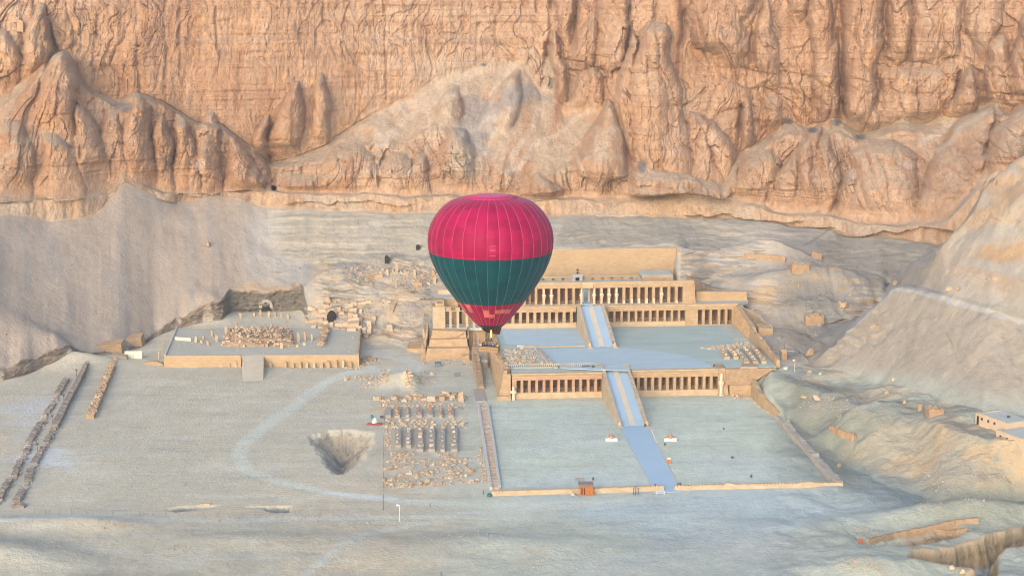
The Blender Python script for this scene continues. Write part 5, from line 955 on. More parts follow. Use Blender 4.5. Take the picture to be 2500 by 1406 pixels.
# pillar stumps
first = None
def stump(px, pb, ptop, z, label, group, w=.8):
    p = at(px, pb, z) if z is not None else on(px, pb); h = max(.4, (pb - ptop) * p.y / 3800 * 1.03); b = MB(); lean = random.uniform(-.08, .08) * h
    b.hexa([(-w / 2, -w / 2, -.2), (w / 2, -w / 2, -.2), (w / 2, w / 2, -.2), (-w / 2, w / 2, -.2), (-w * .42 + lean, -w * .4, h), (w * .40 + lean, -w * .42, h * random.uniform(.9, 1)), (w * .38 + lean, w * .4, h), (-w * .4 + lean, w * .4, h * random.uniform(.85, 1))])
    b.v = [(v[0] + p.x, v[1] + p.y, v[2] + p.z) for v in b.v]
    o = b.build('pillar_stump', random.choice(['stone', 'stone_pale']), frame='W', jit=.04, org=p); o.rotation_euler.z = random.uniform(-.2, .2)
    tag(o, label, 'pillar stump', group)
for cx, hb in ((893, 28), (960, 34), (1020, 60)): stump(300 + cx / 3.7, 896, 896 - hb / 3.7, 0, 'short stone pillar stump before the platform front, left of the earth ramp', 'pillar stumps left of the earth ramp')
for cx, hb in ((1337, 45), (1470, 55), (1537, 40), (1602, 50), (1665, 45), (1732, 42), (1798, 48), (1860, 62), (1927, 70), (1993, 68), (2055, 55)): stump(300 + cx / 3.7, 897, 897 - hb / 3.7, 0, 'slim stone pillar stump in the row before the platform front, right of the earth ramp', 'pillar stumps right of the earth ramp')
for cx, y0, y1 in ((1028, 760, 830), (935, 795, 865), (848, 875, 940), (808, 835, 895), (730, 880, 920), (712, 925, 950), (660, 890, 945), (770, 935, 968), (1435, 945, 1000), (1372, 945, 982), (1300, 950, 987), (1095, 965, 987), (1215, 790, 832), (1150, 805, 835), (1345, 775, 825), (1480, 760, 830), (1587, 850, 940), (1650, 845, 935), (1712, 865, 925), (1640, 945, 972), (1575, 965, 987)):
    stump(300 + cx / 3.7, 580 + y1 / 3.7, 580 + y0 / 3.7, ZP - .1, 'weathered stone pillar stump standing on the ruined temple platform', 'pillar stumps on the platform', random.uniform(.65, 1.0))
for cx, y0, y1 in ((1245, 655, 715), (1320, 665, 722), (1378, 675, 716), (1435, 685, 720), (1495, 690, 735), (1065, 680, 727), (1188, 685, 712)):
    stump(300 + cx / 3.7, 580 + y1 / 3.7, 580 + y0 / 3.7, None, 'small pale pillar stump in the rock cut behind the ruined platform', 'pillar stumps in the rock cut', .8)
D_ = 720, 600, 4.394
for cx, y0, y1 in ((993, 255, 312), (1093, 180, 307), (1286, 255, 347), (1490, 265, 325), (1500, 330, 402)):
    stump(720 + cx / 4.394, 600 + y1 / 4.394, 600 + y0 / 4.394, None, 'tall pale pillar standing in the rubble field left of the balloon', 'pillars in the rubble field', 1.0)
# core mound
P0, P1, P2, P3_ = at(541, 846, ZP), at(722, 846, ZP), at(716, 806, ZP), at(552, 806, ZP)
b = MB(); nn = 26
vs = []
for j in range(nn + 1):
    for i in range(nn + 1):
        s, q = i / nn, j / nn; p = P0.lerp(P1, s).lerp(P3_.lerp(P2, s), q); e = min(s, 1 - s, q, 1 - q)
        h = 1.5 * min(1, e / .06) * (.8 + .25 * math.sin(7 * s + 3 * q)) + (1.0 * min(1, max(0, e - .14) / .05)) + random.uniform(-.15, .15) - (.9 if .34 < s < .62 and q > .86 else 0)
        vs.append((p.x, p.y, ZP - .3 + max(0, h)))
b.add(vs, [(j * (nn + 1) + i, j * (nn + 1) + i + 1, (j + 1) * (nn + 1) + i + 1, (j + 1) * (nn + 1) + i) for j in range(nn) for i in range(nn)])
CORE = (P0, P1, P2, P3_)
tag(b.build('core_mound', 'rough', frame='W'), 'square rubble core mound in the middle of the ruined temple platform', 'ruin')
wall_run([at(784, 843, ZP - .1), at(791, 820, ZP - .1), at(796, 804, ZP - .1)], 2.4, 1.3, 'rubble_wall', 'rough', 'short rubble wall running back on the right part of the ruined platform', rough=.2, step=.7)
t = thing('cream_screen', 'pair of pale cream panels standing left of the ruined platform', 'panel', at(326, 878, 0), frame='W')
q = at(305, 878); q2 = at(347, 878); b = MB(); xm = (q.x + q2.x) / 2
for x0, x1 in ((q.x, xm - .05), (xm + .05, q2.x)): b = MB(); b.box(x0, x1, q.y, q.y + .12, 0, 2.75); b.build('panel', 'cream', t, 'W', bevel=.02)
for x in (q.x, xm, q2.x): b = MB(); b.tube((x, q.y + .2, -.1), (x, q.y + .2, 2.7), .05); b.build('post', 'rail', t, 'W')
t = thing('cream_barrier', 'low cream barrier on the back left of the ruined platform', 'barrier', at(446, 831, ZP), frame='W')
q, q2 = at(427, 829, ZP), at(466, 832, ZP)
for i in range(4): a, c = q.lerp(q2, i / 4), q.lerp(q2, (i + .96) / 4); b = MB(); b.hexa([(a.x, a.y, ZP - .2), (c.x, c.y, ZP - .2), (c.x, c.y + .1, ZP - .2), (a.x, a.y + .1, ZP - .2), (a.x, a.y, ZP + .9), (c.x, c.y, ZP + .9), (c.x, c.y + .1, ZP + .9), (a.x, a.y + .1, ZP + .9)]); b.build('barrier_panel', 'cream', t, 'W')
b = MB(); q, q2 = on(466, 803), on(523, 802); b.hexa([(q.x, q.y, q.z), (q2.x, q2.y, q.z), (q2.x, q2.y + .6, q.z), (q.x, q.y + .6, q.z), (q.x, q.y, q.z + .5), (q2.x, q2.y, q.z + .6), (q2.x, q2.y + .6, q.z + .6), (q.x, q.y + .6, q.z + .5)]); tag(b.build('stone_beam', 'stone_pale', frame='W'), 'long pale stone beam lying behind the left part of the ruined platform', 'beam')
# tomb mouths
def mouth_(px, py, w, h, label, arch=True, ring=True):
    p = on(px, py); t = thing('tomb_entrance', label, 'tomb entrance', p, frame='W'); n = 9
    prof = [(-w / 2, 0)] + [(-w / 2 * math.cos(math.pi * i / (n - 1)), h * (.45 + .55 * math.sin(math.pi * i / (n - 1)))) for i in range(n)] + [(w / 2, 0)] if arch else [(-w / 2, 0), (-w / 2, h), (w / 2, h), (w / 2, 0)]
    b = MB(); k = len(prof); y0, y1 = p.y - .35, p.y + 1.4
    b.add([(p.x + x, y0, p.z + z - .3) for x, z in prof] + [(p.x + x, y1, p.z + z - .3) for x, z in prof], [tuple(range(k)), tuple(range(2 * k - 1, k - 1, -1))] + [(i, k + i, k + (i + 1) % k, (i + 1) % k) for i in range(k)]); b.build('dark_mouth', 'dark', t, 'W')
    if ring:
        for i in range(1, k - 1 if arch else 3):
            x, z = prof[i]; b = MB(); s_ = w * .16; b.box(p.x + x * 1.12 - s_, p.x + x * 1.12 + s_, p.y - .5, p.y + .5, p.z + z * 1.05 - s_ - .3, p.z + z * 1.05 + s_ - .3, .06); b.build('stone', 'mudtop', t, 'W', jit=.08)
    return t
mouth_(650, 757, 3.3, 3.4, 'arched dark tomb entrance in the rock cut behind the ruined platform')
mouth_(809, 786, 3.0, 4.0, 'brown cave mouth among stacked blocks right of the ruined platform', ring=False)
mouth_(945, 643, 1.6, 2.8, 'narrow black tomb doorway high in the grey slope left of the balloon', False)
mouth_(1021, 609, 1.5, 1.8, 'small black tomb hole beside the left edge of the balloon', False)
b = MB(); p = on(951, 808); b.box(p.x - 1.05, p.x + 1.05, p.y, p.y + 1.8, p.z - .4, p.z + 2.2, .12); tag(b.build('stone_pier', 'stone_pale', frame='W', jit=.06), 'squat isolated stone pier on the dark slope left of the chapel', 'pier')
wall_run([on(957, 766), on(962, 752), on(966, 742)], 1.0, .7, 'masonry_strip', 'stone', 'thin strip of masonry climbing the grey slope above the squat stone pier', rough=.15, step=.8)
b = MB(); p = on(1019, 698); b.box(p.x - 1.6, p.x + 1.6, p.y, p.y + .8, p.z - .2, p.z + 1.0); o = b.build('crate_stack', mat('orange_timber', (.42, .22, .09), (.52, .30, .14), 3), frame='W', bevel=.05); tag(o, 'orange timber crate stack in the rubble field left of the balloon', 'crate')
wall_run([on(893, 686), on(913, 685), on(935, 682)], 1.2, 1.2, 'block_wall', 'stone', 'short bright orange masonry wall in the rubble field', rough=.12)
b = MB(); q, q2 = on(1006, 706), on(1056, 707); b.hexa([(q.x, q.y, q.z), (q2.x, q2.y, q2.z), (q2.x, q2.y + 1.5, q2.z), (q.x, q.y + 1.5, q.z), (q.x, q.y, q.z + .35), (q2.x, q2.y, q2.z + .35), (q2.x, q2.y + 1.5, q2.z + .35), (q.x, q.y + 1.5, q.z + .35)]); tag(b.build('shelter_slab', 'roof', frame='W'), 'thin grey slab roof at the lower edge of the rubble field', 'slab')
# ------------------------------------------------------------------ old brick walls on the far left
def brick_wall(pts, w, h, label, m='mud', rough=.14): return wall_run([at(*p) for p in pts], w, h, 'brick_wall', m, label, rough=rough, step=.9, tw=.85)
brick_wall([(217, 889), (180, 958), (152, 1010), (134, 1047)], lambda s: 1.5 + .7 * s, lambda s: 1.7 - .6 * s, 'long dark mud brick wall running diagonally across the far left of the plain')
for pts, lb in (([(131, 1051), (112, 1085)], 'low mud brick wall piece directly below the long dark wall'), ([(106, 1094), (97, 1107)], 'stubby mud brick block between two larger pieces on the far left'), ([(97, 1112), (84, 1135)], 'mud brick block beside the whitish ground on the far left'), ([(76, 1146), (66, 1176)], 'low mud brick enclosure piece below the whitish ground'), ([(54, 1202), (40, 1229)], 'lowest mud brick block near the left fence'), ([(162, 928), (140, 966)], 'dark brick wall piece left of the long dark wall, near its top'), ([(130, 988), (114, 1009)], 'short brown brick lump left of the middle of the long dark wall'), ([(98, 1034), (72, 1080)], 'broken brick wall piece left of the whitish patch'), ([(68, 1096), (62, 1108)], 'tiny brick remnant in the left line of ruined walls'), ([(22, 1176), (-4, 1224)], 'brick wall piece cut by the left edge of the view'), ([(48, 1130), (34, 1165)], 'thin low brick line in the left row of ruins'), ([(32, 1237), (62, 1237)], 'small flat brick remnant just above the left fence')):
    brick_wall(pts, random.uniform(1.5, 2.1), random.uniform(.5, .8), lb, 'mud', .3)
for pp, lb in (([(134, 1050), (110, 1090), (84, 1138), (60, 1195), (36, 1236)], 'low worn brick footing continuing the long dark wall towards the camera'), ([(166, 924), (138, 970), (112, 1012), (84, 1064), (52, 1126), (20, 1182), (-10, 1236)], 'low worn brick footing of the outer wall line on the far left')): wall_run([at(*q) for q in pp], 1.7, lambda s: .32, 'brick_footing', 'mudtop', lb, rough=.6, step=.7, tw=.6)
brick_wall([(281, 882), (262, 925), (240, 980), (221, 1024)], 2.3, 1.3, 'long orange rubble wall left of the ruined platform front', 'rough', .25)
b = MB(); p = at(300, 884); b.box(p.x - 2, p.x + 1.6, p.y, p.y + 1.6, -.2, 2.0, .4); tag(b.build('mud_block', 'mud', frame='W', jit=.3), 'dark rounded mud brick lump at the head of the orange rubble wall', 'ruin')
for px, py, sx, sy, sz, lb in ((268, 855, 4.2, 3, 2.4, 'brown rock slab jutting from the scree foot above the orange rubble wall'), (322, 838, 3.4, 2.6, 2.2, 'brown overhanging rock block above the cream panels')):
    p = on(px, py); b = MB(); b.hexa([(p.x - sx, p.y - 1, p.z - 1), (p.x + sx, p.y - .5, p.z - 1), (p.x + sx, p.y + sy, p.z - 1), (p.x - sx, p.y + sy, p.z - 1), (p.x - sx * .9, p.y - 1.4, p.z + sz * .6), (p.x + sx * .9, p.y - .8, p.z + sz), (p.x + sx, p.y + sy, p.z + sz * 1.3), (p.x - sx, p.y + sy, p.z + sz)]); tag(b.build('rock_outcrop', 'rough', frame='W', jit=.25), lb, 'rock')
# ------------------------------------------------------------------ huts and walls on the right slopes
def hut(px0, px1, pt, pb, d, label, name='stone_hut', cat='hut'):
    q0, q1 = on(px0, pb), on(px1, pb); h = (pb - pt) * q0.y / 3800; t = thing(name, label, cat, (q0 + q1) / 2, frame='W'); y0 = min(q0.y, q1.y); z = min(q0.z, q1.z)
    for a, c in (((q0.x, y0), (q1.x, y0)), ((q0.x + .3, y0 + .8), (q0.x + .3, y0 + d)), ((q1.x - .3, y0 + .8), (q1.x - .3, y0 + d)), ((q0.x + .7, y0 + d), (q1.x - .7, y0 + d))): wall_run([(a[0], a[1], z - .2), (c[0], c[1], z - .2)], .7, h + .2, 'stone_wall', 'rough', parent=t, rough=.12, step=.55)
    b = MB(); b.box(q0.x + .3, q1.x - .3, y0 + .3, y0 + d - .3, z + h - .9, z + h - .5); b.build('flat_roof', 'roof', t, 'W')
hut(1928, 1975, 641, 659, 4, 'roofless stone hut on the upper slope right of the great plain wall'); hut(1967, 2010, 770, 794, 3.5, 'low stone hut on the grey slope between the ribbed wall and the big scree'); hut(2256, 2304, 989, 1010, 3.5, 'square stone hut beside the path below the big scree'); hut(1981, 2001, 617, 628, 3, 'tiny orange stone hut highest on the right slope'); 
b = MB(); p = on(2246, 1003); b.box(p.x - .5, p.x + .5, p.y, p.y + 1, p.z - .3, p.z + 1.8, .1); tag(b.build('stone_pillar', 'rough', frame='W'), 'thin stone pillar just left of the square stone hut', 'pillar')
wall_run([on(1816, 634), on(1850, 635), (lambda p: p)(on(1885, 637)), on(1918, 641)], .9, 1.9, 'slope_wall', 'rough', 'long low orange stone wall on the upper slope right of the great plain wall', rough=.1)
wall_run([on(2028, 1050), on(2055, 1062), on(2088, 1074)], 1.2, 1.3, 'slope_wall', 'rough', 'low stone wall on the slope right of the lower court', rough=.15, step=.7)
p = at(1913, 881, 7.0); t = thing('stone_pylon', 'square built stone pillar with a flat cap beside the path right of the second terrace', 'pillar', p, frame='W')
b = MB(); b.box(p.x - .8, p.x + .8, p.y - .8, p.y + .8, 6.6, 10.2, .05); b.build('shaft', 'rough', t, 'W'); b = MB(); b.box(p.x - .95, p.x + .95, p.y - .95, p.y + .95, 10.2, 10.45); b.build('cap', 'stone_pale', t, 'W')
# modern house on the right
B_, C_ = on(2389, 1040), on(2456, 1058); zh = min(B_.z, C_.z) + .15; d = (C_ - B_); d.z = 0; ln = d.length; d.normalize(); n_ = Vector((-d.y, d.x, 0))
def HP(s, q, z): v = B_ + d * s + n_ * q; return (v.x, v.y, z)
def hbox(b, s0, s1, q0, q1, z0, z1): return b.hexa([HP(s0, q0, z0), HP(s1, q0, z0), HP(s1, q1, z0), HP(s0, q1, z0), HP(s0, q0, z1), HP(s1, q0, z1), HP(s1, q1, z1), HP(s0, q1, z1)])
M['render'] = mat('sand_coloured_render', (.44, .34, .24), (.50, .40, .29), .4, .9, .1, 2)
t = thing('flat_house', 'flat roofed sand coloured house with small square windows on the right hilltop', 'house', B_, frame='W')
H1 = 2.7; b = MB(); hbox(b, 0, ln, 0, 7, zh - 1.2, zh + H1); hbox(b, -1.9, -.02, .6, 4, zh - 1.2, zh + H1 - .1); b.build('house_wall', 'render', t, 'W')
b = MB(); hbox(b, .15, ln - .15, .15, 6.9, zh + H1, zh + H1 + .05); b.build('roof', 'roof', t, 'W')
b = MB(); hbox(b, -.05, ln + .05, -.05, .12, zh + H1, zh + H1 + .22); hbox(b, -.05, .12, .13, 7, zh + H1, zh + H1 + .22); b.build('parapet', 'render', t, 'W')
for s in (1.0, 3.2, 5.3):
    b = MB(); hbox(b, s - .3, s + .3, -.04, .1, zh + 1.45, zh + 2.05); o = b.build('window', 'dark', t, 'W'); b = MB(); hbox(b, s - .4, s + .4, -.1, .12, zh + 1.34, zh + 1.44); b.build('sill', 'render', o, 'W')
b = MB(); hbox(b, -1.35, -.55, .54, .7, zh - .2, zh + 1.9); b.build('door', 'dark', t, 'W')
b = MB(); p = HP(5.5, 4, zh + H1); b.lathe([(.35, p[2]), (.38, p[2] + .5), (.1, p[2] + .6)], p[:2], 8); b.build('roof_tank', 'metal', t, 'W')
t = thing('house_annex', 'lower annex of the hilltop house with three small windows, at the right edge', 'house', HP(ln, -1, zh), frame='W')
b = MB(); hbox(b, ln - .6, ln + 14, -2.4, -.1, zh - 2.6, zh + 1.3); hbox(b, ln + .06, ln + 14, -.08, 6, zh - 2, zh + 1.3); b.build('house_wall', 'render', t, 'W'); b = MB(); hbox(b, ln + .1, ln + 13.8, -2.2, 5.8, zh + 1.3, zh + 1.35); b.build('roof', 'roof', t, 'W')
for s in (.9, 3.0, 5.1): b = MB(); hbox(b, ln + s - .3, ln + s + .3, -2.45, -2.3, zh - .2, zh + .4); b.build('window', 'dark', t, 'W')
# low walls, trench and sign at the lower right
wall_run([on(2118, 1328), on(2180, 1314), on(2262, 1298), on(2330, 1284), on(2388, 1277)], .9, 1.15, 'field_wall', 'rough', 'long curving orange stone wall at the lower right beside the red board', rough=.07, step=.8)
wall_run([on(2268, 1288), on(2290, 1303), on(2325, 1305), on(2362, 1297)], .7, .8, 'field_wall', 'rough', 'small angled stone wall above the quarry trench at the lower right', rough=.15, step=.6)
p = on(2100, 1329); t = thing('red_board', 'small square red board on posts at the lower right', 'sign', p, frame='W')
b = MB(); b.box(p.x - .42, p.x + .42, p.y, p.y + .06, p.z + .15, p.z + 1.15); b.build('board', mat('red_board', (.36, .07, .035), (.42, .09, .045), 2, .7), t, 'W')
for s in (-.35, .35): b = MB(); b.box(p.x + s - .04, p.x + s + .04, p.y + .07, p.y + .14, p.z - .1, p.z + 1.1); b.build('post', 'woodroof', t, 'W')
q, q2 = at(2327, 1353, -5.5), at(2376, 1404, -5.5); dd = (q2 - q).normalized(); nn_ = Vector((-dd.y, dd.x, 0)) * .32
b = MB(); b.hexa([tuple(q - nn_ + Vector((0, 0, -.5))), tuple(q2 - nn_ + Vector((0, 0, -.5))), tuple(q2 + nn_ + Vector((0, 0, -.5))), tuple(q + nn_ + Vector((0, 0, -.5))), tuple(q - nn_ + Vector((0, 0, .1))), tuple(q2 - nn_ + Vector((0, 0, .1))), tuple(q2 + nn_ + Vector((0, 0, .1))), tuple(q + nn_ + Vector((0, 0, .1)))])
tag(b.build('concrete_beam', 'roof', frame='W', bevel=.04), 'pale straight beam lying in the quarry trench at the lower right', 'beam')
# ------------------------------------------------------------------ stones
def hull(seed, n=11):
    r = random.Random(seed); bm = bmesh.new()
    for i in range(n): bm.verts.new((r.uniform(-.5, .5), r.uniform(-.5, .5), r.uniform(0, 1)))
    for x in (-.42, .42):
        for y in (-.4, .4): bm.verts.new((x * r.uniform(.8, 1.1), y * r.uniform(.8, 1.1), r.uniform(0, .15)))
    res = bmesh.ops.convex_hull(bm, input=bm.verts); bmesh.ops.delete(bm, geom=[v for v in bm.verts if not v.link_faces], context='VERTS')
    return bm
def blk(seed):
    r = random.Random(seed); bm = bmesh.new(); bmesh.ops.create_cube(bm, size=1)
    for v in bm.verts: v.co = Vector((v.co.x * r.uniform(.82, 1.05), v.co.y * r.uniform(.82, 1.05), (v.co.z + .5) * r.uniform(.85, 1.05)))
    return bm
HV, HF = [], []
def to_mesh(bm, name):
    me = bpy.data.meshes.new(name); bm.to_mesh(me); HV.append(np.array([v.co[:] for v in me.vertices])); HF.append([tuple(p.vertices) for p in me.polygons]); bm.free(); return me
STM = ['rubble_a', 'rubble_b', 'rubble_c', 'redstone', 'rubble_g']
M['rubble_a'] = mat('tan_block', (.40, .285, .18), (.48, .36, .24), 1.3, .95, .4, 4); M['rubble_b'] = mat('pale_block', (.46, .365, .255), (.54, .44, .325), 1.3, .95, .4, 4); M['rubble_c'] = mat('brown_block', (.32, .215, .135), (.41, .29, .19), 1.3, .95, .4, 4); M['rubble_g'] = mat('grey_block', (.31, .285, .24), (.38, .35, .30), 1.3, .95, .4, 4)
M['rubble_d'] = mat('dusty_stone', (.34, .29, .225), (.42, .36, .29), 1.3, .95, .4, 4)
SM = {}
for k in range(8):
    me = to_mesh(hull(k), 'stone_%d' % k)
    for mn in STM: m2 = me.copy(); m2.materials.append(M[mn]); SM[(k, mn)] = m2
for k in range(8, 14):
    me = to_mesh(blk(k), 'block_%d' % k)
    for mn in STM: m2 = me.copy(); m2.materials.append(M[mn]); SM[(k, mn)] = m2
NST = [0]
def stone(p, sx, sy, sz, mats, label, group, sq=False, name='stone_block', cat='stone block', rz=None):
    k = random.randrange(8, 14) if sq else random.randrange(8); o = bpy.data.objects.new(name, SM[(k, random.choice(mats))]); COL.objects.link(o)
    o.location = (p[0], p[1], p[2] - .06 * sz); o.scale = (sx, sy, sz); o.rotation_euler = (random.uniform(-.1, .1), random.uniform(-.1, .1), random.uniform(0, 6.28) if rz is None else rz); tag(o, label, cat, group); NST[0] += 1
    return o
def heap(name, pts, smin, smax, mats, label, sq=.3, parent=None):    # a mass of small stones nobody could count, one mesh
    vs, fs, mi = [], [], []; n0 = 0
    for p in pts:
        k = random.randrange(8, 14) if random.random() < sq else random.randrange(8); s = smin + (smax - smin) * random.random() ** 2.5; a = random.uniform(0, 6.28)
        V = HV[k] * np.array([s * random.uniform(.7, 1.3), s * random.uniform(.7, 1.2), s * random.uniform(.5, .9)]); c, s_ = math.cos(a), math.sin(a)
        vs.append(np.stack([V[:, 0] * c - V[:, 1] * s_ + p[0], V[:, 0] * s_ + V[:, 1] * c + p[1], V[:, 2] + p[2] - .08 * s], 1))
        fs += [tuple(i + n0 for i in f) for f in HF[k]]; m_ = random.randrange(len(mats)); mi += [m_] * len(HF[k]); n0 += len(V)
    me = bpy.data.meshes.new(name); me.from_pydata(np.concatenate(vs), [], fs); me.polygons.foreach_set('material_index', mi)
    for m_ in mats: me.materials.append(M[m_])
    me.update(); o = bpy.data.objects.new(name, me); COL.objects.link(o); o['kind'] = 'stuff'; o['label'] = label
    return o
def inpoly(P, n, z=None, f=on):
    xs = [p[0] for p in P]; ys = [p[1] for p in P]; out = []
    while len(out) < n:
        x, y = random.uniform(min(xs), max(xs)), random.uniform(min(ys), max(ys)); ins = False
        for i in range(len(P)):
            (x0, y0), (x1, y1) = P[i], P[(i + 1) % len(P)]
            if (y0 > y) != (y1 > y) and x < (x1 - x0) * (y - y0) / (y1 - y0) + x0: ins = not ins
        if ins: out.append(at(x, y, z) if z is not None else f(x, y))
    return out
def rect(x0, x1, y0, y1): return [(x0, y0), (x1, y0), (x1, y1), (x0, y1)]
TAN = ['rubble_a', 'rubble_b', 'rubble_c']; PALE = ['rubble_a', 'rubble_b', 'rubble_b']; GR = ['rubble_g', 'rubble_a', 'rubble_c']
# block yard beside the lower court
lb, gp = 'rough stone block in the topmost long row of the block yard', 'blocks in the top row of the yard'
for i in range(38):
    px = 918 + i * 5.9 + random.uniform(-2, 2); s = random.uniform(.8, 1.5) * (1.25 if 1000 < px < 1130 else 1)
    stone(on(px, 985 - 12 * random.random() - (px - 918) * .035), s * 1.3, s, s * .8, TAN, lb, gp, random.random() < .4)
o = stone(on(1127, 981), 2.2, 1.8, 3.2, ['rubble_a'], 'largest upright boulder at the right end of the top row of the block yard', None, name='boulder', cat='boulder')
lb, gp = 'stone block in the second row of the yard, behind the red stone benches', 'blocks in the second row of the yard'
for i in range(22): stone(on(935 + i * 9.4 + random.uniform(-3, 3), 997 - random.uniform(0, 7)), random.uniform(.7, 1.2), random.uniform(.6, .9), random.uniform(.5, .8), PALE, lb, gp)
def bench(px, pb, pt, w, mats, k, label, z=None, slant=0, lb2='', gp2='', bw=None, ang=ROT):
    p = at(px, pb, z) if z is not None else on(px, pb); q = at(px + slant, pt, z if z is not None else p.z); L = (q - p).length; h = .75; dr = (q - p).normalized(); nr = Vector((dr.y, -dr.x, 0)) * (w / 2)
    t = thing('block_bench', label, 'bench', p, 'stone block benches', 'W'); b = MB(); e = q
    b.hexa([tuple(p - nr - Vector((0, 0, .1))), tuple(p + nr - Vector((0, 0, .1))), tuple(e + nr - Vector((0, 0, .1))), tuple(e - nr - Vector((0, 0, .1))), tuple(p - nr + Vector((0, 0, h))), tuple(p + nr + Vector((0, 0, h))), tuple(e + nr + Vector((0, 0, h))), tuple(e - nr + Vector((0, 0, h)))]); b.build('bench_base', 'mudtop' if z is None else 'stone_pale', t, 'W')
    b = MB(); nr2 = nr * 1.08; b.hexa([tuple(p - nr2 - dr * .1 + Vector((0, 0, h))), tuple(p + nr2 - dr * .1 + Vector((0, 0, h))), tuple(e + nr2 + dr * .1 + Vector((0, 0, h))), tuple(e - nr2 + dr * .1 + Vector((0, 0, h))), tuple(p - nr2 - dr * .1 + Vector((0, 0, h + .12))), tuple(p + nr2 - dr * .1 + Vector((0, 0, h + .12))), tuple(e + nr2 + dr * .1 + Vector((0, 0, h + .12))), tuple(e - nr2 + dr * .1 + Vector((0, 0, h + .12)))]); b.build('bench_top', 'mudtop' if z is None else 'stone_pale', t, 'W')
    for i in range(k):
        r_ = p.lerp(q, (i + .5 + random.uniform(-.15, .15)) / k) + Vector((random.uniform(-.15, .15) * w, 0, h + .12 + .05)); s = random.uniform(.6, .9) * w * .75
        stone(r_, s * 1.2, s, s * random.uniform(.5, .8), mats, lb2, gp2, random.random() < .5)
order = ['leftmost', 'second', 'third', 'fourth', 'fifth', 'sixth', 'rightmost']
for i, (px, w) in enumerate(((948, 1.4), (970, 1.5), (995, .9), (1023, 1.5), (1050, 1.4), (1076, .9), (1100, 1.6))):
    bench(px, 1021, 1001, w, ['redstone'], 0 if i == 0 else 3, '%s low bench in the row of benches carrying red stones' % order[i], None, 0, 'red brown stone resting on a bench of the red stone row', 'red stones on the benches')
for i, (px, w, pb) in enumerate(((972, 1.5, 1094), (998, 1.2, 1094), (1025, 1.7, 1105), (1054, 1.6, 1105), (1081, 1.1, 1104), (1109, 1.6, 1105))):
    bench(px, pb, 1050 if i < 3 else 1046, w, ['rubble_a', 'rubble_b', 'rubble_g'], 5, '%s long bench in the row of six benches with pale stones' % (order + [''])[i if i < 5 else 6], None, 0, 'pale stone lying on a long bench of the row of six', 'pale stones on the six benches')
lb, gp = 'stone block in the dense field between the two rows of benches', 'blocks between the bench rows'
for x, y in [(random.uniform(938, 1062), random.uniform(1027, 1046)) for _ in range(40)] + [(random.uniform(1080, 1138), random.uniform(1025, 1043)) for _ in range(14)]: s = random.uniform(.55, 1.0); stone(on(x, y), s * 1.2, s, s * .8, PALE, lb, gp)
lb, gp = 'larger stone lying in the slanting rubble rows at the lower end of the block yard', 'stones in the lower rubble rows'
for i in range(36): x = random.uniform(932, 1165); s = random.uniform(.6, 1.25); stone(on(x, random.choice([1140, 1152, 1163, 1174, 1184]) - (x - 1050) * .09 + random.uniform(-3, 3)), s * 1.3, s, s * .75, TAN, lb, gp)
pts = []
for base, sl, x0, x1, n in ((1136, -.14, 1045, 1130, 120), (1150, -.13, 960, 1140, 130), (1160, -.12, 935, 1160, 180), (1172, -.10, 935, 1150, 150), (1183, -.06, 950, 1170, 150), (1108, 0, 955, 1015, 90), (1116, 0, 955, 1000, 60), (1127, 0, 940, 1050, 120), (1140, -.02, 945, 1010, 120), (1111, .1, 1065, 1110, 80), (1118, .05, 1075, 1150, 70)):
    pts += [on(x, base + sl * (x - 1050) + random.gauss(0, 2.2)) for x in [random.uniform(x0, x1) for _ in range(n)]]
heap('rubble', pts, .25, .75, ['rubble_a', 'rubble_c', 'rubble_g', 'rubble_b'], 'small loose rubble in rows at the lower end of the block yard')
heap('rubble', inpoly(rect(925, 1140, 972, 1000), 260) + inpoly(rect(938, 1062, 1025, 1048), 260) + inpoly(rect(1080, 1140, 1010, 1046), 130) + inpoly(rect(938, 955, 1050, 1100), 110) + inpoly([(1163, 1110), (1172, 1110), (1190, 1180), (1178, 1182)], 90) + inpoly([(1170, 1090), (1176, 1090), (1194, 1180), (1188, 1182)], 60), .25, .6, TAN + ['rubble_g'], 'small loose stones between the blocks of the yard')
# fields of blocks on the second terrace
lb, gp = 'tan stone block in the square block field on the left of the second terrace', 'blocks on the left of the second terrace'
LF = [(1226, 856), (1300, 851), (1332, 889), (1237, 891)]
for p in inpoly(LF, 34, ZT): s = random.uniform(.6, 1.05); stone(p, s * 1.3, s, s * .8, PALE, lb, gp, random.random() < .5)
heap('rubble', inpoly(LF, 300, ZT) + inpoly([(1304, 853), (1318, 853), (1352, 888), (1338, 890)], 70, ZT), .3, .65, PALE, 'crowded small stones of the square block field on the second terrace')
wall_run([at(1311, 853, ZT), at(1346, 889, ZT)], 1.3, .7, 'stone_row', 'mudtop', 'low crumbling stone row right of the square block field', rough=.2, step=.7)
wall_run([at(1203, 856, ZT), at(1228, 890, ZT), at(1238, 903, ZT)], 1.5, .8, 'stone_row', 'rough', 'ragged stone row along the left edge of the second terrace', rough=.35, step=.6)
for i, (px, pb, sl, n) in enumerate(((1775, 877, -12, 3), (1797, 877, -14, 3), (1823, 889, -30, 5), (1845, 889, -28, 5), (1865, 888, -26, 5))):
    bench(px, pb, pb - 18 - (18 if i > 1 else 0), 1.5, ['rubble_a', 'rubble_b'], n, '%s block bench at the right end of the second terrace' % (['leftmost', 'second', 'middle', 'fourth', 'rightmost'][i]), ZT, sl, 'stone resting on a block bench at the right end of the second terrace', 'stones on the right terrace benches')
heap('rubble', inpoly([(1712, 850), (1790, 840), (1815, 835), (1822, 842), (1790, 850), (1730, 853)], 220, ZT) + inpoly([(1815, 835), (1828, 835), (1860, 868), (1850, 872)], 90, ZT), .3, .75, PALE, 'heap of small stones on the right of the second terrace')
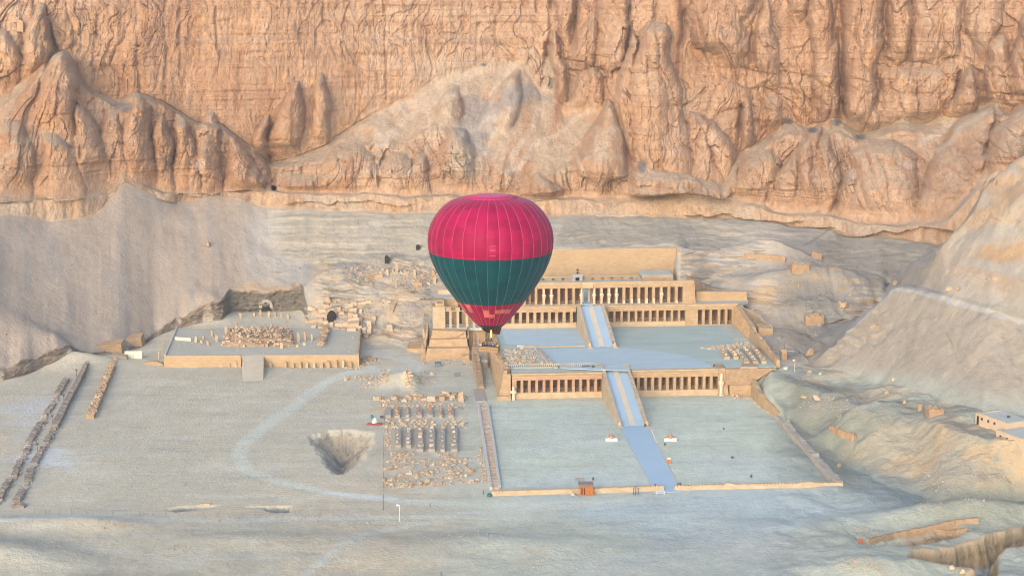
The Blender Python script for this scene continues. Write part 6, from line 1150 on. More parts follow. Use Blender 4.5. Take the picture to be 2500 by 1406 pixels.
b = MB(); b.prism([uv(px, py, ZT) for px, py in ((1808, 898), (1850, 898), (1848, 889), (1812, 889))], ZT - .1, ZT + .3); tag(b.build('stone_slab', 'stone_pale'), 'flat pale slab platform in front of the right terrace benches', 'slab')
for px, w, lb in ((1272, 2.2, 'white slab lying behind the square block field'), (1295, 2.0, 'cream slab lying behind the square block field')):
    p = at(px, 848, ZT); b = MB(); b.box(p.x - w / 2, p.x + w / 2, p.y, p.y + 1.2, ZT, ZT + .5); tag(b.build('stone_slab', 'white' if px < 1280 else 'stone_pale', frame='W', bevel=.04), lb, 'slab')
heap('rubble', inpoly([(1830, 968), (1850, 966), (1905, 1018), (1893, 1020), (1855, 996)], 150, 0) + inpoly(rect(1785, 1832, 966, 972), 40, 0), .3, .9, GR + PALE, 'pale rubble spilled along the right corner of the lower court')
# stacked masonry right of the ruined platform
lb, gp = 'squared pale block in the tumbled masonry right of the ruined platform', 'blocks of the tumbled masonry'
Q = 4.394
for cx, cy, w, h in ((170, 670, 60, 40), (205, 680, 40, 30), (300, 690, 70, 30), (340, 650, 60, 50), (480, 690, 40, 45), (505, 720, 60, 30), (560, 640, 50, 40), (600, 640, 60, 40), (640, 620, 60, 40), (690, 620, 50, 30), (740, 610, 60, 30), (790, 600, 60, 30), (620, 690, 80, 50), (605, 750, 60, 60), (655, 760, 50, 60), (650, 800, 90, 50), (600, 810, 60, 60), (700, 790, 60, 40), (640, 850, 130, 60), (610, 900, 100, 50), (700, 880, 50, 50), (740, 910, 40, 60), (550, 840, 60, 50), (500, 850, 50, 40), (460, 850, 60, 40), (400, 850, 40, 60), (330, 820, 60, 40), (280, 800, 60, 40), (230, 800, 50, 30), (180, 810, 60, 30), (130, 820, 50, 30), (200, 870, 60, 40), (290, 880, 80, 40), (350, 900, 60, 50), (440, 900, 80, 40), (510, 910, 60, 40), (800, 840, 50, 60), (810, 880, 40, 50), (850, 780, 40, 50), (840, 820, 40, 40), (795, 910, 50, 40), (705, 705, 30, 50), (620, 960, 60, 40), (770, 970, 40, 30), (1010, 600, 40, 20)):
    p = on(720 + cx / Q, 600 + (cy + h / 2) / Q); k = p.y / 3800 / Q; stone(p, w * k * 1.05, w * k * .9, h * k * 1.15, PALE, lb, gp, True, rz=random.uniform(-.25, .25))
heap('rubble', inpoly([(745, 750), (800, 735), (905, 735), (905, 760), (870, 790), (860, 815), (760, 812), (742, 790)], 380) + inpoly([(880, 900), (905, 888), (930, 880), (900, 870), (882, 875)], 200) + inpoly(rect(840, 880, 897, 905), 40), .3, .95, PALE + GR, 'tumbled small masonry right of the ruined platform')
heap('rubble', inpoly([(930, 655), (1060, 650), (1075, 700), (1000, 710), (960, 700)], 420) + inpoly([(840, 650), (930, 640), (940, 690), (860, 700)], 200), .3, 1.0, ['rubble_b', 'rubble_g', 'rubble_a'], 'jumble of stones and fragments in the rubble field left of the balloon')
def oncore(px, py): return at(px, py, ZP + 1.3)
cp_ = [(546, 845), (720, 845), (714, 812), (556, 812)]
lb, gp = 'tan stone on the rubble core mound of the ruined platform', 'stones on the core mound'
pts = []
for _ in range(520):
    s, q = random.random(), random.random(); p = CORE[0].lerp(CORE[1], s).lerp(CORE[3].lerp(CORE[2], s), q); e = min(s, 1 - s, q, 1 - q); z = ZP - .3 + 1.4 * min(1, e / .06) + (1.0 if e > .17 else 0) - (.9 if .34 < s < .62 and q > .86 else 0); pts.append((p.x, p.y, z))
heap('rubble', pts, .4, 1.0, TAN + ['rubble_b'], 'rough stones covering the square core mound')
heap('rubble', [at(784 + (py - 843) * -.3 + random.uniform(-9, 9), py, ZP + 1.0) for py in [random.uniform(805, 843) for _ in range(80)]], .4, .9, TAN, 'rubble on top of the short wall of the ruined platform')
heap('rubble', [p_ + Vector((0, 0, 1.15)) for p_ in [at(281 + (221 - 281) * s + random.uniform(-8, 8) * (.8 + .4 * s), 882 + 142 * s, 0) for s in [random.random() for _ in range(330)]]], .35, .8, TAN, 'loose rubble on the crest of the long orange wall')
M['brick_r'] = mat('brick_rubble', (.25, .215, .18), (.33, .29, .24), 1.3, .95, .4, 4)
heap('rubble', [at(217 + (60 - 217) * s + random.gauss(0, 3 + 4 * s), 889 + (1190 - 889) * s, 0) for s in [random.random() for _ in range(420)]] + [at(166 + (0 - 166) * s + random.gauss(0, 3 + 4 * s), 925 + (1225 - 925) * s, 0) for s in [random.random() for _ in range(380)]], .2, .75, ['brick_r', 'rubble_g', 'brick_r'], 'crumbled brick along the two old wall lines on the far left')
heap('rubble', inpoly([(770, 1064), (905, 1058), (900, 1085), (840, 1130), (800, 1100)], 90), .2, .7, ['rubble_d', 'rubble_c', 'rubble_g'], 'stones lying in the funnel shaped pit')
heap('gravel', inpoly([(430, 862), (870, 862), (868, 815), (440, 815)], 330, ZP - .1), .15, .6, ['rubble_d', 'rubble_g', 'rubble_a'], 'small stones strewn over the ruined platform top')
# scattered rocks
BO = [(507, 602, 2.6, 2.0, 2.3, 'rubble_c', 'reddish boulder alone on the left scree above the ruined platform'), (802, 737, 3.2, 2.4, 2.2, 'rubble_a', 'rounded orange boulder above the cave mouth'), (2062, 752, 3.4, 2.2, 2.1, 'rubble_a', 'large tan boulder on the ridge left of the big scree crest'), (2050, 742, 1.4, 1.2, 1.2, 'rubble_c', 'small reddish boulder next to the large tan ridge boulder'), (2186, 694, 2.4, 1.8, 1.5, 'rubble_c', 'reddish boulder on the crest path above the big scree'), (1976, 870, 2.6, 2.2, 2.4, 'rubble_c', 'brown boulder at the foot of the scree edge, behind the stone pillar'), (1994, 975, 3.2, 2.0, 1.3, 'rubble_b', 'flat pale boulder on the slope right of the lower court corner'), (1962, 972, 2.6, 1.6, .9, 'rubble_a', 'low tan rock just left of the flat pale boulder'), (2180, 930, 1.1, 1, 1.1, 'rubble_b', 'small squarish pale rock on the bench below the big scree'), (2164, 962, 1.5, 1.2, 1.1, 'rubble_a', 'pointed tan rock heap on the bench below the big scree'), (2208, 985, 1.6, 1.1, .7, 'rubble_a', 'flat tan rock beside the path below the big scree'), (1976, 910, 1.8, 1.2, .9, 'rubble_c', 'brown rock lying beside the white lamp post path'), (2003, 914, 1.0, .9, .7, 'rubble_b', 'small pale rock right of the white lamp post'), (2318, 712, 2.2, 1.6, 1.2, 'rubble_a', 'tan rock at the foot of the upper right spur'), (2340, 707, 1.6, 1.2, 1.1, 'rubble_c', 'reddish rock at the foot of the upper right spur'), (40, 55, 2.6, 2.0, 2.2, 'rubble_c', 'upper wedged boulder in the cleft at the top left'), (52, 78, 4.0, 3.0, 5.0, 'rubble_c', 'large pinkish boulder wedged in the cleft at the top left'), (2048, 1140, 1.0, 1.0, 1.2, 'rubble_a', 'small tan stone cairn outside the right corner of the lower court'), (2322, 1389, 1.3, 1.1, 1.1, 'rubble_b', 'pale boulder beside the beam in the quarry trench'), (2349, 1400, 1.2, 1.0, 1.0, 'rubble_b', 'pale boulder under the lower end of the trench beam'), (899, 1279, .9, .7, .7, 'rubble_a', 'single tan boulder below the fence near the lamp post'), (995, 925, 1.6, 1.2, 1.2, 'rubble_a', 'tan boulder on the heap behind the block yard'), (1053, 915, 1.2, .9, .9, 'rubble_b', 'pale boulder right of the earth heap behind the yard')]
for px, py, sx, sy, sz, mn, lb in BO:
    p = on(px, py)
    stone(p, sx, sy, sz, [mn], lb, None, name='boulder', cat='boulder')
heap('rubble', inpoly([(985, 905), (1003, 903), (1008, 945), (992, 948)], 70), .5, 1.2, TAN, 'stones piled on the narrow earth heap behind the block yard')
heap('rubble', inpoly(rect(840, 925, 918, 930), 90) + inpoly(rect(888, 925, 933, 948), 30) + inpoly(rect(1015, 1065, 908, 935), 40) + inpoly(rect(925, 950, 905, 935), 80), .3, .8, PALE + GR, 'low spreads of stones around the earth heap behind the yard')
heap('gravel', inpoly([(0, 560), (300, 470), (540, 520), (560, 700), (400, 790), (0, 880)], 420) + inpoly([(440, 745), (540, 730), (550, 775), (470, 790)], 160) + inpoly([(600, 600), (740, 560), (760, 650), (640, 690)], 300), .12, .55, ['rubble_d', 'rubble_c', 'rubble_g'], 'small stones scattered over the left scree')
heap('gravel', inpoly([(1680, 640), (2000, 640), (2150, 700), (1980, 830), (1860, 800), (1720, 690)], 600) + inpoly([(2000, 960), (2180, 1000), (2160, 1060), (1930, 990)], 220) + inpoly([(2010, 880), (2200, 720), (2480, 800), (2450, 960), (2200, 900)], 420) + inpoly([(2200, 1080), (2480, 1100), (2480, 1220), (2300, 1230)], 420) + inpoly([(2240, 640), (2500, 480), (2500, 730), (2250, 690)], 200), .12, .5, ['rubble_d', 'rubble_g', 'rubble_d'], 'small stones scattered over the right slopes')
heap('gravel', inpoly([(230, 1260), (320, 1268), (330, 1290), (240, 1290)], 160) + inpoly(rect(330, 820, 1262, 1275), 260) + inpoly(rect(420, 470, 1334, 1345), 60) + inpoly([(1080, 1275), (1250, 1290), (1260, 1320), (1060, 1310)], 170) + inpoly([(1270, 1340), (1350, 1330), (1330, 1390), (1260, 1400)], 170) + inpoly([(2060, 1360), (2130, 1360), (2180, 1400), (2060, 1400)], 200) + inpoly([(2060, 1280), (2120, 1285), (2180, 1320), (2100, 1320)], 150) + inpoly(rect(0, 2300, 1290, 1404), 420) + inpoly(rect(2240, 2300, 1210, 1245), 90) + inpoly(rect(0, 60, 1040, 1140), 160), .1, .38, ['rubble_d', 'rubble_g', 'rubble_d', 'rubble_c'], 'small stones scattered over the open foreground')
heap('gravel', inpoly([(760, 660), (1180, 650), (1060, 760), (1030, 830), (900, 800), (760, 760)], 700) + inpoly(rect(1025, 1150, 880, 893), 130), .15, .7, ['rubble_a', 'rubble_g', 'rubble_d', 'rubble_c'], 'small stones scattered on the slope between ruin and chapel')
# ------------------------------------------------------------------ small things
t = thing('ticket_kiosk', 'red brown wooden kiosk with a flat roof standing at the front wall', 'kiosk', at(1431, 1210), frame='W')
k = at(1431, 1210); kw, kd, kh = 1.42, 1.3, 2.45
for i in range(8):
    x = k.x - kw + 2 * kw * i / 8; b = MB(); b.box(x + .02, x + 2 * kw / 8 - .02, k.y, k.y + .1, .05, kh); b.build('plank', 'wood', t, 'W')
b = MB(); b.box(k.x - kw, k.x + kw, k.y + .12, k.y + 2 * kd, 0, kh - .02); b.build('kiosk_body', 'wood', t, 'W')
for x in (-.95, -.35): b = MB(); b.box(k.x + x - .12, k.x + x + .12, k.y - .03, k.y + .05, .35, 1.9); b.build('slot_window', 'dark', t, 'W')
b = MB(); b.box(k.x - kw - .35, k.x + kw + .25, k.y - .3, k.y + 2 * kd + .2, kh, kh + .16); b.build('kiosk_roof', 'woodroof', t, 'W', bevel=.03)
for s in (-1, 1): b = MB(); b.box(k.x + s * (kw + .02) - .07, k.x + s * (kw + .02) + .07, k.y - .06, k.y - .005, 0, kh); b.build('corner_post', 'wood', t, 'W')
b = MB(); p = at(1448, 1209); b.box(p.x - .1, p.x + .35, p.y, p.y + .5, 0, .7, .05); tag(b.build('wooden_bin', 'wood', frame='W'), 'small wooden bin leaning at the right side of the kiosk', 'bin')
p = at(1399, 1208); t = thing('short_post', 'short post on a pile of stones left of the wooden kiosk', 'post', p, frame='W'); b = MB(); b.tube(p, p + Vector((0, 0, 1.4)), .06); b.build('post', 'metal', t, 'W'); b = MB(); b.lathe([(.55, -.05), (.45, .3), (.15, .55)], p[:2], 7); b.build('stone_pile', 'rubble_b', t, 'W')
p = at(1415, 1173); t = thing('notice_board', 'low brown board on two legs behind the wooden kiosk', 'board', p, frame='W')
b = MB(); b.box(p.x - 1.0, p.x + 1.0, p.y, p.y + .12, .35, .62); b.build('board', 'woodroof', t, 'W')
for s in (-.9, .9): b = MB(); b.box(p.x + s - .05, p.x + s + .05, p.y + .02, p.y + .1, 0, .35); b.build('leg', 'woodroof', t, 'W')
def flood(px, pb, h, label, z=0.0, m='blue', w=.5):
    p = at(px, pb, z); t = thing('floodlight', label, 'floodlight', p, 'floodlight boxes on the courts', 'W')
    b = MB(); b.box(p.x - w / 2, p.x + w / 2, p.y - .2, p.y + .2, z + .22, z + h, .03); b.build('housing', m, t, 'W')
    b = MB(); b.box(p.x - w * .4, p.x + w * .4, p.y - .23, p.y - .19, z + .3, z + h - .1); b.build('lens', 'metal', t, 'W')
    b = MB(); b.box(p.x - .08, p.x + .08, p.y - .12, p.y + .12, z - .05, z + .22); b.build('stand', 'metal', t, 'W')
for a in ((1448, 1172, .75, 'blue grey floodlight box above and right of the wooden kiosk'), (1600, 1188, .7, 'blue floodlight box at the left foot of the causeway gate'), (1655, 1187, .85, 'blue floodlight box at the right foot of the causeway gate'), (1661, 1185, .7, 'small blue floodlight touching the right gate floodlight'), (1623, 1088, .85, 'blue floodlight box below the right planter'), (1834, 1166, .8, 'blue grey floodlight box near the middle of the right court front'), (1788, 1119, .55, 'black floodlight box lying in the right part of the lower court', 0.0, 'metal', .65), (1767, 1049, .65, 'tiny dark floodlight alone high in the right court', 0.0, 'metal', .3), (1575, 1043, .95, 'dark floodlight box at the right foot of the lower ramp', 0.0, 'metal', .55), (1743, 896, .85, 'dark floodlight on the right part of the second terrace edge', ZT, 'metal', .5), (1540, 905, .6, 'small dark floodlight at the head of the lower ramp', ZT, 'metal', .4), (1364, 899, .7, 'dark floodlight on the terrace behind the white railing', ZT, 'metal', .45)): flood(*a)
p = at(1497, 846, ZT); t = thing('floodlight', 'blue floodlight on a post right of the upper ramp foot', 'floodlight', p, 'floodlight boxes on the courts', 'W'); b = MB(); b.tube(p, p + Vector((0, 0, 1.3)), .07); b.build('stand', 'metal', t, 'W'); b = MB(); b.box(p.x - .25, p.x + .25, p.y - .2, p.y + .2, ZT + 1.0, ZT + 1.7); b.build('housing', 'blue', t, 'W')
for px, lb in ((1493, 'white planter box with a dead tree stump left of the causeway'), (1637, 'white planter box with a dead tree stump right of the causeway')):
    p = at(px, 1077); t = thing('planter', lb, 'planter', p, frame='W'); b = MB(); w = 1.55
    for x0, x1, y0, y1 in ((-w, w, 0, .15), (-w, w, 1.75, 1.9), (-w, -w + .15, .16, 1.74), (w - .15, w, .16, 1.74)): b.box(p.x + x0, p.x + x1, p.y + y0, p.y + y1, -.1, .85)
    b.build('planter_wall', 'white', t, 'W'); b = MB(); b.box(p.x - w + .16, p.x + w - .16, p.y + .16, p.y + 1.74, 0, .7); b.build('soil', 'mudtop', t, 'W')
    b = MB(); b.lathe([(1.1, .7), (.8, 1.05), (.55, 1.25), (.42, 1.6), (.2, 1.75)], (p.x, p.y + .9), 9); b.build('tree_stump', 'rubble_c', t, 'W', jit=.12)
p = at(1633, 1131); t = thing('sign_post', 'red brown wooden box with a tall thin pole beside the causeway', 'post', p, frame='W')
b = MB(); b.box(p.x - .5, p.x + .5, p.y - .3, p.y + .3, 0, 1.15, .14); b.build('wooden_box', 'wood', t, 'W'); b = MB(); b.box(p.x - .4, p.x + .4, p.y - .25, p.y + .25, 1.15, 1.5); b.build('box_top', 'cream', t, 'W'); b = MB(); b.tube(p, p + Vector((0, 0, 2.6)), .05); b.build('pole', 'woodroof', t, 'W')
for px, h, lb, m in ((1552, 1.95, 'tallest black pole in the gap of posts at the front wall', 'metal'), (1558, 1.5, 'shorter black pole right of the tallest gate pole', 'metal'), (1547, 1.6, 'thin dark pole left of the tallest gate pole', 'metal')):
    p = at(px, 1207); b = MB(); b.tube(p, p + Vector((0, 0, h)), .09, 6); b.tube(p + Vector((0, 0, h)), p + Vector((0, 0, h + .15)), .14, 6); tag(b.build('gate_pole', m, frame='W'), lb, 'pole')
p = at(1613, 1207); t = thing('barrier', 'low pale barrier frame outside the causeway gate', 'barrier', p, frame='W')
for x in (-.9, .9): b = MB(); b.box(p.x + x - .05, p.x + x + .05, p.y, p.y + .1, 0, .9); b.build('post', 'white', t, 'W')
for z in (.25, .8): b = MB(); b.box(p.x - .9, p.x + .9, p.y + .02, p.y + .08, z, z + .08); b.build('bar', 'white', t, 'W')
for pts, lb in (([(1428, 1050), (1490, 1050), (1518, 1046)], 'thin low rail left of the causeway above the left planter'), ([(1588, 1047), (1612, 1050), (1676, 1046)], 'thin low rail right of the causeway above the right planter')):
    t = thing('low_rail', lb, 'railing', at(*pts[0]), frame='W')
    for a, c in zip(pts[:-1], pts[1:]): b = MB(); b.tube(at(*a) + Vector((0, 0, .5)), at(*c) + Vector((0, 0, .5)), .04, 4); b.build('rail_bar', 'rail', t, 'W')
    for a in pts: b = MB(); b.tube(at(*a), at(*a) + Vector((0, 0, .6)), .05, 4); b.build('rail_post', 'rail', t, 'W')
for i in range(6): p = at(1590 + i * 2.8, 1055 + i * 5.4); b = MB(); b.tube(p, p + Vector((0, 0, .75)), .07, 6); tag(b.build('bollard', 'white', frame='W'), 'thin white marker post along the right edge of the causeway', 'post', 'white posts along the causeway')
# lamp posts
def lamp(p, h, arm, label, s=1.0, m='white'):
    t = thing('lamp_post', label, 'lamp post', p, frame='W'); b = MB(); b.tube(p, p + Vector((0, 0, h)), .085 * s, 8, .06 * s); b.build('pole', m, t, 'W')
    b = MB(); b.tube(p + Vector((0, 0, h)), p + Vector((arm, 0, h + .1)), .06 * s, 6); b.build('arm', m, t, 'W'); b = MB(); b.box(p.x + arm - .3 * s, p.x + arm + .3 * s, p.y - .18 * s, p.y + .18 * s, p.z + h - .15, p.z + h + .2, .06); b.build('lamp_head', m, t, 'W')
    b = MB(); b.lathe([(.28 * s, -.05 + p.z), (.28 * s, .25 + p.z)], p[:2], 8); b.build('base', 'roof', t, 'W')
lamp(on(976, 1274), 3.7, -.45, 'white single arm lamp post in the open foreground below the block yard'); lamp(on(1940, 908), 3.4, -.4, 'white single arm lamp post beside the path right of the second terrace', .9)
for px, pb, lb in ((187, 920, 'dark spotlight pole beside the long brick wall, highest of four'), (156, 982, 'dark spotlight pole beside the long brick wall, second from the top'), (128, 1034, 'dark spotlight pole at the lower end of the long brick wall'), (92, 1104, 'dark spotlight pole beside the whitish ground, lowest of four')):
    p = on(px, pb); t = thing('spotlight_pole', lb, 'spotlight', p, 'spotlight poles by the brick wall', 'W'); b = MB(); b.tube(p, p + Vector((0, 0, 1.8)), .09, 6); b.build('pole', 'metal', t, 'W'); b = MB(); b.box(p.x - .32, p.x + .32, p.y - .25, p.y + .2, p.z + 1.75, p.z + 2.2, .06); b.build('spotlight', 'metal', t, 'W')
p = on(388, 877); t = thing('concrete_post', 'pale T shaped post left of the ruined platform', 'post', p, frame='W'); b = MB(); b.box(p.x - .16, p.x + .16, p.y, p.y + .3, p.z - .1, p.z + 2.0); b.build('post', 'stone_pale', t, 'W'); b = MB(); b.box(p.x - .5, p.x + .5, p.y - .1, p.y + .4, p.z + 2.0, p.z + 2.3); b.build('cross_bar', 'stone_pale', t, 'W')
# fences
def fence(pts, label, h, wires, m='woodroof'):
    t = thing('wire_fence', label, 'fence', pts[0], frame='W'); f0 = None
    for p in pts:
        if f0 is None: b = MB(); b.tube(p - Vector((0, 0, .2)), p + Vector((0, 0, h)), .055, 5); f0 = b.build('fence_post', m, t, 'W'); p0 = p
        else: copy_part(f0, t, p - p0)
    for w in wires:
        b = MB()
        for a, c in zip(pts[:-1], pts[1:]): b.tube(a + Vector((0, 0, w)), c + Vector((0, 0, w)), .012, 3)
        b.build('fence_wire', 'metal', t, 'W')
fx = [81, 111, 146, 175, 211, 242, 275, 308, 341, 373, 404, 435, 469, 497, 531, 559, 593, 624, 657, 689, 722, 753, 782, 813, 845, 872, 906]
fence([on(x, np.interp(x, [0, 81, 341, 531, 782, 906], [1251, 1252, 1258, 1264, 1257, 1255])) for x in fx], 'line of thin fence posts across the left foreground along the track', 1.2, (.6, 1.05))
fence([on(px, py) for px, py in ((936, 1246), (936, 1218), (936, 1192), (936, 1166), (936, 1142), (936, 1120), (937, 1100), (937, 1080), (938, 1062), (938, 1044), (939, 1028), (940, 1012))], 'thin dark wire fence running straight back along the left side of the block yard', 1.35, (.3, .7, 1.2), 'metal')
p = on(936, 1246); b = MB(); b.tube(p, p + Vector((0, 0, 3.2)), .07, 5); tag(b.build('fence_pole', 'metal', frame='W'), 'taller thin pole at the near end of the fence beside the block yard', 'pole')
for px, pb, h, lb in ((1050, 1238, 1.0, 'short dark post alone in the foreground below the double wall'), (1077, 1406, 1.0, 'thin dark post at the bottom edge below the lamp post'), (1180, 1208, 1.1, 'thin post left of the green tarpaulin at the wall corner')):
    p = on(px, pb); b = MB(); b.tube(p, p + Vector((0, 0, h)), .08, 5); tag(b.build('marker_post', 'metal', frame='W'), lb, 'post')
# odds and ends
M['tarp'] = mat('green_tarpaulin', (.015, .10, .11), (.03, .15, .16), 2, .6)
p = at(1195, 1211); b = MB(); b.lathe([(.75, 0), (.7, .3), (.45, .6), (.1, .75)], p[:2], 9, 1, .7); tag(b.build('tarpaulin', 'tarp', frame='W', jit=.08), 'dark green tarpaulin heap at the left end of the front wall', 'tarpaulin')
p = at(1069, 896); t = thing('skip_bin', 'dark blue grey bin in front of the stepped bastion', 'bin', p, frame='W'); b = MB(); b.box(p.x - .85, p.x + .85, p.y, p.y + 1.1, .05, 1.25, -.08); b.build('bin_body', 'blue', t, 'W'); b = MB(); b.box(p.x - .95, p.x + .95, p.y - .06, p.y + 1.2, 1.25, 1.36); b.build('bin_rim', 'metal', t, 'W')
for py, lb in ((913, 'upper of two thin dark slabs on the ground left of the dividing wall'), (919, 'lower of two thin dark slabs on the ground left of the dividing wall')):
    p = on(1117, py); b = MB(); b.box(p.x - 1, p.x + 1, p.y, p.y + .5, p.z, p.z + .14); tag(b.build('cover_slab', 'metal', frame='W', bevel=.03), lb, 'slab')
p = on(915, 1040); t = thing('material_heap', 'heap of dark red planks under white sacks left of the yard fence', 'heap', p, frame='W')
for i in range(7): b = MB(); a = random.uniform(-.15, .15); b.box(p.x - 2 + random.uniform(-.4, .4), p.x + 1.8 + random.uniform(-.4, .4), p.y + i * .22, p.y + i * .22 + .18, p.z, p.z + .25 + .1 * (i % 3)); b.build('plank', mat('dark_red_plank', (.22, .07, .05), (.30, .10, .07), 2) if i == 0 else bpy.data.materials['dark_red_plank'], t, 'W')
b = MB(); b.lathe([(.9, p.z + .45), (.8, p.z + .8), (.5, p.z + 1.3), (.25, p.z + 1.7), (.05, p.z + 1.8)], (p.x - .1, p.y + 1.2), 9); b.build('white_sacks', 'white', t, 'W', jit=.1)
p = on(908, 1022); b = MB(); b.box(p.x - .4, p.x + .4, p.y, p.y + .5, p.z, p.z + .8, .08); tag(b.build('green_drum', 'tarp', frame='W'), 'small dark green drum left of the yard fence', 'drum')
p = on(932, 1021); b = MB(); b.box(p.x - .5, p.x + .5, p.y, p.y + .6, p.z, p.z + .6, .05); tag(b.build('tool_box', 'metal', frame='W'), 'dark box just left of the first red stone bench', 'box')
for px, pb, z, w, h, lb in ((1932, 867, 7.0, 1.6, 1.0, 'white box cabin right of the square stone pillar'), (1918, 903, 7.0, 1.0, .7, 'small white box in front of the square stone pillar')):
    p = at(px, pb, z); t = thing('white_box', lb, 'box', p, frame='W'); b = MB(); b.box(p.x - w / 2, p.x + w / 2, p.y, p.y + w * .8, z, z + h); b.build('box_body', 'cream', t, 'W', bevel=.03); b = MB(); b.box(p.x - w / 2 - .06, p.x + w / 2 + .06, p.y - .06, p.y + w * .8 + .06, z + h, z + h + .1); b.build('lid', 'white', t, 'W')
for px, pb, h in ((1889, 854, 1.2), (1897, 862, 1.1), (1900, 864, 1.1), (1919, 846, 1.3), (1949, 704, 1.3)):
    p = on(px, pb); b = MB(); b.tube(p, p + Vector((0, 0, h)), .13, 5, .1); tag(b.build('stone_post', 'stone_pale', frame='W'), 'thin pale post on the slope right of the second terrace', 'post', 'pale posts right of the terrace')
b = MB(); q, q2 = on(489, 1233), on(514, 1232); b.box(q.x, q2.x, q.y, q.y + .5, q.z - .1, q.z + .35); tag(b.build('stone_beam', 'stone_pale', frame='W', jit=.05), 'pale stone beam at the rim of the shallow trench above the fence', 'beam')
for px, py, lb in ((452, 1185, 'small rusty stake cluster left in the open sand plain'), (636, 1184, 'small rusty stake cluster right in the open sand plain')):
    p = on(px, py); t = thing('stake_cluster', lb, 'stakes', p, frame='W')
    for k_ in range(4): b = MB(); a = k_ * 1.6; b.tube(p + Vector((.35 * math.cos(a), .35 * math.sin(a), 0)), p + Vector((0, 0, 1.0 - .1 * k_)), .05, 4); b.build('stake', 'woodroof', t, 'W')
# ------------------------------------------------------------------ hot-air balloon
YB = 330.0; XB = ony(1198, 640, YB)[0]
PR = [(476.5, 4), (477, 24), (478.5, 45), (481.5, 66), (486.5, 84), (493, 99.5), (503, 112.5), (516, 125), (531, 135.5), (548, 143.8), (566, 149), (585, 151), (603, 150), (620, 146.5), (640, 140), (660, 131), (680, 120), (700, 107.5), (720, 93), (740, 78.5), (760, 62.5), (778, 47.5), (790, 36.5)]
zz_ = [ony(1198, p, YB)[2] for p, _ in PR]; rr_ = [h * YB / FPX * 1.0 / (cT + 0) * 1.0 for _, h in PR]
def fr_z(px, py, guess=8.0):                            # height of a ring whose front point is seen at a pixel
    r = guess
    for _ in range(8):
        z = ony(px, py, YB - r)[2]; r = float(np.interp(-z, [-q for q in zz_], rr_))
    return z
zB1, zB2, zB3 = fr_z(1198, 636), fr_z(1198, 746), fr_z(1198, 795.5)
def rad(z): return float(np.interp(-z, [-q for q in zz_], rr_))
t = thing('hot_air_balloon', 'hot air balloon with crimson top and teal band floating in front of the temple', 'balloon', (XB, YB, zz_[-1] - 9), frame='W')
def fabric(name, c, rough=.5):
    m, tr, b_ = new_mat(name); N, L = tr.nodes, tr.links; b_.inputs['Roughness'].default_value = rough; b_.inputs['Specular IOR Level'].default_value = .09
    b_.inputs['Sheen Weight'].default_value = .06; b_.inputs['Sheen Roughness'].default_value = .4
    tc = N.new('ShaderNodeTexCoord'); sx = N.new('ShaderNodeSeparateXYZ'); L.new(tc.outputs['Object'], sx.inputs[0])
    oi = N.new('ShaderNodeObjectInfo'); ma = N.new('ShaderNodeMath'); ma.operation = 'MULTIPLY_ADD'; ma.inputs[1].default_value = 7.0; L.new(oi.outputs['Random'], ma.inputs[0]); 
    z3 = N.new('ShaderNodeMath'); z3.operation = 'MULTIPLY'; z3.inputs[1].default_value = .62; L.new(sx.outputs[2], z3.inputs[0]); L.new(z3.outputs[0], ma.inputs[2])
    fl = N.new('ShaderNodeMath'); fl.operation = 'FLOOR'; L.new(ma.outputs[0], fl.inputs[0])
    cb = N.new('ShaderNodeCombineXYZ'); L.new(fl.outputs[0], cb.inputs[0]); L.new(oi.outputs['Random'], cb.inputs[1])
    wn = N.new('ShaderNodeTexWhiteNoise'); wn.noise_dimensions = '3D'; L.new(cb.outputs[0], wn.inputs['Vector'])
    mr = N.new('ShaderNodeMapRange'); mr.inputs['To Min'].default_value = .80; mr.inputs['To Max'].default_value = 1.12; L.new(wn.outputs['Value'], mr.inputs['Value'])
    rgb = N.new('ShaderNodeVectorMath'); rgb.operation = 'SCALE'; rgb.inputs[0].default_value = c; L.new(mr.outputs[0], rgb.inputs['Scale']); L.new(rgb.outputs[0], b_.inputs['Base Color'])
    no = N.new('ShaderNodeTexNoise'); no.inputs['Scale'].default_value = .9; no.inputs['Detail'].default_value = 4; L.new(tc.outputs['Object'], no.inputs['Vector']); bp = N.new('ShaderNodeBump'); bp.inputs['Strength'].default_value = .12; bp.inputs['Distance'].default_value = .3; L.new(no.outputs[0], bp.inputs['Height']); L.new(bp.outputs[0], b_.inputs['Normal'])
    M[name] = m
fabric('crimson_fabric', (.265, .002, .050)); fabric('teal_fabric', (.0005, .047, .060)); fabric('crimson_lower', (.23, .004, .036)); fabric('salmon_fabric', (.44, .12, .11)); fabric('black_fabric', (.012, .022, .028)); fabric('scoop_fabric', (.06, .016, .012)); fabric('valve_fabric', (.42, .015, .11))
M['tape'] = mat('pale_load_tape', (.46, .10, .16), (.50, .13, .19), 1, .7); M['tape_d'] = mat('grey_load_tape', (.06, .15, .155), (.08, .18, .185), 1, .7)
NG = 32; A0 = -math.pi / 2 - .043
def bands(z0, z1, n):
    zs = [q for q in zz_ if z1 + .05 < q < z0 - .05]; return [z0] + zs + [z1]
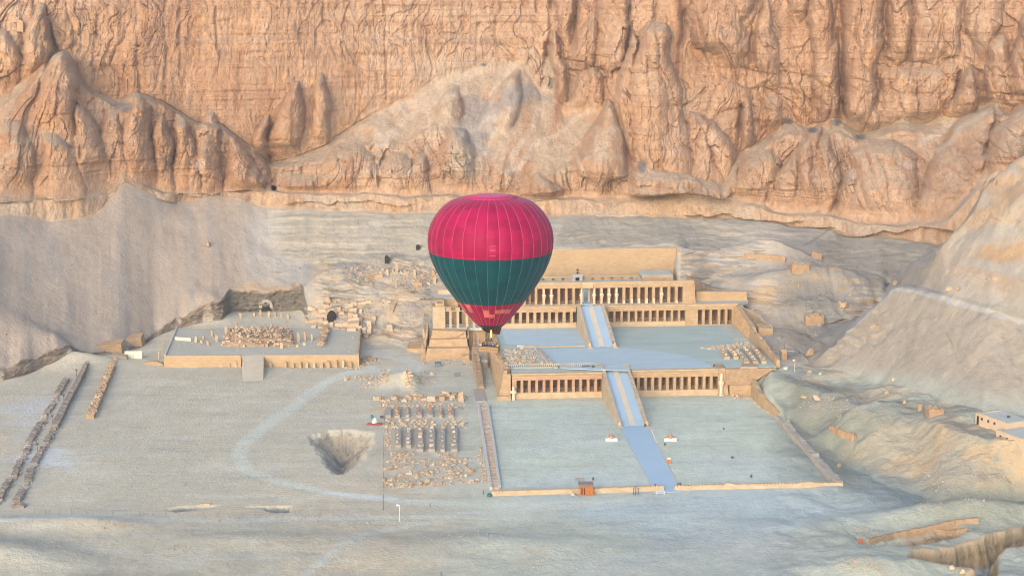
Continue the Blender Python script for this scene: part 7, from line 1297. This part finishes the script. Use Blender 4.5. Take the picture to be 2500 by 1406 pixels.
def gore(i, z0, z1, name, m, bulge=.016, a_in=0.0, zs=None, off=0.0):
    b = MB(); zs = zs or bands(z0, z1, 0); k = 5; vs = []; da = 2 * math.pi / NG
    for z in zs:
        r = rad(z) + off
        for j in range(k + 1):
            s = j / k; a = A0 + (i + a_in + s * (1 - 2 * a_in)) * da; q = r * (1 + bulge * math.sin(math.pi * s) ** .8); vs.append((XB + q * math.cos(a), YB + q * math.sin(a), z))
    b.add(vs, [(r_ * (k + 1) + j, (r_ + 1) * (k + 1) + j, (r_ + 1) * (k + 1) + j + 1, r_ * (k + 1) + j + 1) for r_ in range(len(zs) - 1) for j in range(k)])
    return b.build(name, m, t, 'W', smooth=True)
zT = zz_[3]
for i in range(NG):
    gore(i, zT, zB1, 'crimson_gore', 'crimson_fabric'); gore(i, zB1, zB2, 'teal_gore', 'teal_fabric'); gore(i, zB2, zB3, 'lower_gore', 'crimson_lower')
b = MB(); b.lathe([(rad(z), z) for z in zz_[:4]][::-1] + [(.05, zz_[0] + .02)], (XB, YB), 48); b.build('crown_panel', 'valve_fabric', t, 'W', smooth=True)
b = MB(); b.lathe([(4.15, zz_[2] + .02), (4.0, zz_[2] + .12), (3.2, zz_[2] + .16), (1.5, zz_[1] + .12), (.1, zz_[0] + .08)], (XB, YB), 40); b.build('parachute_valve', 'valve_fabric', t, 'W', smooth=True)
# patches let into the lower gores
H_ = zB2 - zB3
def patch_(i, f0, f1): gore(i, zB2 - H_ * f0, zB2 - H_ * f1, 'salmon_panel', 'salmon_fabric', .018, 0, [zB2 - H_ * (f0 + (f1 - f0) * q / 4) for q in range(5)], .03)
for i, f0, f1 in ((-1, .22, .58), (0, .42, .60), (1, .22, .40), (2, .22, .40), (3, .24, .42), (-4, .02, .40), (-6, .02, .42)): patch_(i, f0, f1)
for i in range(NG):
    a = A0 + i * 2 * math.pi / NG
    for z0, z1, m in ((zz_[1], zB1, 'tape'), (zB1, zB2, 'tape_d'), (zB2, zB3, 'tape')):
        b = MB(); zs = [q for q in zz_ if z1 + .05 < q < z0 - .05]; zs = [z0] + zs + [z1]; w = .035; vs = []
        for z in zs:
            r = rad(z) + .045; vs += [(XB + r * math.cos(a) - w * math.sin(a), YB + r * math.sin(a) + w * math.cos(a), z), (XB + (r + .03) * math.cos(a), YB + (r + .03) * math.sin(a), z), (XB + r * math.cos(a) + w * math.sin(a), YB + r * math.sin(a) - w * math.cos(a), z)]
        b.add(vs, [(3 * q + j, 3 * q + j + 1, 3 * q + j + 4, 3 * q + j + 3) for q in range(len(zs) - 1) for j in (0, 1)]); b.build('load_tape', m, t, 'W')
# turning-vent flap outlined on the front
for f0, w_ in ((601, .62), (609, .62), (613, .62), (624, .62)):
    z = fr_z(1206, f0, 12.9); r = rad(z) + .22; a = -math.pi / 2 + .045; b = MB(); da = w_ / r
    b.add([(XB + r * math.cos(a + s * da), YB + r * math.sin(a + s * da), z + dz) for s in (-1, -.33, .33, 1) for dz in (-.05, .05)], [(0, 2, 3, 1), (2, 4, 5, 3), (4, 6, 7, 5)]); b.build('vent_seam', 'tape', t, 'W')
# skirt and scoop
r3 = rad(zB3); zs1 = zB3 - .95; zs2 = zB3 - 2.9
b = MB(); n = 32
vs = []
for z, r in ((zB3, r3), (zB3 - .5, r3 * .84), (zs1, r3 * .66)):
    for j in range(n): a = 2 * math.pi * j / n; vs.append((XB + r * math.cos(a), YB + r * math.sin(a), z))
b.add(vs, [(k * n + j, k * n + (j + 1) % n, (k + 1) * n + (j + 1) % n, (k + 1) * n + j) for k in (0, 1) for j in range(n)]); b.build('skirt', 'black_fabric', t, 'W', smooth=True)
b = MB(); vs = []; m_ = 16; a0_, a1_ = R(-60), R(175)
for k in range(6):
    for j in range(m_ + 1):
        s = j / m_; a = a0_ + (a1_ - a0_) * s; dp = (1 - abs(2 * s - 1) ** 2.0) ** .7; z = zs1 - (zs1 - zs2) * dp * k / 5; r = r3 * (.66 - .16 * k / 5 * dp); vs.append((XB + .1 + r * math.cos(a), YB + r * math.sin(a), z))
b.add(vs, [(k * (m_ + 1) + j, k * (m_ + 1) + j + 1, (k + 1) * (m_ + 1) + j + 1, (k + 1) * (m_ + 1) + j) for k in range(5) for j in range(m_)]); b.build('scoop', 'scoop_fabric', t, 'W', smooth=True)
# burner, flame, wires, basket
xb, yb_, zb_ = ony(1195, 849, YB); zfl = zb_ - .75; yaw = R(-17); cy_, sy_ = math.cos(yaw), math.sin(yaw); Lx, Ly, Hb = 2.15, .85, 1.15
def BP(x, y, z): return (xb + x * cy_ - y * sy_, yb_ + x * sy_ + y * cy_, zfl + z)
def bbox(b, x0, x1, y0, y1, z0, z1, e=0): return b.hexa([BP(x0 + e, y0 + e, z0), BP(x1 - e, y0 + e, z0), BP(x1 - e, y1 - e, z0), BP(x0 + e, y1 - e, z0), BP(x0, y0, z1), BP(x1, y0, z1), BP(x1, y1, z1), BP(x0, y1, z1)])
M['wicker'] = mat('woven_wicker', (.25, .16, .085), (.40, .28, .16), 6, .85, .5, 14, (.3, .12, .02)); M['leather'] = mat('dark_basket_rim', (.035, .03, .03), (.06, .05, .045), 4, .6)
zf1 = zs2 + .75; xf = ony(1199, 812, YB)[0]
BK = part_empty('basket', t, (xb, yb_, zfl))
b = MB(); bbox(b, -Lx + .1, Lx - .1, -Ly + .1, Ly - .1, 0, .08); b.build('basket_floor', 'wicker', BK, 'W')
for a in ((-Lx, Lx, -Ly, -Ly + .08), (-Lx, Lx, Ly - .08, Ly), (-Lx, -Lx + .08, -Ly + .085, Ly - .085), (Lx - .08, Lx, -Ly + .085, Ly - .085)): b = MB(); bbox(b, *a, 0, Hb, .0); b.build('basket_wall', 'wicker', BK, 'W')
for a in ((-Lx - .04, Lx + .04, -Ly - .05, -Ly + .13), (-Lx - .04, Lx + .04, Ly - .13, Ly + .05), (-Lx - .05, -Lx + .13, -Ly + .14, Ly - .14), (Lx - .13, Lx + .05, -Ly + .14, Ly - .14)): b = MB(); bbox(b, *a, Hb, Hb + .1); b.build('padded_rim', 'leather', BK, 'W')
for x in (-.7, .7): b = MB(); bbox(b, x - .04, x + .04, -Ly + .09, Ly - .09, .09, Hb - .02); b.build('divider', 'wicker', BK, 'W')
for x in (-1.6, -.9, -.2, .5, 1.2, 1.75): b = MB(); bbox(b, x - .07, x + .07, -Ly - .03, -Ly - .005, .45, .6); b.build('foot_hole', 'leather', BK, 'W')
zbn = zfl + 2.35; bc = BP(0, 0, 2.35)
b = MB(); bbox(b, -.75, .75, -.45, .45, 2.3, 2.4); BF = b.build('burner_frame', 'metal', t, 'W')
for x in (-.4, .4): b = MB(); p = BP(x, 0, 2.4); b.lathe([(.17, p[2]), (.2, p[2] + .35), (.12, p[2] + .5)], p[:2], 10); b.build('burner', 'metal', BF, 'W')
b = MB()
for sx in (-1, 1):
    for sy2 in (-1, 1): b.tube(BP(sx * .75, sy2 * .45, 2.35), BP(sx * (Lx - .1), sy2 * (Ly - .08), Hb), .03, 5)
b.build('support_rod', 'metal', t, 'W')
b = MB()
for i in range(12):
    a = 2 * math.pi * i / 12; b.tube((XB + r3 * .66 * math.cos(a), YB + r3 * .66 * math.sin(a), zs1), BP(.75 * (1 if math.cos(a) > 0 else -1), .45 * (1 if math.sin(a) > 0 else -1), 2.38), .012, 3)
b.build('suspension_wire', 'metal', t, 'W')
fm, ft, fb = new_mat('burner_flame'); fb.inputs['Base Color'].default_value = (1, .6, .2, 1); fb.inputs['Emission Color'].default_value = (1, .50, .07, 1); fb.inputs['Emission Strength'].default_value = .9
p = (xf, YB - .3, 0); b = MB(); z0f = ony(1199, 823, YB)[2]; z1f = ony(1199, 804, YB)[2]; b.lathe([(.12, z0f), (.2, z0f + .3 * (z1f - z0f)), (.22, z0f + .55 * (z1f - z0f)), (.15, z0f + .85 * (z1f - z0f)), (.03, z1f)], p[:2], 10); b.build('flame', fm, BF, 'W', smooth=True)
# passengers
PM = [mat('jacket_%s' % n, c, None, 3, .9) for n, c in (('navy', (.018, .025, .055)), ('blue', (.04, .08, .20)), ('white', (.55, .55, .57)), ('black', (.015, .015, .018)), ('grey', (.16, .18, .20)), ('teal', (.05, .13, .15)), ('red', (.25, .04, .04)), ('yellow', (.60, .40, .07)))]
SK = mat('skin', (.30, .17, .10), (.40, .24, .15), 5, .7); HA = mat('dark_hair', (.015, .011, .009), (.03, .022, .017), 5, .7); TR = mat('dark_trousers', (.02, .022, .03), (.035, .037, .045), 4, .9)
def person(x, y, face, m, label, arm=0.0, h=1.0):
    bm = bmesh.new(); J = {}
    def V(n, p, r, par=None):
        J[n] = (bm.verts.new(p), r)
        if par: bm.edges.new((J[par][0], J[n][0]))
    V('pelvis', (0, 0, .95), (.16, .12)); V('chest', (0, .01, 1.3), (.19, .12), 'pelvis'); V('neck', (0, 0, 1.5), (.06, .06), 'chest'); V('head', (0, -.02, 1.62), (.095, .11), 'neck'); V('crown', (0, -.01, 1.74), (.07, .08), 'head')
    for s in (-1, 1):
        V('sh%d' % s, (s * .2, 0, 1.42), (.065, .065), 'chest'); V('el%d' % s, (s * .27, -.1, 1.17 + arm * .2), (.05, .05), 'sh%d' % s); V('wr%d' % s, (s * .18, -.33, 1.22 + arm * .35), (.035, .035), 'el%d' % s); V('ha%d' % s, (s * .15, -.42, 1.24 + arm * .38), (.04, .03), 'wr%d' % s)
        V('hi%d' % s, (s * .1, 0, .88), (.095, .1), 'pelvis'); V('kn%d' % s, (s * .11, -.02, .5), (.07, .07), 'hi%d' % s); V('an%d' % s, (s * .11, .02, .1), (.05, .05), 'kn%d' % s); V('to%d' % s, (s * .12, -.14, .05), (.045, .035), 'an%d' % s)
    me = bpy.data.meshes.new('person'); bm.verts.index_update(); rad_ = [None] * len(bm.verts)
    for v, r in J.values(): rad_[v.index] = r
    bm.to_mesh(me); bm.free(); o = bpy.data.objects.new('person_frame', me); COL.objects.link(o); md = o.modifiers.new('skin', 'SKIN')
    for i, r in enumerate(rad_): me.skin_vertices[0].data[i].radius = r; me.skin_vertices[0].data[i].use_root = (i == 0)
    ss = o.modifiers.new('sub', 'SUBSURF'); ss.levels = 1; ss.render_levels = 1
    dg = bpy.context.evaluated_depsgraph_get(); m2 = bpy.data.meshes.new_from_object(o.evaluated_get(dg)); bpy.data.objects.remove(o)
    return m2
PMESH = [person(0, 0, 0, None, '', a) for a in (0.0, 1.0, 2.2)]
for me in PMESH:
    me.materials.clear()
    for m_ in (TR, PM[0], SK, HA): me.materials.append(m_)
    for p_ in me.polygons:
        c = p_.center; p_.material_index = 0 if c.z < .92 else (3 if (c.z > 1.66 or (c.z > 1.55 and c.y > .02)) else (2 if c.z > 1.47 and abs(c.x) < .12 else (2 if c.y < -.34 else 1)))
        p_.use_smooth = True
PL_ = [(-1.85, -.4, 2, 'person in a white top at the far left of the basket'), (-1.7, .35, 0, 'person in dark clothes at the far left rear of the basket'), (-1.25, -.35, 3, 'person in black, second from the left along the near rim'), (-1.2, .4, 4, 'person in grey at the rear left of the basket'), (-.85, -.05, 5, 'person in dull teal standing left of the burner frame'), (-.45, -.45, 0, 'person in navy at the near rim left of the middle'), (-.4, .35, 3, 'person in black behind the middle of the basket'), (0, -.4, 1, 'person in blue at the near rim below the burner'), (.1, .35, 4, 'person in grey behind the burner'), (.45, -.4, 0, 'person in navy right of the middle of the basket'), (.6, .3, 2, 'person in white at the rear right of the basket'), (.95, -.4, 1, 'person in blue right of the burner at the near rim'), (1.1, .3, 3, 'person in black at the rear right of the basket'), (1.4, -.35, 5, 'person in dull teal near the right end of the basket'), (1.5, .35, 0, 'person in navy at the rear right corner of the basket'), (1.9, -.2, 7, 'person in a yellow jacket at the right end of the basket')]
for i, (x, y, mi, lb) in enumerate(PL_):
    me = PMESH[i % 3 if i % 5 else 0].copy(); me.materials[1] = PM[mi]; o = bpy.data.objects.new('person', me); COL.objects.link(o); o.location = BP(x, y, .09); s = random.uniform(.94, 1.06); o.scale = (s, s, s)
    o.rotation_euler.z = yaw + (random.uniform(-.5, .5) if y < 0 else math.pi + random.uniform(-.6, .6)); tag(o, lb, 'person', 'passengers in the balloon basket')

# ------------------------------------------------------------------ every stone named by its place in its row
ORD = 'first second third fourth fifth sixth seventh eighth ninth tenth eleventh twelfth thirteenth fourteenth fifteenth sixteenth seventeenth eighteenth nineteenth twentieth'.split()
BASE = {'blocks in the top row of the yard': ('rough block in the topmost yard row', 3), 'blocks in the second row of the yard': ('stone behind the red stone benches', 2), 'red stones on the benches': ('red brown stone on the red benches', 3), 'pale stones on the six benches': ('pale stone on the six benches', 4), 'blocks between the bench rows': ('stone between the two bench rows', 4), 'stones in the lower rubble rows': ('rubble stone below the long benches', 3),
        'blocks on the left of the second terrace': ('block in the square terrace field', 4), 'stones on the right terrace benches': ('stone on the right terrace benches', 3), 'blocks of the tumbled masonry': ('squared block beside the cave mouth', 5), 'pillar stumps on the platform': ('pillar stump on the ruined platform', 3), 'pillar stumps in the rock cut': ('small pillar stump before the arched tomb entrance', 1), 'pillars in the rubble field': ('tall pale pillar in the rubble field', 1),
        'pillar stumps left of the earth ramp': ('pillar stump left of the earth ramp', 1), 'pillar stumps right of the earth ramp': ('pillar stump along the platform front', 1), 'white posts along the causeway': ('thin white post right of the causeway', 1), 'pale posts right of the terrace': ('thin pale post right of the second terrace', 1)}
RW = {1: ['row'], 2: ['back row', 'front row'], 3: ['back row', 'middle row', 'front row'], 4: ['back row', 'second row', 'third row', 'front row'], 5: ['back row', 'second row', 'middle row', 'fourth row', 'front row']}
def scr(o):
    x, y, z = o.location; f = y * cT - (z - HC) * sT; return CX + FPX * x / f, CY - FPX * (y * sT + (z - HC) * cT) / f
GRP = {}
for o in COL.objects:
    if o.parent is None and o.get('group') in BASE: GRP.setdefault(o['group'], []).append(o)
for g, os_ in GRP.items():
    base, n = BASE[g]; os_.sort(key=lambda o: scr(o)[1]); m = math.ceil(len(os_) / n)
    for r_ in range(n):
        row = sorted(os_[r_ * m:(r_ + 1) * m], key=lambda o: scr(o)[0])
        for i, o in enumerate(row): o['label'] = '%s, %s from the left in its %s' % (base, ORD[i] if len(row) > 1 else 'alone', RW[n][r_])

# ------------------------------------------------------------------ morning haze over the valley
hm = bpy.data.materials.new('valley_haze'); hm.use_nodes = True; ht = hm.node_tree; ht.nodes.clear()
ho = ht.nodes.new('ShaderNodeOutputMaterial'); hv = ht.nodes.new('ShaderNodeVolumePrincipled'); hv.inputs['Color'].default_value = (.90, .93, .96, 1); hv.inputs['Density'].default_value = HAZE; hv.inputs['Anisotropy'].default_value = .2
ht.links.new(hv.outputs[0], ho.inputs['Volume'])
M['haze'] = hm; b = MB(); b.box(-500, 500, -30, 790, -9, 175); h_ = b.build('haze', 'haze', frame='W'); h_['kind'] = 'stuff'; h_['label'] = 'thin even morning haze filling the valley'
